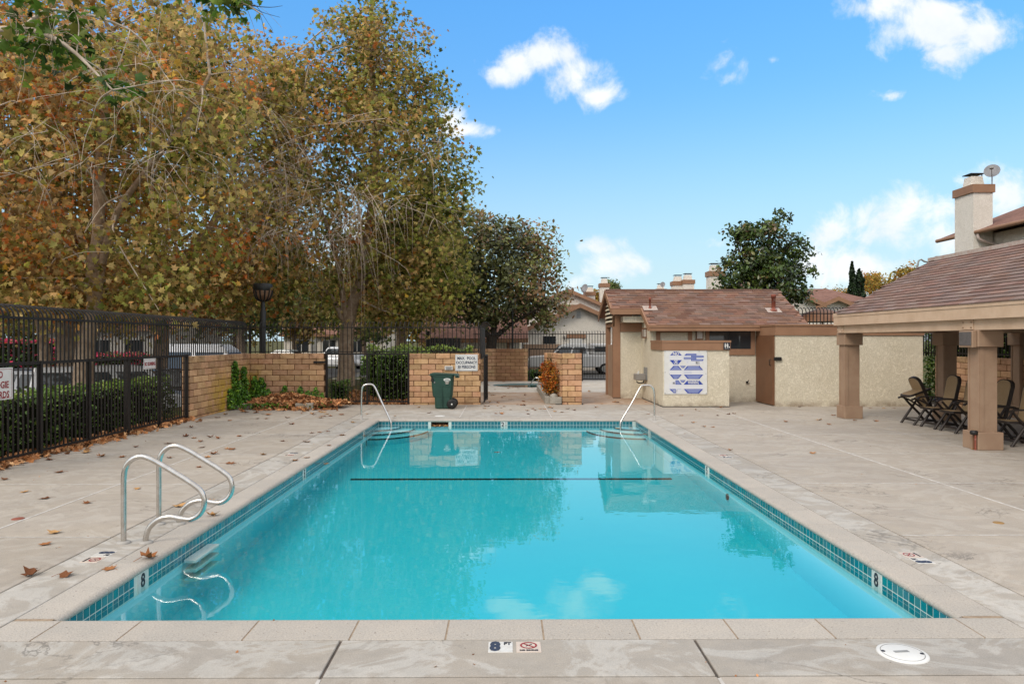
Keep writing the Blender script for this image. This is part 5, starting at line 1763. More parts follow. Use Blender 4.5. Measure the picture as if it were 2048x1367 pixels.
add('wall_lamp', MB().lathe([(.06, 1.55), (.09, 1.65), (.06, 1.75)], (.42, 42.4, 0), 10), M['lens'], h)
# dark screened bin enclosure between them
t = thing('screen_enclosure', 'dark slatted enclosure standing in front of the garage building', 'enclosure', (-3.2, 32, 0))
for k in range(11):
    x = -3.55 + k * .13
    add('slat', MB().box(x, x + .115, 33.6, 33.64, -.1, 1.98), M['black'], t)
add('post', MB().box(-3.70, -3.56, 33.55, 33.69, -.1, 2.30), M['black'], t)
t = thing('lamp_post', 'thin black lamp post behind the far block wall by the magnolia', 'lamp post', (.3, 35.5, 0))
add('pole', MB().tube([(.32, 35.5, -.1), (.32, 35.5, 3.4)], .05, 8), M['black'], t)
add('lantern', MB().lathe([(.08, 3.4), (.2, 3.5), (.2, 3.75), (.05, 3.85)], (.32, 35.5, 0), 12), M['black'], t)

# houses seen over the hut roof
h = house('terrace_house', 'far terrace house whose low chimney shows over the hut ridge', 11, 17.5, 66, 76, 0, 3.9, 'x', .40)
chimney(h, A(1321, 575, 64).x, 64, .85, .8, 3.0, A(1321, 578, 64).z)
dd = A(1325.5, 569, 63)
dish('satellite_dish', 'pale round satellite dish beside the lowest far chimney', dd, .24, -.6 * PI, -.3)
h = house('terrace_house', 'far terrace house with two joined chimneys over the hut ridge', 13.5, 19, 55, 64, 0, 3.9, 'x', .40)
chimney(h, A(1355, 570, 54).x, 54, .82, .8, 3.0, A(1355, 563, 54).z)
chimney(h, A(1375, 570, 53.6).x, 53.6, .80, .8, 3.0, A(1375, 560, 53.6).z)
h = house('terrace_house', 'far terrace house with a tall chimney half hidden by the dark evergreen', 12.2, 19, 44, 52, 0, 4.2, 'y', .42)
chimney(h, A(1428, 560, 43.2).x, 43.2, .72, .8, 3.0, A(1427, 543, 43.2).z)
h = house('terrace_house', 'far cream terrace house with stepped roofs beyond the dark evergreen', 19.5, 24.6, 48, 58, 0, 3.6, 'y', .42)
window(h, 21, 22, 1.6, 2.6, 48)
add('upper_wall', MB().box(20.9, 25.6, 51, 58, 3, 4.75), M['stucco_far'], h)
r = MB()
slope_plate(r, (20.0, 50.4, 4.62), (26.2, 50.4, 4.62), (25.0, 56, 5.9), (19.6, 56, 5.9), .14)
add('upper_roof', r, M['roof_far'], h)
h = house('terrace_house', 'far brown roofed terrace house by the twin cypresses', 27, 36, 62, 70, 0, 3.6, 'x', .42)
t = thing('garden_umbrella', 'brown garden umbrella behind the curled iron fence', 'umbrella', (13.0, 29.5, 0))
add('canopy', MB().lathe([(1.35, 2.62), (1.32, 2.68), (.7, 3.0), (.05, 3.2)], (13.0, 29.5, 0), 10), M['doorpaint'], t)
add('pole', MB().tube([(13.0, 29.5, 0), (13.0, 29.5, 3.2)], .03, 7), M['black'], t)
# street side houses, seen in slices between the trunks
for label, x0, x1, y0, y1, ze, ax in (('white house across the street behind the flowering shrubs', -44, -33, 34, 46, 3.0, 'x'), ('cream bungalow across the street seen between the sycamore trunks', -36, -26, 56, 66, 2.9, 'x'),
                                      ('far bungalow with orange fascia beyond the parked cars', -24, -13, 78, 90, 2.6, 'x'), ('far bungalow at the end of the street behind the sycamore trunk', -9, 1, 84, 94, 2.6, 'x')):
    h = house('bungalow', label, x0, x1, y0, y1, -.5, ze, ax, .42)
    for k in range(3):
        xa = x0 + 1.2 + k * (x1 - x0 - 2) / 3
        window(h, xa, xa + 1.4, .7, 1.9, y0)

# ================================================================== foliage machinery
def tmpl_syc():
    o = [(0, -.48), (.20, -.36), (.50, -.24), (.27, -.02), (.46, .26), (.16, .20), (0, .56), (-.16, .20), (-.46, .26), (-.27, -.02), (-.50, -.24), (-.20, -.36)]
    v = [(0, 0, .0)] + [(x, y, -.55 * abs(x) - .30 * y * y) for x, y in o]
    return np.array(v), [(0, i + 1, (i + 1) % 12 + 1) for i in range(12)]
def tmpl_oval(w=.30):
    o = [(0, -.5), (w * .8, -.25), (w, .05), (w * .6, .35), (0, .5), (-w * .6, .35), (-w, .05), (-w * .8, -.25)]
    v = [(x, y, -.35 * abs(x) - .15 * y * y) for x, y in o]
    return np.array(v), [(0, 1, 2, 3, 4), (0, 4, 5, 6, 7)]
def tmpl_small():
    v = [(0, -.5, 0), (.32, 0, -.08), (0, .5, -.06), (-.32, 0, -.08)]
    return np.array(v), [(0, 1, 2), (0, 2, 3)]
T_SYC, T_OVAL, T_SMALL = tmpl_syc(), tmpl_oval(), tmpl_small()

def leaves(name, pos, size, tint, tm, m, parent, rng, up=.7, out=None, kind=None, ow=.55):
    """many single leaves in one crown mesh: pos (n,3), size (n), tint (n)"""
    tv, tf = tm
    n, k = len(pos), len(tv)
    nr = rng.normal(size=(n, 3)) * .62
    nr[:, 2] += up
    if out is not None:
        nr += out * ow
    nr /= np.linalg.norm(nr, axis=1, keepdims=True)
    tx = rng.normal(size=(n, 3))
    tx -= nr * (tx * nr).sum(1, keepdims=True)
    tx /= np.linalg.norm(tx, axis=1, keepdims=True)
    ty = np.cross(nr, tx)
    V3 = pos[:, None, :] + size[:, None, None] * (tv[None, :, 0:1] * tx[:, None, :] + tv[None, :, 1:2] * ty[:, None, :] + tv[None, :, 2:3] * nr[:, None, :])
    V3 = V3.reshape(-1, 3).astype(np.float32)
    cnt = np.array([len(f) for f in tf], np.int32)
    base = np.concatenate([np.array(f) for f in tf])
    loops = (base[None, :] + (np.arange(n) * k)[:, None]).ravel().astype(np.int32)
    tot = np.tile(cnt, n)
    start = np.concatenate([[0], np.cumsum(tot)[:-1]]).astype(np.int32)
    me = bpy.data.meshes.new(name)
    me.vertices.add(n * k)
    me.vertices.foreach_set('co', V3.ravel())
    me.loops.add(len(loops))
    me.loops.foreach_set('vertex_index', loops)
    me.polygons.add(len(tot))
    me.polygons.foreach_set('loop_start', start)
    at = me.attributes.new('tint', 'FLOAT', 'FACE')
    at.data.foreach_set('value', np.repeat(tint, len(tf)).astype(np.float32))
    me.materials.append(m)
    me.update(calc_edges=True)
    me.validate()
    return add(name, me, None, parent, kind=kind)

def clumps(ells, n, rng, shell=.5, gap=None):
    """clump centres inside a union of ellipsoids (cx,cy,cz,rx,ry,rz), more towards the skin"""
    vol = np.array([e[3] * e[4] * e[5] for e in ells]) ** .8
    out = []
    k = rng.choice(len(ells), size=n, p=vol / vol.sum())
    d = rng.normal(size=(n, 3))
    d /= np.linalg.norm(d, axis=1, keepdims=True)
    r = rng.uniform(0, 1, n) ** (1 / 3 * shell * 1.6)
    e = np.array(ells)[k]
    return e[:, :3] + d * r[:, None] * e[:, 3:], d

def crown(tree, ells, nc, per, crad, lsize, m, rng, tm=None, mood=None, shell=.6, droop=.35, up=.28, flat=.75, clear=()):
    c, d = clumps(ells, nc, rng, shell)
    keep = np.ones(nc, bool)
    for path in clear:                      # bare lower trunks: few leaf clumps hang right before them
        q = np.array([tuple(p) for p in path])
        for i, p in enumerate(c):
            j = np.argmin(np.abs(q[:, 2] / q[:, 1] - (p[2] - EYE * (1 - p[1] / q[:, 1])) / p[1]))
            if p[1] < q[j, 1] and abs(p[0] / p[1] - q[j, 0] / q[j, 1]) < .030 and rng.uniform() < .85:
                keep[i] = False
    c, d = c[keep], d[keep]
    nc = len(c)
    pos = np.repeat(c, per, axis=0) + rng.normal(size=(nc * per, 3)) * crad * np.array([1, 1, flat])
    rr = np.linalg.norm((pos - np.repeat(c, per, axis=0)), axis=1)
    pos[:, 2] -= rr * droop
    sz = lsize * rng.uniform(.45, 1.4, nc * per)
    tc = rng.normal(.50, .20, nc)
    if mood is not None:
        tc += mood(c)
    tint = np.clip(np.repeat(tc, per) + rng.normal(0, .17, nc * per), 0, 1)
    leaves('crown', pos, sz, tint, tm or T_SYC, m, tree, rng, up=up, out=np.repeat(d, per, axis=0) + np.array([[0, -.18, 0]]))
    return c

def limb(b, pts, r0, r1, n=8, sub=4):
    p = catmull(pts, sub)
    k = len(p)
    b.tube(p, [r0 + (r1 - r0) * (i / (k - 1)) ** .8 for i in range(k)], n)
    return p

def twigs(tree, starts, targets, rng, r=.012, name='twigs', m=None, sag=.25, side=2):
    """bare branchlets reaching from the limbs to the leaf clumps, each with a fork or two"""
    b = MB()
    S = np.array([tuple(s) for s in starts])
    for t in targets:
        t = np.array(t)
        i = np.argmin(((S - t) ** 2 * np.array([1, 1, .6])).sum(1) + rng.uniform(0, 1.2, len(S)))
        s = S[i]
        L = np.linalg.norm(t - s)
        mid = (s + t) / 2 + rng.normal(size=3) * .12 * L + np.array([0, 0, sag * L * .35])
        end = t + np.array([0, 0, -sag * .25 * L])
        p = catmull([s, mid, end], 4)
        b.tube(p, [r * (2.4 - 1.9 * k / (len(p) - 1)) * min(1.5, .5 + L * .25) for k in range(len(p))], 4, cap=False)
        for _ in range(side):
            q = p[rng.integers(3, len(p))]
            w = rng.normal(size=3) * .32
            e = np.array(q) + w + np.array([0, 0, -.25])
            p2 = catmull([q, np.array(q) + w * .6 + rng.normal(size=3) * .06, e], 3)
            b.tube(p2, [r * .8, r * .75, r * .7, r * .6, r * .5, r * .45, r * .4][:len(p2)], 3, cap=False)
    return add(name, b, m or M['twig'], tree, kind='stuff')

def P_(px, py, Y):
    return A(px, py, Y)

# ------------------------------------------------------------------ sycamores on the street side
def sycamore(label, base, limbs, ells, nc, per, crad, ls, seed, m='syc', mood=None, tw=90, twr=.012, extra_tw=(), shell=.6, clear=True, zclear=9.0):
    """limbs: lists of (points, r0, r1); the first is the trunk"""
    rng = np.random.default_rng(seed)
    t = thing('sycamore_tree', label, 'tree', base, 'sycamore trees along the street side')
    starts, paths = [], []
    for i, (pts, r0, r1) in enumerate(limbs):
        b = MB()
        p = limb(b, pts, r0, r1, 12 if i == 0 else 9)
        paths.append([q for q in p if q.z < zclear]) if i < 2 and (clear is True or i in clear) else None
        add('trunk' if i == 0 else 'limb', b, M['bark'], t)
        starts += p[len(p) // 3:]
    c = crown(t, ells, nc, per, crad * .86, ls, M[m], rng, mood=mood, shell=shell, clear=paths if clear else ())
    if tw:
        sel = c[rng.choice(len(c), size=min(tw, len(c)), replace=False)]
        twigs(t, starts, list(sel) + list(extra_tw), rng, twr)
    return t

def E_(px, py, Y, rx, ry, depth):
    """ellipsoid at depth Y whose outline has these pixel radii"""
    c = A(px, py, Y)
    k = Y / FPX
    return (c.x, c.y, c.z, rx * k, depth, ry * k)

warm = lambda c: 0.10 * np.sin(c[:, 0] * .9) + .06 * np.cos(c[:, 2] * 1.3)
# S1: trunk at px 165-205
Y = 19.5
b1 = P_(163, 790, Y)
s1 = sycamore('sycamore with a pale forked trunk rising right behind the hedge', (b1.x, Y, -.5), [
    ([P_(160, 840, Y), P_(166, 760, Y), P_(172, 690, Y), P_(190, 613, Y), P_(186, 540, Y), P_(196, 470, Y), P_(201, 330, Y), P_(208, 190, Y), P_(222, 60, Y + .5)], .30, .09),
    ([P_(192, 600, Y), P_(206, 520, Y), P_(232, 430, Y - .3), P_(290, 345, Y - .6), P_(360, 255, Y - 1), P_(420, 150, Y - 1.2)], .13, .04),
    ([P_(188, 545, Y), P_(160, 470, Y + .6), P_(140, 440, Y + .9), P_(60, 350, Y + 1.2), P_(-40, 240, Y + 1.4)], .12, .04)],
    [E_(180, 330, Y, 300, 330, 4.2), E_(120, 60, Y, 340, 200, 4.0), E_(360, 250, Y - 1, 170, 210, 3.0), E_(60, 520, Y, 200, 110, 3.4), E_(270, 560, Y - .5, 200, 80, 2.8)],
    560, 52, .46, .155, 11, mood=lambda c: warm(c) + .08, tw=70)
# S2: dark trunk at px 120
Y = 24.5
b2 = P_(128, 780, Y)
sycamore('sycamore with a thick dark trunk standing behind the forked one', (b2.x, Y, -.5), [
    ([P_(140, 830, Y), P_(132, 640, Y), P_(124, 590, Y), P_(116, 520, Y), P_(122, 430, Y), P_(118, 300, Y), P_(104, 190, Y), P_(100, 60, Y)], .36, .12),
    ([P_(126, 560, Y), P_(150, 500, Y), P_(175, 480, Y - .4), P_(250, 420, Y - .8)], .14, .05),
    ([P_(118, 480, Y), P_(80, 400, Y + .4), P_(30, 340, Y + .7), P_(-50, 280, Y + 1)], .15, .05)],
    [E_(100, 300, Y, 260, 320, 4.5), E_(-60, 420, Y, 200, 190, 4), E_(260, 170, Y, 210, 220, 4), E_(120, 590, Y, 260, 60, 3)],
    340, 50, .52, .17, 12, mood=lambda c: warm(c) + .10, tw=70)
# S0: leaning trunk at px 40
Y = 22
b0 = P_(88, 790, Y)
sycamore('sycamore with a thin trunk leaning towards the street', (b0.x, Y, -.5), [
    ([P_(100, 840, Y), P_(84, 660, Y), P_(62, 590, Y), P_(40, 500, Y), P_(22, 430, Y), P_(-20, 300, Y), P_(-60, 160, Y)], .17, .07)],
    [E_(-40, 300, Y, 190, 300, 3.5), E_(20, 540, Y, 150, 100, 3)],
    170, 46, .50, .19, 13, mood=lambda c: warm(c) + .10, tw=40)
# S3: trunk leaning the other way, px 330
Y = 27
b3 = P_(322, 770, Y)
s3 = sycamore('sycamore with a dark trunk leaning over the block wall corner', (b3.x, Y, -.5), [
    ([P_(318, 830, Y), P_(322, 690, Y), P_(332, 605, Y), P_(368, 530, Y), P_(425, 450, Y), P_(470, 340, Y), P_(510, 200, Y)], .33, .08),
    ([P_(332, 610, Y), P_(322, 540, Y + .5), P_(300, 420, Y + .8), P_(310, 280, Y + 1)], .20, .06),
    ([P_(400, 490, Y), P_(470, 470, Y - .5), P_(560, 420, Y - 1)], .11, .04)],
    [E_(400, 330, Y, 240, 290, 4.5), E_(470, 190, Y, 190, 110, 4), E_(500, 500, Y - 1, 160, 110, 3), E_(330, 570, Y, 200, 70, 3)],
    430, 52, .52, .17, 14, mood=lambda c: warm(c) + .12, tw=120)
# S4: tree by the gate, px 693
Y = 30.5
b4 = P_(693, 768, Y)
s4 = sycamore('tall broad sycamore beside the iron gate with bare hanging twigs', (b4.x, Y, -.1), [
    ([P_(690, 782, Y), P_(693, 740, Y), P_(692, 690, Y), P_(702, 620, Y), P_(722, 560, Y), P_(740, 440, Y), P_(752, 300, Y), P_(745, 150, Y), P_(735, 60, Y)], .42, .07),
    ([P_(694, 650, Y), P_(688, 610, Y - .2), P_(676, 530, Y - .5), P_(655, 455, Y - .8), P_(620, 360, Y - 1.2), P_(600, 240, Y - 1.5)], .17, .04),
    ([P_(696, 660, Y), P_(660, 590, Y - .3), P_(600, 540, Y - 1), P_(540, 470, Y - 1.5)], .15, .03),
    ([P_(712, 590, Y), P_(770, 500, Y + .3), P_(830, 400, Y), P_(870, 300, Y)], .16, .04)],
    [E_(725, 340, Y, 205, 300, 4.0), E_(745, 150, Y, 130, 140, 3.0), E_(700, 60, Y, 65, 55, 1.8), E_(835, 190, Y, 72, 95, 2), E_(850, 420, Y, 105, 190, 3), E_(600, 320, Y - 1, 140, 220, 3.4), E_(640, 560, Y - 1.5, 150, 95, 2.6), E_(830, 560, Y, 110, 90, 2.6), E_(560, 150, Y, 120, 70, 2.6)],
    800, 52, .48, .172, 15, mood=lambda c: .06 * np.sin(c[:, 0]) - .16 * (c[:, 0] > -5.2) - .02, tw=190, twr=.019, clear=(1,), zclear=6.5)
def hanging(tree, bundles, seed, r=.009):
    """bare grey branchlets hanging in tangles on the outside of the crown: (px, py, depth, spread px, drop px, count)"""
    rng = np.random.default_rng(seed)
    b = MB()
    for px, py, Y, sx, dr, n in bundles:
        for _ in range(n):
            x0, y0 = px + rng.normal() * sx * .35, py + rng.normal() * dr * .10
            x1 = x0 + rng.normal() * sx * .7
            y1 = y0 + dr * rng.uniform(.35, 1.1)
            q = [A(x0, y0, Y + rng.normal() * .25), A(x0 + (x1 - x0) * .75 + rng.normal() * sx * .12, y0 + (y1 - y0) * rng.uniform(.15, .5), Y - .15 + rng.normal() * .25), A(x1, y1, Y + rng.normal() * .3)]
            p = catmull(q, 4)
            b.tube(p, [r * (1.5 - 1.2 * k / (len(p) - 1)) for k in range(len(p))], 3, cap=False)
            k = rng.integers(2, 6)
            e = Vector(p[k]) + Vector(rng.normal(size=3) * .35) + Vector((0, 0, -.25))
            p2 = catmull([p[k], (Vector(p[k]) + e) / 2 + Vector(rng.normal(size=3) * .07), e], 3)
            b.tube(p2, [r * .8 * (1 - .7 * i / (len(p2) - 1)) for i in range(len(p2))], 3, cap=False)
    add('bare_twigs', b, M['twig'], tree, kind='stuff')
hanging(s4, [(712, 395, 26.4, 70, 240, 26), (700, 470, 26.2, 90, 160, 16), (600, 390, 25.6, 90, 150, 22), (640, 450, 25.6, 70, 130, 16), (590, 290, 25.8, 120, 120, 16), (800, 400, 26.8, 110, 110, 16), (560, 350, 25.4, 80, 160, 14), (720, 230, 26.5, 120, 80, 12), (850, 300, 27.2, 60, 110, 8)], 101, .0085)
hanging(s1, [(150, 40, 15.2, 150, 110, 14), (230, 130, 15.2, 150, 90, 10), (90, 250, 15.0, 110, 150, 8), (300, 170, 15.4, 140, 120, 12), (340, 300, 15.6, 110, 130, 12), (200, 330, 15.0, 150, 130, 12), (60, 60, 15.2, 100, 90, 10)], 102, .0045)
hanging(s3, [(470, 220, 22.3, 130, 150, 24), (510, 330, 22.3, 100, 150, 20), (430, 330, 22.3, 120, 130, 14), (540, 460, 22.8, 80, 110, 18), (400, 200, 22.3, 120, 120, 10)], 103, .007)
# S5 olive tree further along, px 800
Y = 38
b5 = P_(803, 740, Y)
sycamore('sycamore farther along the street between the gate and the magnolia', (b5.x, Y, -.3), [
    ([P_(802, 760, Y), P_(803, 680, Y), P_(806, 590, Y), P_(812, 480, Y), P_(830, 360, Y)], .36, .1)],
    [E_(820, 520, Y, 130, 130, 3.5), E_(880, 500, Y, 70, 110, 2.5), E_(740, 560, Y, 100, 80, 3)],
    330, 40, .58, .23, 16, mood=lambda c: warm(c) - .12, tw=30)
# near one whose trunk is out of the picture; its bough hangs into the top corner
rng = np.random.default_rng(21)
t = thing('sycamore_tree', 'green leaved sycamore bough hanging into the top corner over the fence', 'tree', (-9.7, 10.5, -.1), 'sycamore trees along the street side')
b = MB()
limb(b, [(-9.7, 10.5, -.1), (-9.6, 10.5, 2), (-9.3, 10.4, 4.2), (-9.0, 10.3, 6.5), (-8.6, 10.0, 9)], .26, .1, 12)
add('trunk', b, M['bark'], t)
bough = MB()
pb = limb(bough, [(-9.2, 10.4, 4.8), P_(-90, 90, 10), P_(40, 60, 9.8), P_(130, 90, 9.6), P_(225, 180, 9.5)], .09, .012)
pb += limb(bough, [P_(40, 60, 9.8), P_(110, 20, 10), P_(260, 60, 10.2), P_(330, 150, 10.4)], .03, .008)
pb += limb(bough, [(-9.0, 10.3, 6.4), P_(120, -60, 10.6), P_(380, -15, 11), P_(480, 5, 11), P_(525, 30, 11)], .06, .008)
add('limb', bough, M['twig'], t)
c = [P_(x + rng.normal() * 14, y + rng.normal() * 10, 9.7 + rng.normal() * .25) for x, y in [(20, 60), (70, 80), (110, 110), (150, 90), (170, 135), (205, 150), (90, 130), (40, 110), (5, 90), (130, 60), (215, 175), (60, 30), (100, 45), (180, 60), (15, 20), (150, 20)]]
c += [P_(x, y, 11) for x, y in [(455, -2), (470, 12), (440, 8), (490, 4), (420, -8), (400, -10)]]
c = np.array([tuple(v) for v in c])
pos = np.repeat(c, 15, axis=0) + rng.normal(size=(len(c) * 15, 3)) * np.array([.17, .2, .13])
leaves('crown', pos, rng.uniform(.10, .21, len(pos)), np.clip(rng.normal(.38, .25, len(pos)), 0, 1), T_SYC, M['syc_green'], t, rng, up=.8)
twigs(t, pb, list(c) + [P_(x, y, 9.9) for x, y in [(230, 260), (300, 240), (180, 250), (350, 180), (270, 110), (320, 80), (400, 160)]], rng, .006, side=3)
b = MB()
q0 = P_(470, 5, 11)
for x, y, x2, y2 in ((515, 15, 545, 60), (520, 30, 530, 72), (540, 15, 565, 12), (525, 25, 560, 35)):
    b.tube(catmull([P_(500, 12, 11), P_(x, y, 11), P_(x2, y2, 11)], 4), [.008, .007, .006, .006, .005, .004, .004, .003, .003], 4)
add('twig', b, M['bark_dark'], t)

# ------------------------------------------------------------------ magnolias and other trees
def plain_tree(name, label, base, limbs, ells, nc, per, crad, ls, seed, m, tm, bark='bark_dark', mood=None, group=None, shell=.6, up=.5, tw=0, cat='tree', flat=.7, droop=.1):
    rng = np.random.default_rng(seed)
    t = thing(name, label, cat, base, group)
    starts = []
    for i, (pts, r0, r1) in enumerate(limbs):
        b = MB()
        p = limb(b, pts, r0, r1, 10)
        add('trunk' if i == 0 else 'limb', b, M[bark], t)
        starts += p[len(p) // 3:]
    c = crown(t, ells, nc, per, crad, ls, M[m], rng, tm, mood, shell, droop, up, flat)
    if tw:
        twigs(t, starts, list(c[rng.choice(len(c), size=min(tw, len(c)), replace=False)]), rng, .016, m=M[bark], sag=.1, side=1)
    return t
Y = 37
plain_tree('magnolia_tree', 'round magnolia with rusty leaf undersides beyond the far block wall', (P_(985, 740, Y).x, Y, -.1), [
    ([P_(980, 745, Y), P_(982, 700, Y), P_(985, 672, Y)], .29, .26), ([P_(984, 680, Y), P_(960, 650, Y), P_(940, 600, Y), P_(930, 520, Y)], .17, .05), ([P_(986, 680, Y), P_(990, 640, Y), P_(1000, 560, Y), P_(1010, 480, Y)], .18, .05),
    ([P_(988, 676, Y), P_(1020, 650, Y - .3), P_(1040, 636, Y - .5), P_(1090, 610, Y - .6)], .14, .04), ([P_(975, 660, Y), P_(925, 630, Y), P_(880, 605, Y)], .11, .04)],
    [E_(1000, 545, Y, 125, 105, 3.2), E_(935, 520, Y, 100, 95, 2.8), E_(1070, 575, Y, 72, 75, 2.4), E_(1050, 490, Y, 70, 55, 2), E_(960, 440, Y, 50, 28, 1.4), E_(1020, 445, Y, 24, 26, .8), E_(900, 590, Y, 70, 60, 2.2), E_(1080, 625, Y, 58, 32, 1.5), E_(960, 625, Y, 90, 30, 2)],
    600, 34, .27, .185, 31, 'mag', T_OVAL, mood=lambda c: .22 * (c[:, 0] > 1.2) - .05 + .10 * (c[:, 2] > 6.4), tw=110, shell=.75)
Y = 30
plain_tree('evergreen_tree', 'dark glossy evergreen tree rising behind the hut roof', (P_(1530, 700, Y).x, Y, 0), [
    ([P_(1530, 760, Y), P_(1530, 640, Y), P_(1534, 540, Y), P_(1540, 450, Y)], .2, .05), ([P_(1532, 580, Y), P_(1570, 500, Y), P_(1600, 480, Y)], .08, .03), ([P_(1531, 590, Y), P_(1490, 540, Y), P_(1470, 470, Y)], .08, .03)],
    [E_(1525, 560, Y, 82, 58, 1.6), E_(1500, 480, Y, 42, 42, 1.0), E_(1545, 450, Y, 34, 28, .8), E_(1560, 425, Y, 18, 14, .5), E_(1580, 500, Y, 38, 34, 1.0), E_(1598, 540, Y, 32, 28, .8), E_(1600, 585, Y, 24, 22, .7), E_(1465, 540, Y, 32, 28, .8), E_(1455, 575, Y, 26, 16, .7), E_(1475, 465, Y, 22, 18, .6), E_(1525, 520, Y, 60, 40, 1.2)],
    300, 40, .17, .15, 32, 'mag_green', T_OVAL, mood=lambda c: .05 * np.sin(c[:, 0] * 3), tw=50, shell=.8, up=.3, droop=.45)
# cypresses
for k, (px, top, w, label) in enumerate(((1704, 523, 11, 'slim dark cypress with a pointed tip, the taller of the far pair'), (1718, 538, 12, 'blunt dark cypress, the shorter of the far pair'))):
    Y = 60 + k
    rng = np.random.default_rng(40 + k)
    bs = P_(px, 660, Y)
    tp_ = P_(px, top, Y)
    t = thing('cypress_tree', label, 'tree', (bs.x, Y, 0), 'cypress pair')
    add('trunk', MB().tube([(bs.x, Y, 0), (bs.x, Y, tp_.z - .8)], [.15, .04], 7), M['bark_dark'], t)
    n = 2600
    f = rng.uniform(0, 1, n)
    rad = w * Y / FPX * np.minimum(1, (1 - f) * (6 if k else 2.2)) ** .7 * (.9 + .2 * np.sin(f * 30)) * rng.uniform(.3, 1, n) ** .5
    a = rng.uniform(0, 2 * PI, n)
    pos = np.stack([bs.x + rad * np.cos(a), Y + rad * np.sin(a), .5 + f * (tp_.z - .5)], 1)
    leaves('crown', pos, rng.uniform(.16, .34, n), rng.uniform(0, 1, n), T_SMALL, M['cypress'], t, rng, up=.1)
# background trees
far = [('far_tree', 'yellow green tree behind the pavilion ridge by the cypresses', 1760, 575, 75, 34, 32, 'autumn', .15), ('far_tree', 'russet tree between the cypresses and the pavilion ridge', 1742, 560, 82, 16, 16, 'autumn', .3),
       ('far_tree', 'yellow green tree just above the pavilion ridge', 1825, 548, 70, 36, 24, 'autumn', .1), ('far_tree', 'low yellow tree beyond the far terrace roofs', 1668, 588, 95, 30, 13, 'autumn', .15),
       ('far_tree', 'green tree showing beside the chimneys of the house beyond the spa', 1222, 572, 90, 14, 12, 'fargreen', .2), ('far_tree', 'small orange tree top between the two chimneys beyond the spa', 1192, 594, 80, 12, 12, 'autumn', .2)]
for k, (nm, label, px, py, Y, rx, ry, m, mo) in enumerate(far):
    c = A(px, py, Y)
    kx = Y / FPX
    plain_tree(nm, label, (c.x, Y, 0), [([(c.x, Y, -.1), (c.x, Y, c.z * .6), (c.x + .1, Y, c.z)], .2, .06)], [(c.x, Y, c.z, rx * kx, rx * kx, ry * kx), (c.x - rx * kx * .5, Y, c.z - ry * kx * .3, rx * kx * .6, rx * kx, ry * kx * .8), (c.x + rx * kx * .55, Y, c.z - ry * kx * .35, rx * kx * .55, rx * kx, ry * kx * .7)],
               60, 34, .32, .26, 60 + k, m, T_SMALL, mood=lambda c, mo=mo: mo + 0 * c[:, 0], group='far trees above the roofs')
street = [('yellowing street tree at the edge of the picture beyond the cars', -20, 560, 48, 130, 90, 'autumn', 0), ('olive street tree far behind the dark sycamore trunk', 180, 575, 58, 150, 70, 'autumn', .05), ('orange street tree far behind the corner of the block wall', 395, 570, 62, 95, 65, 'autumn', .3),
          ('blue green eucalyptus with a mottled trunk behind the lamp post', 520, 560, 55, 75, 85, 'fargreen', .1), ('yellow street tree far behind the lamp post', 590, 600, 70, 75, 55, 'autumn', .1), ('green street tree far behind the tall sycamore', 730, 590, 66, 100, 70, 'fargreen', .25),
          ('rusty street tree far beyond the gate', 640, 610, 84, 80, 40, 'autumn', .35), ('brown street tree far behind the magnolia', 880, 620, 62, 70, 45, 'autumn', -.05), ('yellow street tree far behind the leaning sycamore', 280, 600, 76, 130, 50, 'autumn', .15),
          ('dull green street tree far behind the hedge and van', 60, 610, 70, 150, 48, 'fargreen', .2), ('russet street tree far down the street between lamp post and gate', 690, 618, 95, 120, 45, 'autumn', .25), ('olive street tree far down the street past the bin wall', 810, 622, 90, 110, 42, 'autumn', -.1), ('ochre street tree far down the street past the wall corner', 470, 622, 92, 130, 42, 'autumn', .2)]
for k, (label, px, py, Y, rx, ry, m, mo) in enumerate(street):
    py, ry = py + 12, ry * 1.15
    c = A(px, py, Y)
    kx = Y / FPX
    base = A(px - 20 if 'eucalyptus' in label else px, 720, Y)
    if 'eucalyptus' in label:
        base = A(486, 720, Y)
    plain_tree('street_tree', label, (base.x, Y, -.35), [([(base.x, Y, -.4), (base.x - .1, Y, c.z * .5), (c.x, Y, c.z + .5)], .42 if 'eucalyptus' in label else .28, .1), ([(base.x, Y, c.z * .4), (base.x + .9, Y, c.z * .8), (c.x + rx * kx * .5, Y, c.z)], .14, .05)],
               [(c.x, Y, c.z, rx * kx, rx * kx * .8, ry * kx), (c.x - rx * kx * .6, Y, c.z + ry * kx * .3, rx * kx * .6, rx * kx * .7, ry * kx * .7), (c.x + rx * kx * .6, Y, c.z + ry * kx * .25, rx * kx * .6, rx * kx * .7, ry * kx * .8)],
               330, 36, .62, .36, 80 + k, m, T_SMALL, bark='bark', mood=lambda c, mo=mo: mo + 0 * c[:, 0], group='street trees beyond the sycamores')

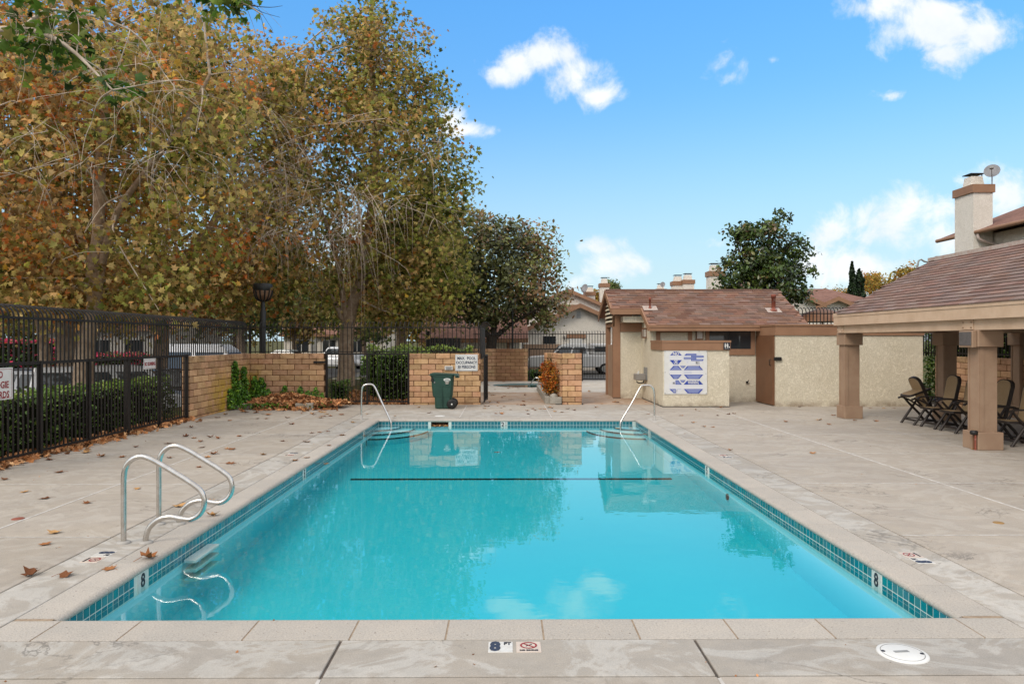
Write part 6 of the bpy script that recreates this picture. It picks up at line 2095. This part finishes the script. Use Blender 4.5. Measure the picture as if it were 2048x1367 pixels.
# ------------------------------------------------------------------ hedges, shrubs, ivy
def hedge(name, label, x0, x1, y0, y1, z0, z1, n, ls, seed, m='hedge', cat='hedge', mood=0.0, round_=.12, group=None):
    rng = np.random.default_rng(seed)
    t = thing(name, label, cat, ((x0 + x1) / 2, (y0 + y1) / 2, z0), group)
    s = .13
    add('dark_core', MB().cbox(x0 + s, x1 - s, y0 + s, y1 - s, z0, z1 - s, min(.1, (x1 - x0) / 4)), pm('hedge_core', (.012, .014, .006), rough=1.0, spec=0) if 'core' not in M else M['core'], t)  # solid near-black box; the hedge's inner shade is put into its colour
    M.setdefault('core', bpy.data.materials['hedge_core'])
    lo, hi = np.array([x0, y0, z0]), np.array([x1, y1, z1])
    p = rng.uniform(0, 1, (n, 3))
    face = rng.choice(5, n, p=[.2, .2, .2, .15, .25])
    dep = rng.exponential(.08, n)
    for k, (ax, side) in enumerate(((0, 0), (0, 1), (1, 0), (1, 1), (2, 1))):
        s_ = face == k
        L = hi[ax] - lo[ax]
        p[s_, ax] = (side - (2 * side - 1) * np.minimum(dep[s_] / L, .5))
    pos = lo + p * (hi - lo) + rng.normal(size=(n, 3)) * .035
    pos += .06 * np.sin(pos[:, [1, 2, 0]] * 5.1)
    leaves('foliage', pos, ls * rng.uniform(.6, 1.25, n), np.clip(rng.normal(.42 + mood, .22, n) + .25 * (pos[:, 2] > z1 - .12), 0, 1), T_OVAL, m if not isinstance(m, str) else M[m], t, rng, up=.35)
    return t
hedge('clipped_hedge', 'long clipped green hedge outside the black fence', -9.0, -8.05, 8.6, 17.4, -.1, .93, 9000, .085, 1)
hedge('clipped_hedge', 'big green bush behind the gate and wall by the bin', -4.05, -2.5, 22.3, 23.6, -.05, 1.48, 5200, .085, 2)
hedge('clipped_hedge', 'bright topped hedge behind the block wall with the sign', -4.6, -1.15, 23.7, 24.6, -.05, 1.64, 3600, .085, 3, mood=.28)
hedge('clipped_hedge', 'small round bush at the latch side of the gate', -5.25, -4.78, 21.6, 22.2, -.05, .62, 900, .075, 4, mood=-.08)
hedge('clipped_hedge', 'low green shrub beside the sycamore trunk behind the gate', -5.3, -4.4, 26.5, 27.5, -.05, 1.0, 1200, .10, 5)
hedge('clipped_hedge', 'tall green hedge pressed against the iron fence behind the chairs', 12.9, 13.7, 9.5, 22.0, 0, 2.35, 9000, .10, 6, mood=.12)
hedge('clipped_hedge', 'dark low hedge seen through the far fence by the spa', 1.1, 3.3, 34.0, 34.8, -.1, .42, 1200, .1, 7, mood=-.15)
hedge('clipped_hedge', 'green hedge across the street by the white pickup', -9.5, -5.2, 47.5, 49, -.35, .75, 1500, .16, 8, mood=.1)
hedge('flowering_shrub', 'pink flowering shrub across the street by the silver car', -25.0, -20.3, 32.5, 34, -.9, 1.85, 3200, .17, 9, m='pinkflower', cat='shrub', mood=-.02)
hedge('flowering_shrub', 'orange and green flower bed beyond the second trunk', -20.2, -16.6, 32.6, 33.8, -.9, 1.25, 2200, .14, 10, m='pinkflower', cat='shrub', mood=-.06)
rng = np.random.default_rng(77)
t = thing('orange_shrub', 'rounded orange leaved shrub leaning over the planter kerb', 'shrub', (1.5, 22, .15))
tw_ = MB()
for k in range(9):
    a = rng.uniform(0, 2 * PI)
    tw_.tube([(1.55, 22.0, .1), (1.50 + .3 * math.cos(a), 22 + .5 * math.sin(a), .8)], [.018, .006], 5)
add('stem', tw_, M['bark_dark'], t)
ell = [(1.42, 22.0, .72, .40, .75, .50), (1.36, 22.3, .95, .30, .5, .30), (1.55, 21.7, .50, .30, .5, .35)]
c, d = clumps(ell, 230, rng, .5)
pos = np.repeat(c, 16, axis=0) + rng.normal(size=(230 * 16, 3)) * .055
leaves('crown', pos, rng.uniform(.045, .085, len(pos)), np.clip(np.repeat(rng.normal(.5, .22, 230), 16) + rng.normal(0, .15, len(pos)), 0, 1), T_OVAL, M['orange'], t, rng, up=.5, out=np.repeat(d, 16, axis=0))
# ivy climbing the corner
def ivy(label, peaks, n, seed, size=.06):
    peaks = [p if len(p) == 5 else (*p, 20.72) for p in peaks]
    Y = peaks[0][4]
    """climbing ivy: pointed peaks given by centre, base and tip row and half width at the base"""
    rng = np.random.default_rng(seed)
    c = A(peaks[0][0], peaks[0][1], Y)
    t = thing('ivy_plant', label, 'ivy', c)
    area = np.array([(p[1] - p[2]) * p[3] for p in peaks], float)
    k = rng.choice(len(peaks), n, p=area / area.sum())
    b, pos = MB(), []
    for p in peaks:
        Y = p[4]
        a0, a1 = A(p[0], p[1], Y), A(p[0], p[2], Y)
        b.tube(catmull([(a0.x, Y + .05, 0), (a0.x + .03, Y + .05, a1.z * .6), (a1.x, Y + .04, a1.z)], 3), .008, 5)
    for i in range(n):
        px, base, tip, hw, Y = peaks[k[i]]
        h = rng.uniform() ** 1.35
        w = hw * ((1 - h) ** .75 * .92 + .10) * (1 + .25 * math.sin(h * 17 + px))
        a = A(px + rng.uniform(-1, 1) * w, base + (tip - base) * h, Y)
        pos.append((a.x, Y - abs(rng.normal()) * .06 - .05 * (1 - h), max(a.z, .02)))
    pos = np.array(pos)
    add('stem', b, M['bark_dark'], t)
    leaves('foliage', pos, size * rng.uniform(.6, 1.3, n), np.clip(rng.normal(.45, .25, n), 0, 1), T_OVAL, M['ivy'], t, rng, up=.2, out=np.tile(np.array([[.3, -1.2, 0]]), (n, 1)))
ivy('tall pointed ivy climbing the wall corner by the lichen', [(472, 808, 722, 14, 19.55), (489, 803, 733, 13, 20.15), (480, 810, 768, 24, 19.8), (463, 815, 778, 10, 19.25)], 3800, 51, .07)
ivy('double peaked ivy on the back wall above the leaf heap', [(511, 795, 752, 11), (524, 797, 755, 16), (538, 797, 778, 10)], 1700, 52, .07)
ivy('row of short ivy shoots along the foot of the back wall', [(571, 798, 771, 12), (585, 798, 782, 16), (602, 798, 772, 10), (617, 798, 781, 14), (632, 798, 774, 10), (645, 806, 785, 8)], 1200, 53)
# corner bed: low kerb stones, soil, heap of dry leaves and ground ivy
t = thing('corner_bed', 'corner planting bed with grey kerb stones under the ivy', 'planter', (-6.4, 20.2, 0))
pl = [(-7.35, 19.75), (-6.6, 19.55), (-5.6, 19.7), (-5.3, 20.1), (-5.3, 20.82), (-7.35, 20.82)]
add('soil', MB().prism(pl, .10), M['soil'], t)
k0, k1 = G(455, 817), G(490, 817)
add('kerb_stone', MB().cbox(-7.34, -6.86, 19.42, 19.62, 0, .155, .012), M['kerb'], t)
kk = G(612, 817)
add('kerb_stone', MB().cbox(kk.x - .24, kk.x + .24, 19.44, 19.64, 0, .165, .012), M['kerb'], t)
t2 = thing('stone', 'pale stone half buried in the leaf heap under the ivy shoots', 'stone', A(593, 788, 20.5))
p = A(593, 790, 20.5)
add('boulder', MB().lathe([(.08, -.1), (.10, -.02), (.07, .04), (.02, .06)], p, 9), M['grey'], t2)
rng = np.random.default_rng(91)
n = 3200
x = rng.normal(-6.0, .76, n)
y = 20.0 + rng.normal(0, .34, n)
z = .11 + .20 * np.exp(-((x + 6.1) / .8) ** 2 - ((y - 20.25) / .35) ** 2) + rng.uniform(0, .06, n)
out = (y < 19.45)
z[out] = .02 + rng.uniform(0, .03, out.sum())
ok = (x > -7.33) & (y < 20.8) & (y > 19.0) & (x < -4.4)
pos = np.stack([x, y, z], 1)[ok]
leaves('leaf_litter', pos, rng.uniform(.08, .19, len(pos)), rng.uniform(0, 1, len(pos)), T_SYC, M['dry'], None, rng, up=.9, kind='stuff')
n = 520
x = rng.uniform(-7.3, -4.75, n)
y = 19.62 + .22 * np.sin(x * 2.1) + rng.normal(0, .20, n)
ok = (y < 20.5) & (y > 19.15)
pos = np.stack([x, y, .05 + rng.uniform(0, .13, n)], 1)[ok]
leaves('ground_ivy', pos, rng.uniform(.05, .10, len(pos)), np.clip(rng.normal(.4, .2, len(pos)), 0, 1), T_OVAL, M['ivy'], None, rng, up=.8, kind='stuff')
# litter outside: along the fence foot, under the gate tree
n = 1500
x = FX - .12 + rng.normal(0, .16, n)
y = rng.uniform(9, 16.9, n)
pos = np.stack([x, y, .02 + rng.uniform(0, .04, n)], 1)
leaves('leaf_litter', pos, rng.uniform(.06, .15, n), rng.uniform(0, 1, n), T_SYC, M['dry'], None, rng, up=.8, kind='stuff')
n = 2400
x = rng.uniform(-5.6, -1.2, n)
y = 21.15 + rng.exponential(2.4, n)
pos = np.stack([x, y, -.03 + rng.uniform(0, .05, n)], 1)
leaves('leaf_litter', pos, rng.uniform(.08, .18, n), rng.uniform(0, 1, n), T_SYC, M['dry'], None, rng, up=.9, kind='stuff')

# ------------------------------------------------------------------ single fallen leaves on the paving
def leaf_me(seed):
    r = random.Random(seed)
    o = [(0, -.48), (.20, -.36), (.50, -.24), (.27, -.02), (.46, .26), (.16, .20), (0, .56), (-.16, .20), (-.46, .26), (-.27, -.02), (-.50, -.24), (-.20, -.36)]
    cu, cv, tw = r.uniform(.0, .8), r.uniform(-.15, .7), r.uniform(-.6, .6)
    def bend(x, y):
        return (x * (1 - .25 * abs(x)), y, .06 + cu * x * x + cv * y * y * .6 + tw * x * y + r.uniform(-.03, .05))
    vs = [bend(0, 0)] + [bend(x * .5, y * .5) for x, y in o] + [bend(x, y) for x, y in o]
    fs = [(0, i + 1, (i + 1) % 12 + 1) for i in range(12)] + [(i + 1, i + 13, (i + 1) % 12 + 13, (i + 1) % 12 + 1) for i in range(12)]
    b = MB().add(vs, fs, True)
    b.tube([(0, -.45, bend(0, -.45)[2]), (.05, -.75, .10), (.02, -.98, .05)], .012, 3)
    zmin = min(v[2] for v in b.v)
    b.v = [(x, y, z - zmin) for x, y, z in b.v]
    return b.mesh('fallen_leaf', M['fallen'])
LM = [leaf_me(k) for k in range(9)]
def drop(pts, label, group, z=.004, s0=.11, s1=.17):
    for p in pts:
        px, py = p[:2]
        g = G(px, py)
        o = add('fallen_leaf', random.choice(LM), None, None, (g.x, g.y, z), (random.uniform(-.12, .12), random.uniform(-.12, .12), random.uniform(0, 6.28)), (lambda q: (q, q * random.uniform(.55, 1.05), q * random.uniform(.7, 1.5)))(random.uniform(s0, s1)))
        tag(o, label, 'leaf', group)
Z = lambda lst, sc, ox, oy: [(ox + x / sc, oy + y / sc) for x, y in lst]
near = Z([(30, 322), (157, 402), (287, 445), (565, 475), (355, 670), (295, 742), (200, 945), (435, 947), (895, 383), (560, 148), (660, 172), (317, 194), (230, 182), (1360, 460), (1165, 497), (380, 275), (710, 903)], 3.255, 0, 860)
mid = Z([(830, 64), (565, 95), (660, 101), (935, 90), (1175, 74), (1245, 74), (610, 148), (560, 225), (630, 238), (768, 233), (838, 242), (690, 268), (408, 285), (135, 316), (700, 318), (1020, 224), (1383, 265), (910, 330), (955, 335), (800, 375), (750, 402), (420, 408), (675, 487), (20, 400), (1465, 120), (1635, 195), (1700, 190), (1772, 182), (1225, 380), (945, 455), (1550, 30), (1765, 35), (1895, 40), (1700, 12), (1430, 66), (1715, 66), (1750, 55)], 4.267, 240, 820)
cop = Z([(970, 832), (1385, 555), (1920, 197)], 3.255, 0, 860) + Z([(1495, 432), (1597, 405), (1785, 302), (1590, 270), (1900, 214)], 4.267, 240, 820)
pas = Z([(250, 207), (370, 218), (340, 265), (525, 252), (580, 241), (660, 240), (255, 305), (300, 345), (320, 340), (470, 358), (440, 377), (755, 325), (755, 345), (960, 335), (980, 385), (550, 400), (730, 428), (265, 440), (380, 445), (850, 240), (460, 158), (390, 152)], 6.827, 940, 740)
farp = Z([(290, 470), (200, 492), (245, 495), (195, 523), (380, 487), (425, 515), (465, 497), (555, 540), (650, 472), (705, 478), (740, 484), (860, 527), (785, 555), (890, 550), (960, 530), (1020, 533), (1085, 510), (1120, 518), (1335, 528), (1425, 548), (1160, 565), (1255, 575), (350, 595), (430, 600), (800, 600)], 6.827, 940, 740) + [(660, 832), (706, 845), (735, 828), (772, 822), (858, 826), (790, 832), (838, 815)]
hutp = Z([(130, 337), (190, 340), (245, 372), (330, 480), (620, 335), (655, 515), (1160, 540), (1380, 452), (1710, 540), (1870, 518), (1955, 508), (1335, 645), (1640, 712), (1755, 418), (1500, 705), (1430, 470)], 7.585, 1210, 760) + Z([(1625, 295), (1980, 437), (1800, 462), (1720, 512)], 6.827, 940, 740)
rig = Z([(40, 1037), (270, 1025), (333, 1055), (510, 1028), (657, 1033), (365, 993), (135, 935), (617, 943), (710, 945), (780, 945), (228, 1253), (1320, 1226), (1515, 1090), (1530, 1065), (1610, 1120)], 3.418, 1560, 540) + [(1460, 900)]
drop(near, 'curled brown sycamore leaf on the deck near the pool ladder', 'fallen leaves near the ladder', s0=.11, s1=.18)
drop(mid, 'curled brown sycamore leaf on the deck between fence and pool', 'fallen leaves between fence and pool', s0=.10, s1=.17)
drop(cop, 'brown sycamore leaf lying on the pool coping', 'fallen leaves on the coping', s0=.12, s1=.19)
drop(pas, 'brown sycamore leaf on the reddish paving towards the spa', 'fallen leaves towards the spa', s0=.11, s1=.17)
drop(farp, 'brown sycamore leaf on the paving at the far end of the pool', 'fallen leaves at the far pool end', s0=.10, s1=.16)
drop(hutp, 'brown sycamore leaf on the paving in front of the hut', 'fallen leaves in front of the hut', s0=.10, s1=.16)
drop(rig, 'brown sycamore leaf on the deck by the pavilion columns', 'fallen leaves by the pavilion', s0=.10, s1=.16)
extra = []
rr = random.Random(17)
for k in range(26):
    px, py = rr.uniform(380, 660), rr.gauss(822, 6)
    extra.append((px, py))
drop(extra, 'brown sycamore leaf strayed onto the deck from the corner leaf heap', 'fallen leaves around the corner bed', s0=.12, s1=.2)
for px, py, label in ((1236, 856, 'brown leaf floating beside the handrail foot on the hut side'), (1262, 855, 'brown leaf floating in the pool corner on the hut side'), (1290, 868, 'brown leaf floating along the tile band on the hut side'), (653, 927, 'orange leaf floating against the tile band near the depth marker'), (727, 871, 'brown leaf floating near the steps on the bin side'), (995, 904, 'single brown leaf floating in the middle of the pool')):
    g = G(px, py, WATER)
    o = add('floating_leaf', random.choice(LM), None, None, (g.x, g.y, WATER), (0, 0, random.uniform(0, 6)), (.14, .14, .06))
    tag(o, label, 'leaf')
rng = np.random.default_rng(3)
n = 50
pos = np.stack([rng.uniform(SKX0 + .02, SKX1 - .02, n), rng.uniform(16.9, 17.15, n), WATER + rng.uniform(0, .02, n)], 1)
leaves('leaf_litter', pos, rng.uniform(.05, .10, n), rng.uniform(.3, 1, n), T_SYC, M['dry'], None, rng, up=1.2, kind='stuff')
# crumbs of leaf and grit on the deck
n = 420
gx_, gy_ = rng.uniform(-7.2, 7.5, n), rng.uniform(2.6, 20.4, n)
ok = ~((gx_ > -3.0) & (gx_ < 3.06) & (gy_ > 4.8) & (gy_ < 16.95))
pos = np.stack([gx_, gy_, np.full(n, .004)], 1)[ok]
leaves('leaf_crumbs', pos, rng.uniform(.008, .03, len(pos)), rng.uniform(0, .5, len(pos)), T_SMALL, M['dry'], None, rng, up=2.0, kind='stuff')

# ================================================================== vehicles
def vehicle(label, loc, rz, colour, prof, cab, width=1.8, wb=(.85, 3.75), wr=.33, group='cars parked along the street', name='parked_car', cat='car', panes=3, rack=False, plate=True):
    """prof: side outline of the body (x,z), front at x=0; cab: outline of the glazed cabin"""
    t = thing(name, label, cat, loc, group)
    m4 = Matrix.Translation(loc) @ Matrix.Rotation(rz, 4, 'Z')
    L = max(p[0] for p in prof)
    m4 = m4 @ Matrix.Translation((-L / 2, 0, 0))
    pt = paint('car_paint_' + '_'.join('%02d' % int(c * 99) for c in colour), colour)
    zs = [p[1] for p in prof]
    zb = max(zs)
    def hw(z, top):
        return width / 2 * (1 - (.0 if z < zb * .95 else .0)) if not top else width / 2 * (1 - .20 * max(0, (z - zb * .97)) / .55)
    def solid(poly, top, inset=0):
        b = MB()
        k = len(poly)
        vs = []
        for s in (-1, 1):
            for x, z in poly:
                vs.append(m4 @ Vector((x, s * (hw(z, top) - inset), z)))
        fs = [tuple(range(k))[::-1], tuple(range(k, 2 * k))] + [(i, (i + 1) % k, k + (i + 1) % k, k + i) for i in range(k)]
        return b.add(vs, fs)
    body = add('body', solid(prof, False), pt, t)
    bv = body.modifiers.new('soft edges', 'BEVEL')
    bv.width, bv.segments, bv.limit_method = .07, 2, 'ANGLE'
    c = add('cabin', solid(cab, True, .03), pt, t)
    bv = c.modifiers.new('soft edges', 'BEVEL')
    bv.width, bv.segments, bv.limit_method = .05, 2, 'ANGLE'
    # side glass: the cabin outline shrunk, cut by pillars
    (xa, z0), (xb, z1), (xc, _), (xd, _) = cab[0], cab[1], cab[-2], cab[-1]
    lo, hi = z0 + .09, z1 - .10
    def edge(z):
        f = (z - z0) / (z1 - z0)
        return xa + (xb - xa) * f + .08, xd + (xc - xd) * f - .08
    for s in (-1, 1):
        a0, d0 = edge(lo)
        a1, d1 = edge(hi)
        for k in range(panes):
            f0, f1 = k / panes + .03, (k + 1) / panes - .03
            q = [(a0 + (d0 - a0) * f0, lo), (a0 + (d0 - a0) * f1, lo), (a1 + (d1 - a1) * f1, hi), (a1 + (d1 - a1) * f0, hi)]
            b = MB()
            b.add([m4 @ Vector((x, s * (hw(z, True) - .022), z)) for x, z in q] + [m4 @ Vector((x, s * (hw(z, True) - .05), z)) for x, z in q], [(0, 1, 2, 3), (7, 6, 5, 4), (0, 4, 5, 1), (1, 5, 6, 2), (2, 6, 7, 3), (3, 7, 4, 0)])
            add('side_window', b, M['carglass'], t)
    for nm, (x0, zz0), (x1, zz1), off in (('windscreen', cab[0], cab[1], -.012), ('rear_window', cab[-1], cab[-2], .012)):
        b = MB()
        f0, f1 = .10, .88
        p0 = (x0 + (x1 - x0) * f0 + off, zz0 + (zz1 - zz0) * f0)
        p1 = (x0 + (x1 - x0) * f1 + off, zz0 + (zz1 - zz0) * f1)
        q = [(p0, -1), (p0, 1), (p1, 1), (p1, -1)]
        b.add([m4 @ Vector((p[0], s * (hw(p[1], True) - .14), p[1])) for p, s in q] + [m4 @ Vector((p[0] - off * 3, s * (hw(p[1], True) - .14), p[1])) for p, s in q], [(0, 1, 2, 3), (7, 6, 5, 4), (0, 4, 5, 1), (1, 5, 6, 2), (2, 6, 7, 3), (3, 7, 4, 0)])
        add(nm, b, M['glass'], t)
    for x in wb:
        for s in (-1, 1):
            w = add('wheel', MB().lathe([(wr * .55, -.10), (wr * .95, -.10), (wr, -.06), (wr, .06), (wr * .95, .10), (wr * .55, .10)], n=20), M['tyre'], t, m4 @ Vector((x, s * (width / 2 - .09), wr)), (PI / 2, 0, rz))
            add('rim', MB().lathe([(wr * .6, -.104), (wr * .6, .104)], n=14), M['chrome'], w, m4 @ Vector((x, s * (width / 2 - .09), wr)), (PI / 2, 0, rz))
    for s in (-1, 1):
        add('tail_light', MB().cbox(L - .10, L + .012, s * (width / 2 - .13) - .11, s * (width / 2 - .13) + .11, .72, 1.0, .02, m4), M['lamp_red'], t)
        add('headlight', MB().cbox(-.012, .12, s * (width / 2 - .2) - .15, s * (width / 2 - .2) + .15, .60, .76, .02, m4), M['lamp_clear'], t)
        add('wing_mirror', MB().cbox(cab[0][0] + .25, cab[0][0] + .40, s * (width / 2 + .09) - .09, s * (width / 2 + .09) + .09, zb, zb + .14, .02, m4), M['black'], t)
    if plate:
        add('number_plate', MB().box(L + .005, L + .016, -.16, .16, .62, .72, m4).box(-.016, -.005, -.16, .16, .45, .55, m4), M['white'], t)
    add('bumper', MB().cbox(L - .06, L + .05, -width / 2 + .06, width / 2 - .06, .38, .56, .03, m4).cbox(-.05, .06, -width / 2 + .06, width / 2 - .06, .34, .52, .03, m4), M['grey'] if colour[0] > .05 else M['black'], t)
    if rack:
        for s in (-1, 1):
            add('roof_rail', MB().tube([m4 @ Vector((cab[1][0] + .2, s * width * .36, cab[1][1] + .05)), m4 @ Vector((cab[-2][0] - .1, s * width * .36, cab[1][1] + .05))], .02, 6), M['black'], t)
    return t
SUV = ([(0, .32), (0, .75), (.08, .92), (.95, 1.02), (1.1, 1.05), (4.55, 1.05), (4.62, .95), (4.66, .45), (4.55, .30)], [(1.05, 1.04), (1.75, 1.70), (2.4, 1.76), (4.30, 1.72), (4.57, 1.04)])
SEDAN = ([(0, .30), (0, .62), (.10, .76), (1.1, .90), (3.75, .93), (4.5, .90), (4.6, .78), (4.6, .38), (4.45, .28)], [(1.05, .89), (1.85, 1.36), (2.3, 1.43), (3.1, 1.42), (3.95, .92)])
PICK = ([(0, .42), (0, .90), (.10, 1.02), (1.35, 1.10), (5.35, 1.12), (5.42, 1.0), (5.42, .52), (5.3, .40)], [(1.25, 1.09), (1.85, 1.66), (2.2, 1.74), (3.3, 1.74), (3.42, 1.10)])
YS_ = 16.9
vehicle('silver hatchback seen from behind through the fence above the hedge', (-17.4, 25.6, -.89), math.radians(-17), (.42, .43, .44), *SUV, rack=True)
p = A(235, 760, 22)
vehicle('white van nosed towards the street behind the NO RUNNING fence panel', (p.x - .3, 22.6, -.89), math.radians(205), (.68, .69, .70), [(0, .32), (0, .8), (.1, 1.0), (.9, 1.12), (4.6, 1.12), (4.7, .9), (4.7, .45), (4.55, .3)], [(.8, 1.1), (1.5, 1.9), (2.0, 1.98), (4.5, 1.95), (4.62, 1.12)], panes=3)
p = A(310, 770, 26)
vehicle('dark car with yellow plate parked behind the white van', (p.x, 26.4, -.89), math.radians(60), (.02, .022, .026), *SUV)
p = A(400, 690, 40)
vehicle('white box sided truck parked across the street behind the fence corner', (p.x, 41, -.89), math.radians(165), (.7, .7, .7), [(0, .42), (0, 1.0), (.1, 1.15), (5.4, 1.2), (5.5, 1.0), (5.5, .5), (5.3, .4)], [(.5, 1.18), (1.1, 2.2), (1.6, 2.55), (5.2, 2.55), (5.35, 1.2)], width=2.1, panes=2, cat='truck', name='parked_truck')
p = A(577, 700, 62)
vehicle('pale sedan far along the street behind the lamp post', (p.x, 62, -.33), math.radians(170), (.55, .60, .58), *SEDAN)
p = A(668, 700, 52)
vehicle('white pickup facing the camera beyond the gate', (p.x, 54, -.33), math.radians(82), (.72, .72, .72), *PICK, cat='pickup truck', name='parked_truck', wb=(.95, 4.3))
p = A(742, 700, 50)
vehicle('silver sedan parked beyond the gate past the sycamore trunk', (p.x, 55, -.33), math.radians(40), (.45, .47, .5), *SEDAN)
p = A(785, 695, 60)
vehicle('pale blue sedan parked behind the bright topped hedge', (p.x, 60, -.33), math.radians(20), (.45, .53, .58), *SEDAN)
p = A(846, 695, 44)
vehicle('black sedan parked behind the hedge near the dark enclosure', (p.x, 46, -.3), math.radians(175), (.012, .012, .014), *SEDAN)
p = A(1120, 715, 41)
t = vehicle('white pickup with canopy parked in front of the gabled house', (A(1057, 715, 41).x + 2.7, 41.3, -.06), 0, (.72, .70, .67), *PICK, cat='pickup truck', name='parked_truck', wb=(.95, 4.3), panes=2)
x0 = A(1057, 715, 41).x
add('canopy', MB().cbox(x0 + 3.46, x0 + 5.3, 40.47, 42.13, 1.06, 1.70, .08), paint('canopy_white', (.72, .70, .67)), t)
add('canopy_window', MB().box(x0 + 3.7, x0 + 5.1, 40.455, 40.469, 1.22, 1.52), M['carglass'], t)

# street sign post and a utility pole sliver
t = thing('street_sign', 'pale signpost on the pavement beyond the lamp post', 'sign', (A(628, 700, 40).x, 40, -.3))
xx = A(628, 700, 40).x
add('post', MB().tube([(xx, 40, -.35), (xx, 40, 1.9)], .04, 7), M['grey'], t)
add('sign_plate', MB().box(xx - .17, xx + .17, 39.93, 39.95, 1.1, 2.0), M['grey'], t)
t = thing('street_light', 'grey street light arm poking up above the pavilion ridge', 'street light', (A(1868, 520, 40).x, 40, 0))
a, b_ = A(1855, 524, 40), A(1880, 514, 40)
add('pole', MB().tube(catmull([(a.x - .6, 40, 0), (a.x - .6, 40, a.z - .4), (a.x, 40, a.z), (b_.x, 40, b_.z)], 4), .05, 7), M['grey'], t)
add('lamp_head', MB().cbox(b_.x - .25, b_.x + .35, 39.9, 40.1, b_.z - .04, b_.z + .06, .02), M['grey'], t)

# ================================================================== mountains
rng = np.random.default_rng(9)
b = MB()
xs = np.linspace(400, 4200, 70)
ys = np.linspace(3000, 5200, 14)
base_h = 235 + 70 * np.exp(-((xs - 1720) / 130) ** 2) + 55 * np.exp(-((xs - 2450) / 200) ** 2) + 14 * np.sin(xs / 61) + 10 * np.sin(xs / 23 + 1)
vs = []
for j, y in enumerate(ys):
    g = math.sin(PI * j / (len(ys) - 1)) ** .8
    for i, x in enumerate(xs):
        vs.append((x, y, -5 + base_h[i] * 1.03 * g * (.85 + .15 * math.sin(x / 40 + j)) ))
n = len(xs)
b.add(vs, [(j * n + i, j * n + i + 1, (j + 1) * n + i + 1, (j + 1) * n + i) for j in range(len(ys) - 1) for i in range(n - 1)], True)
structure('mountains', b, M['mountain'])
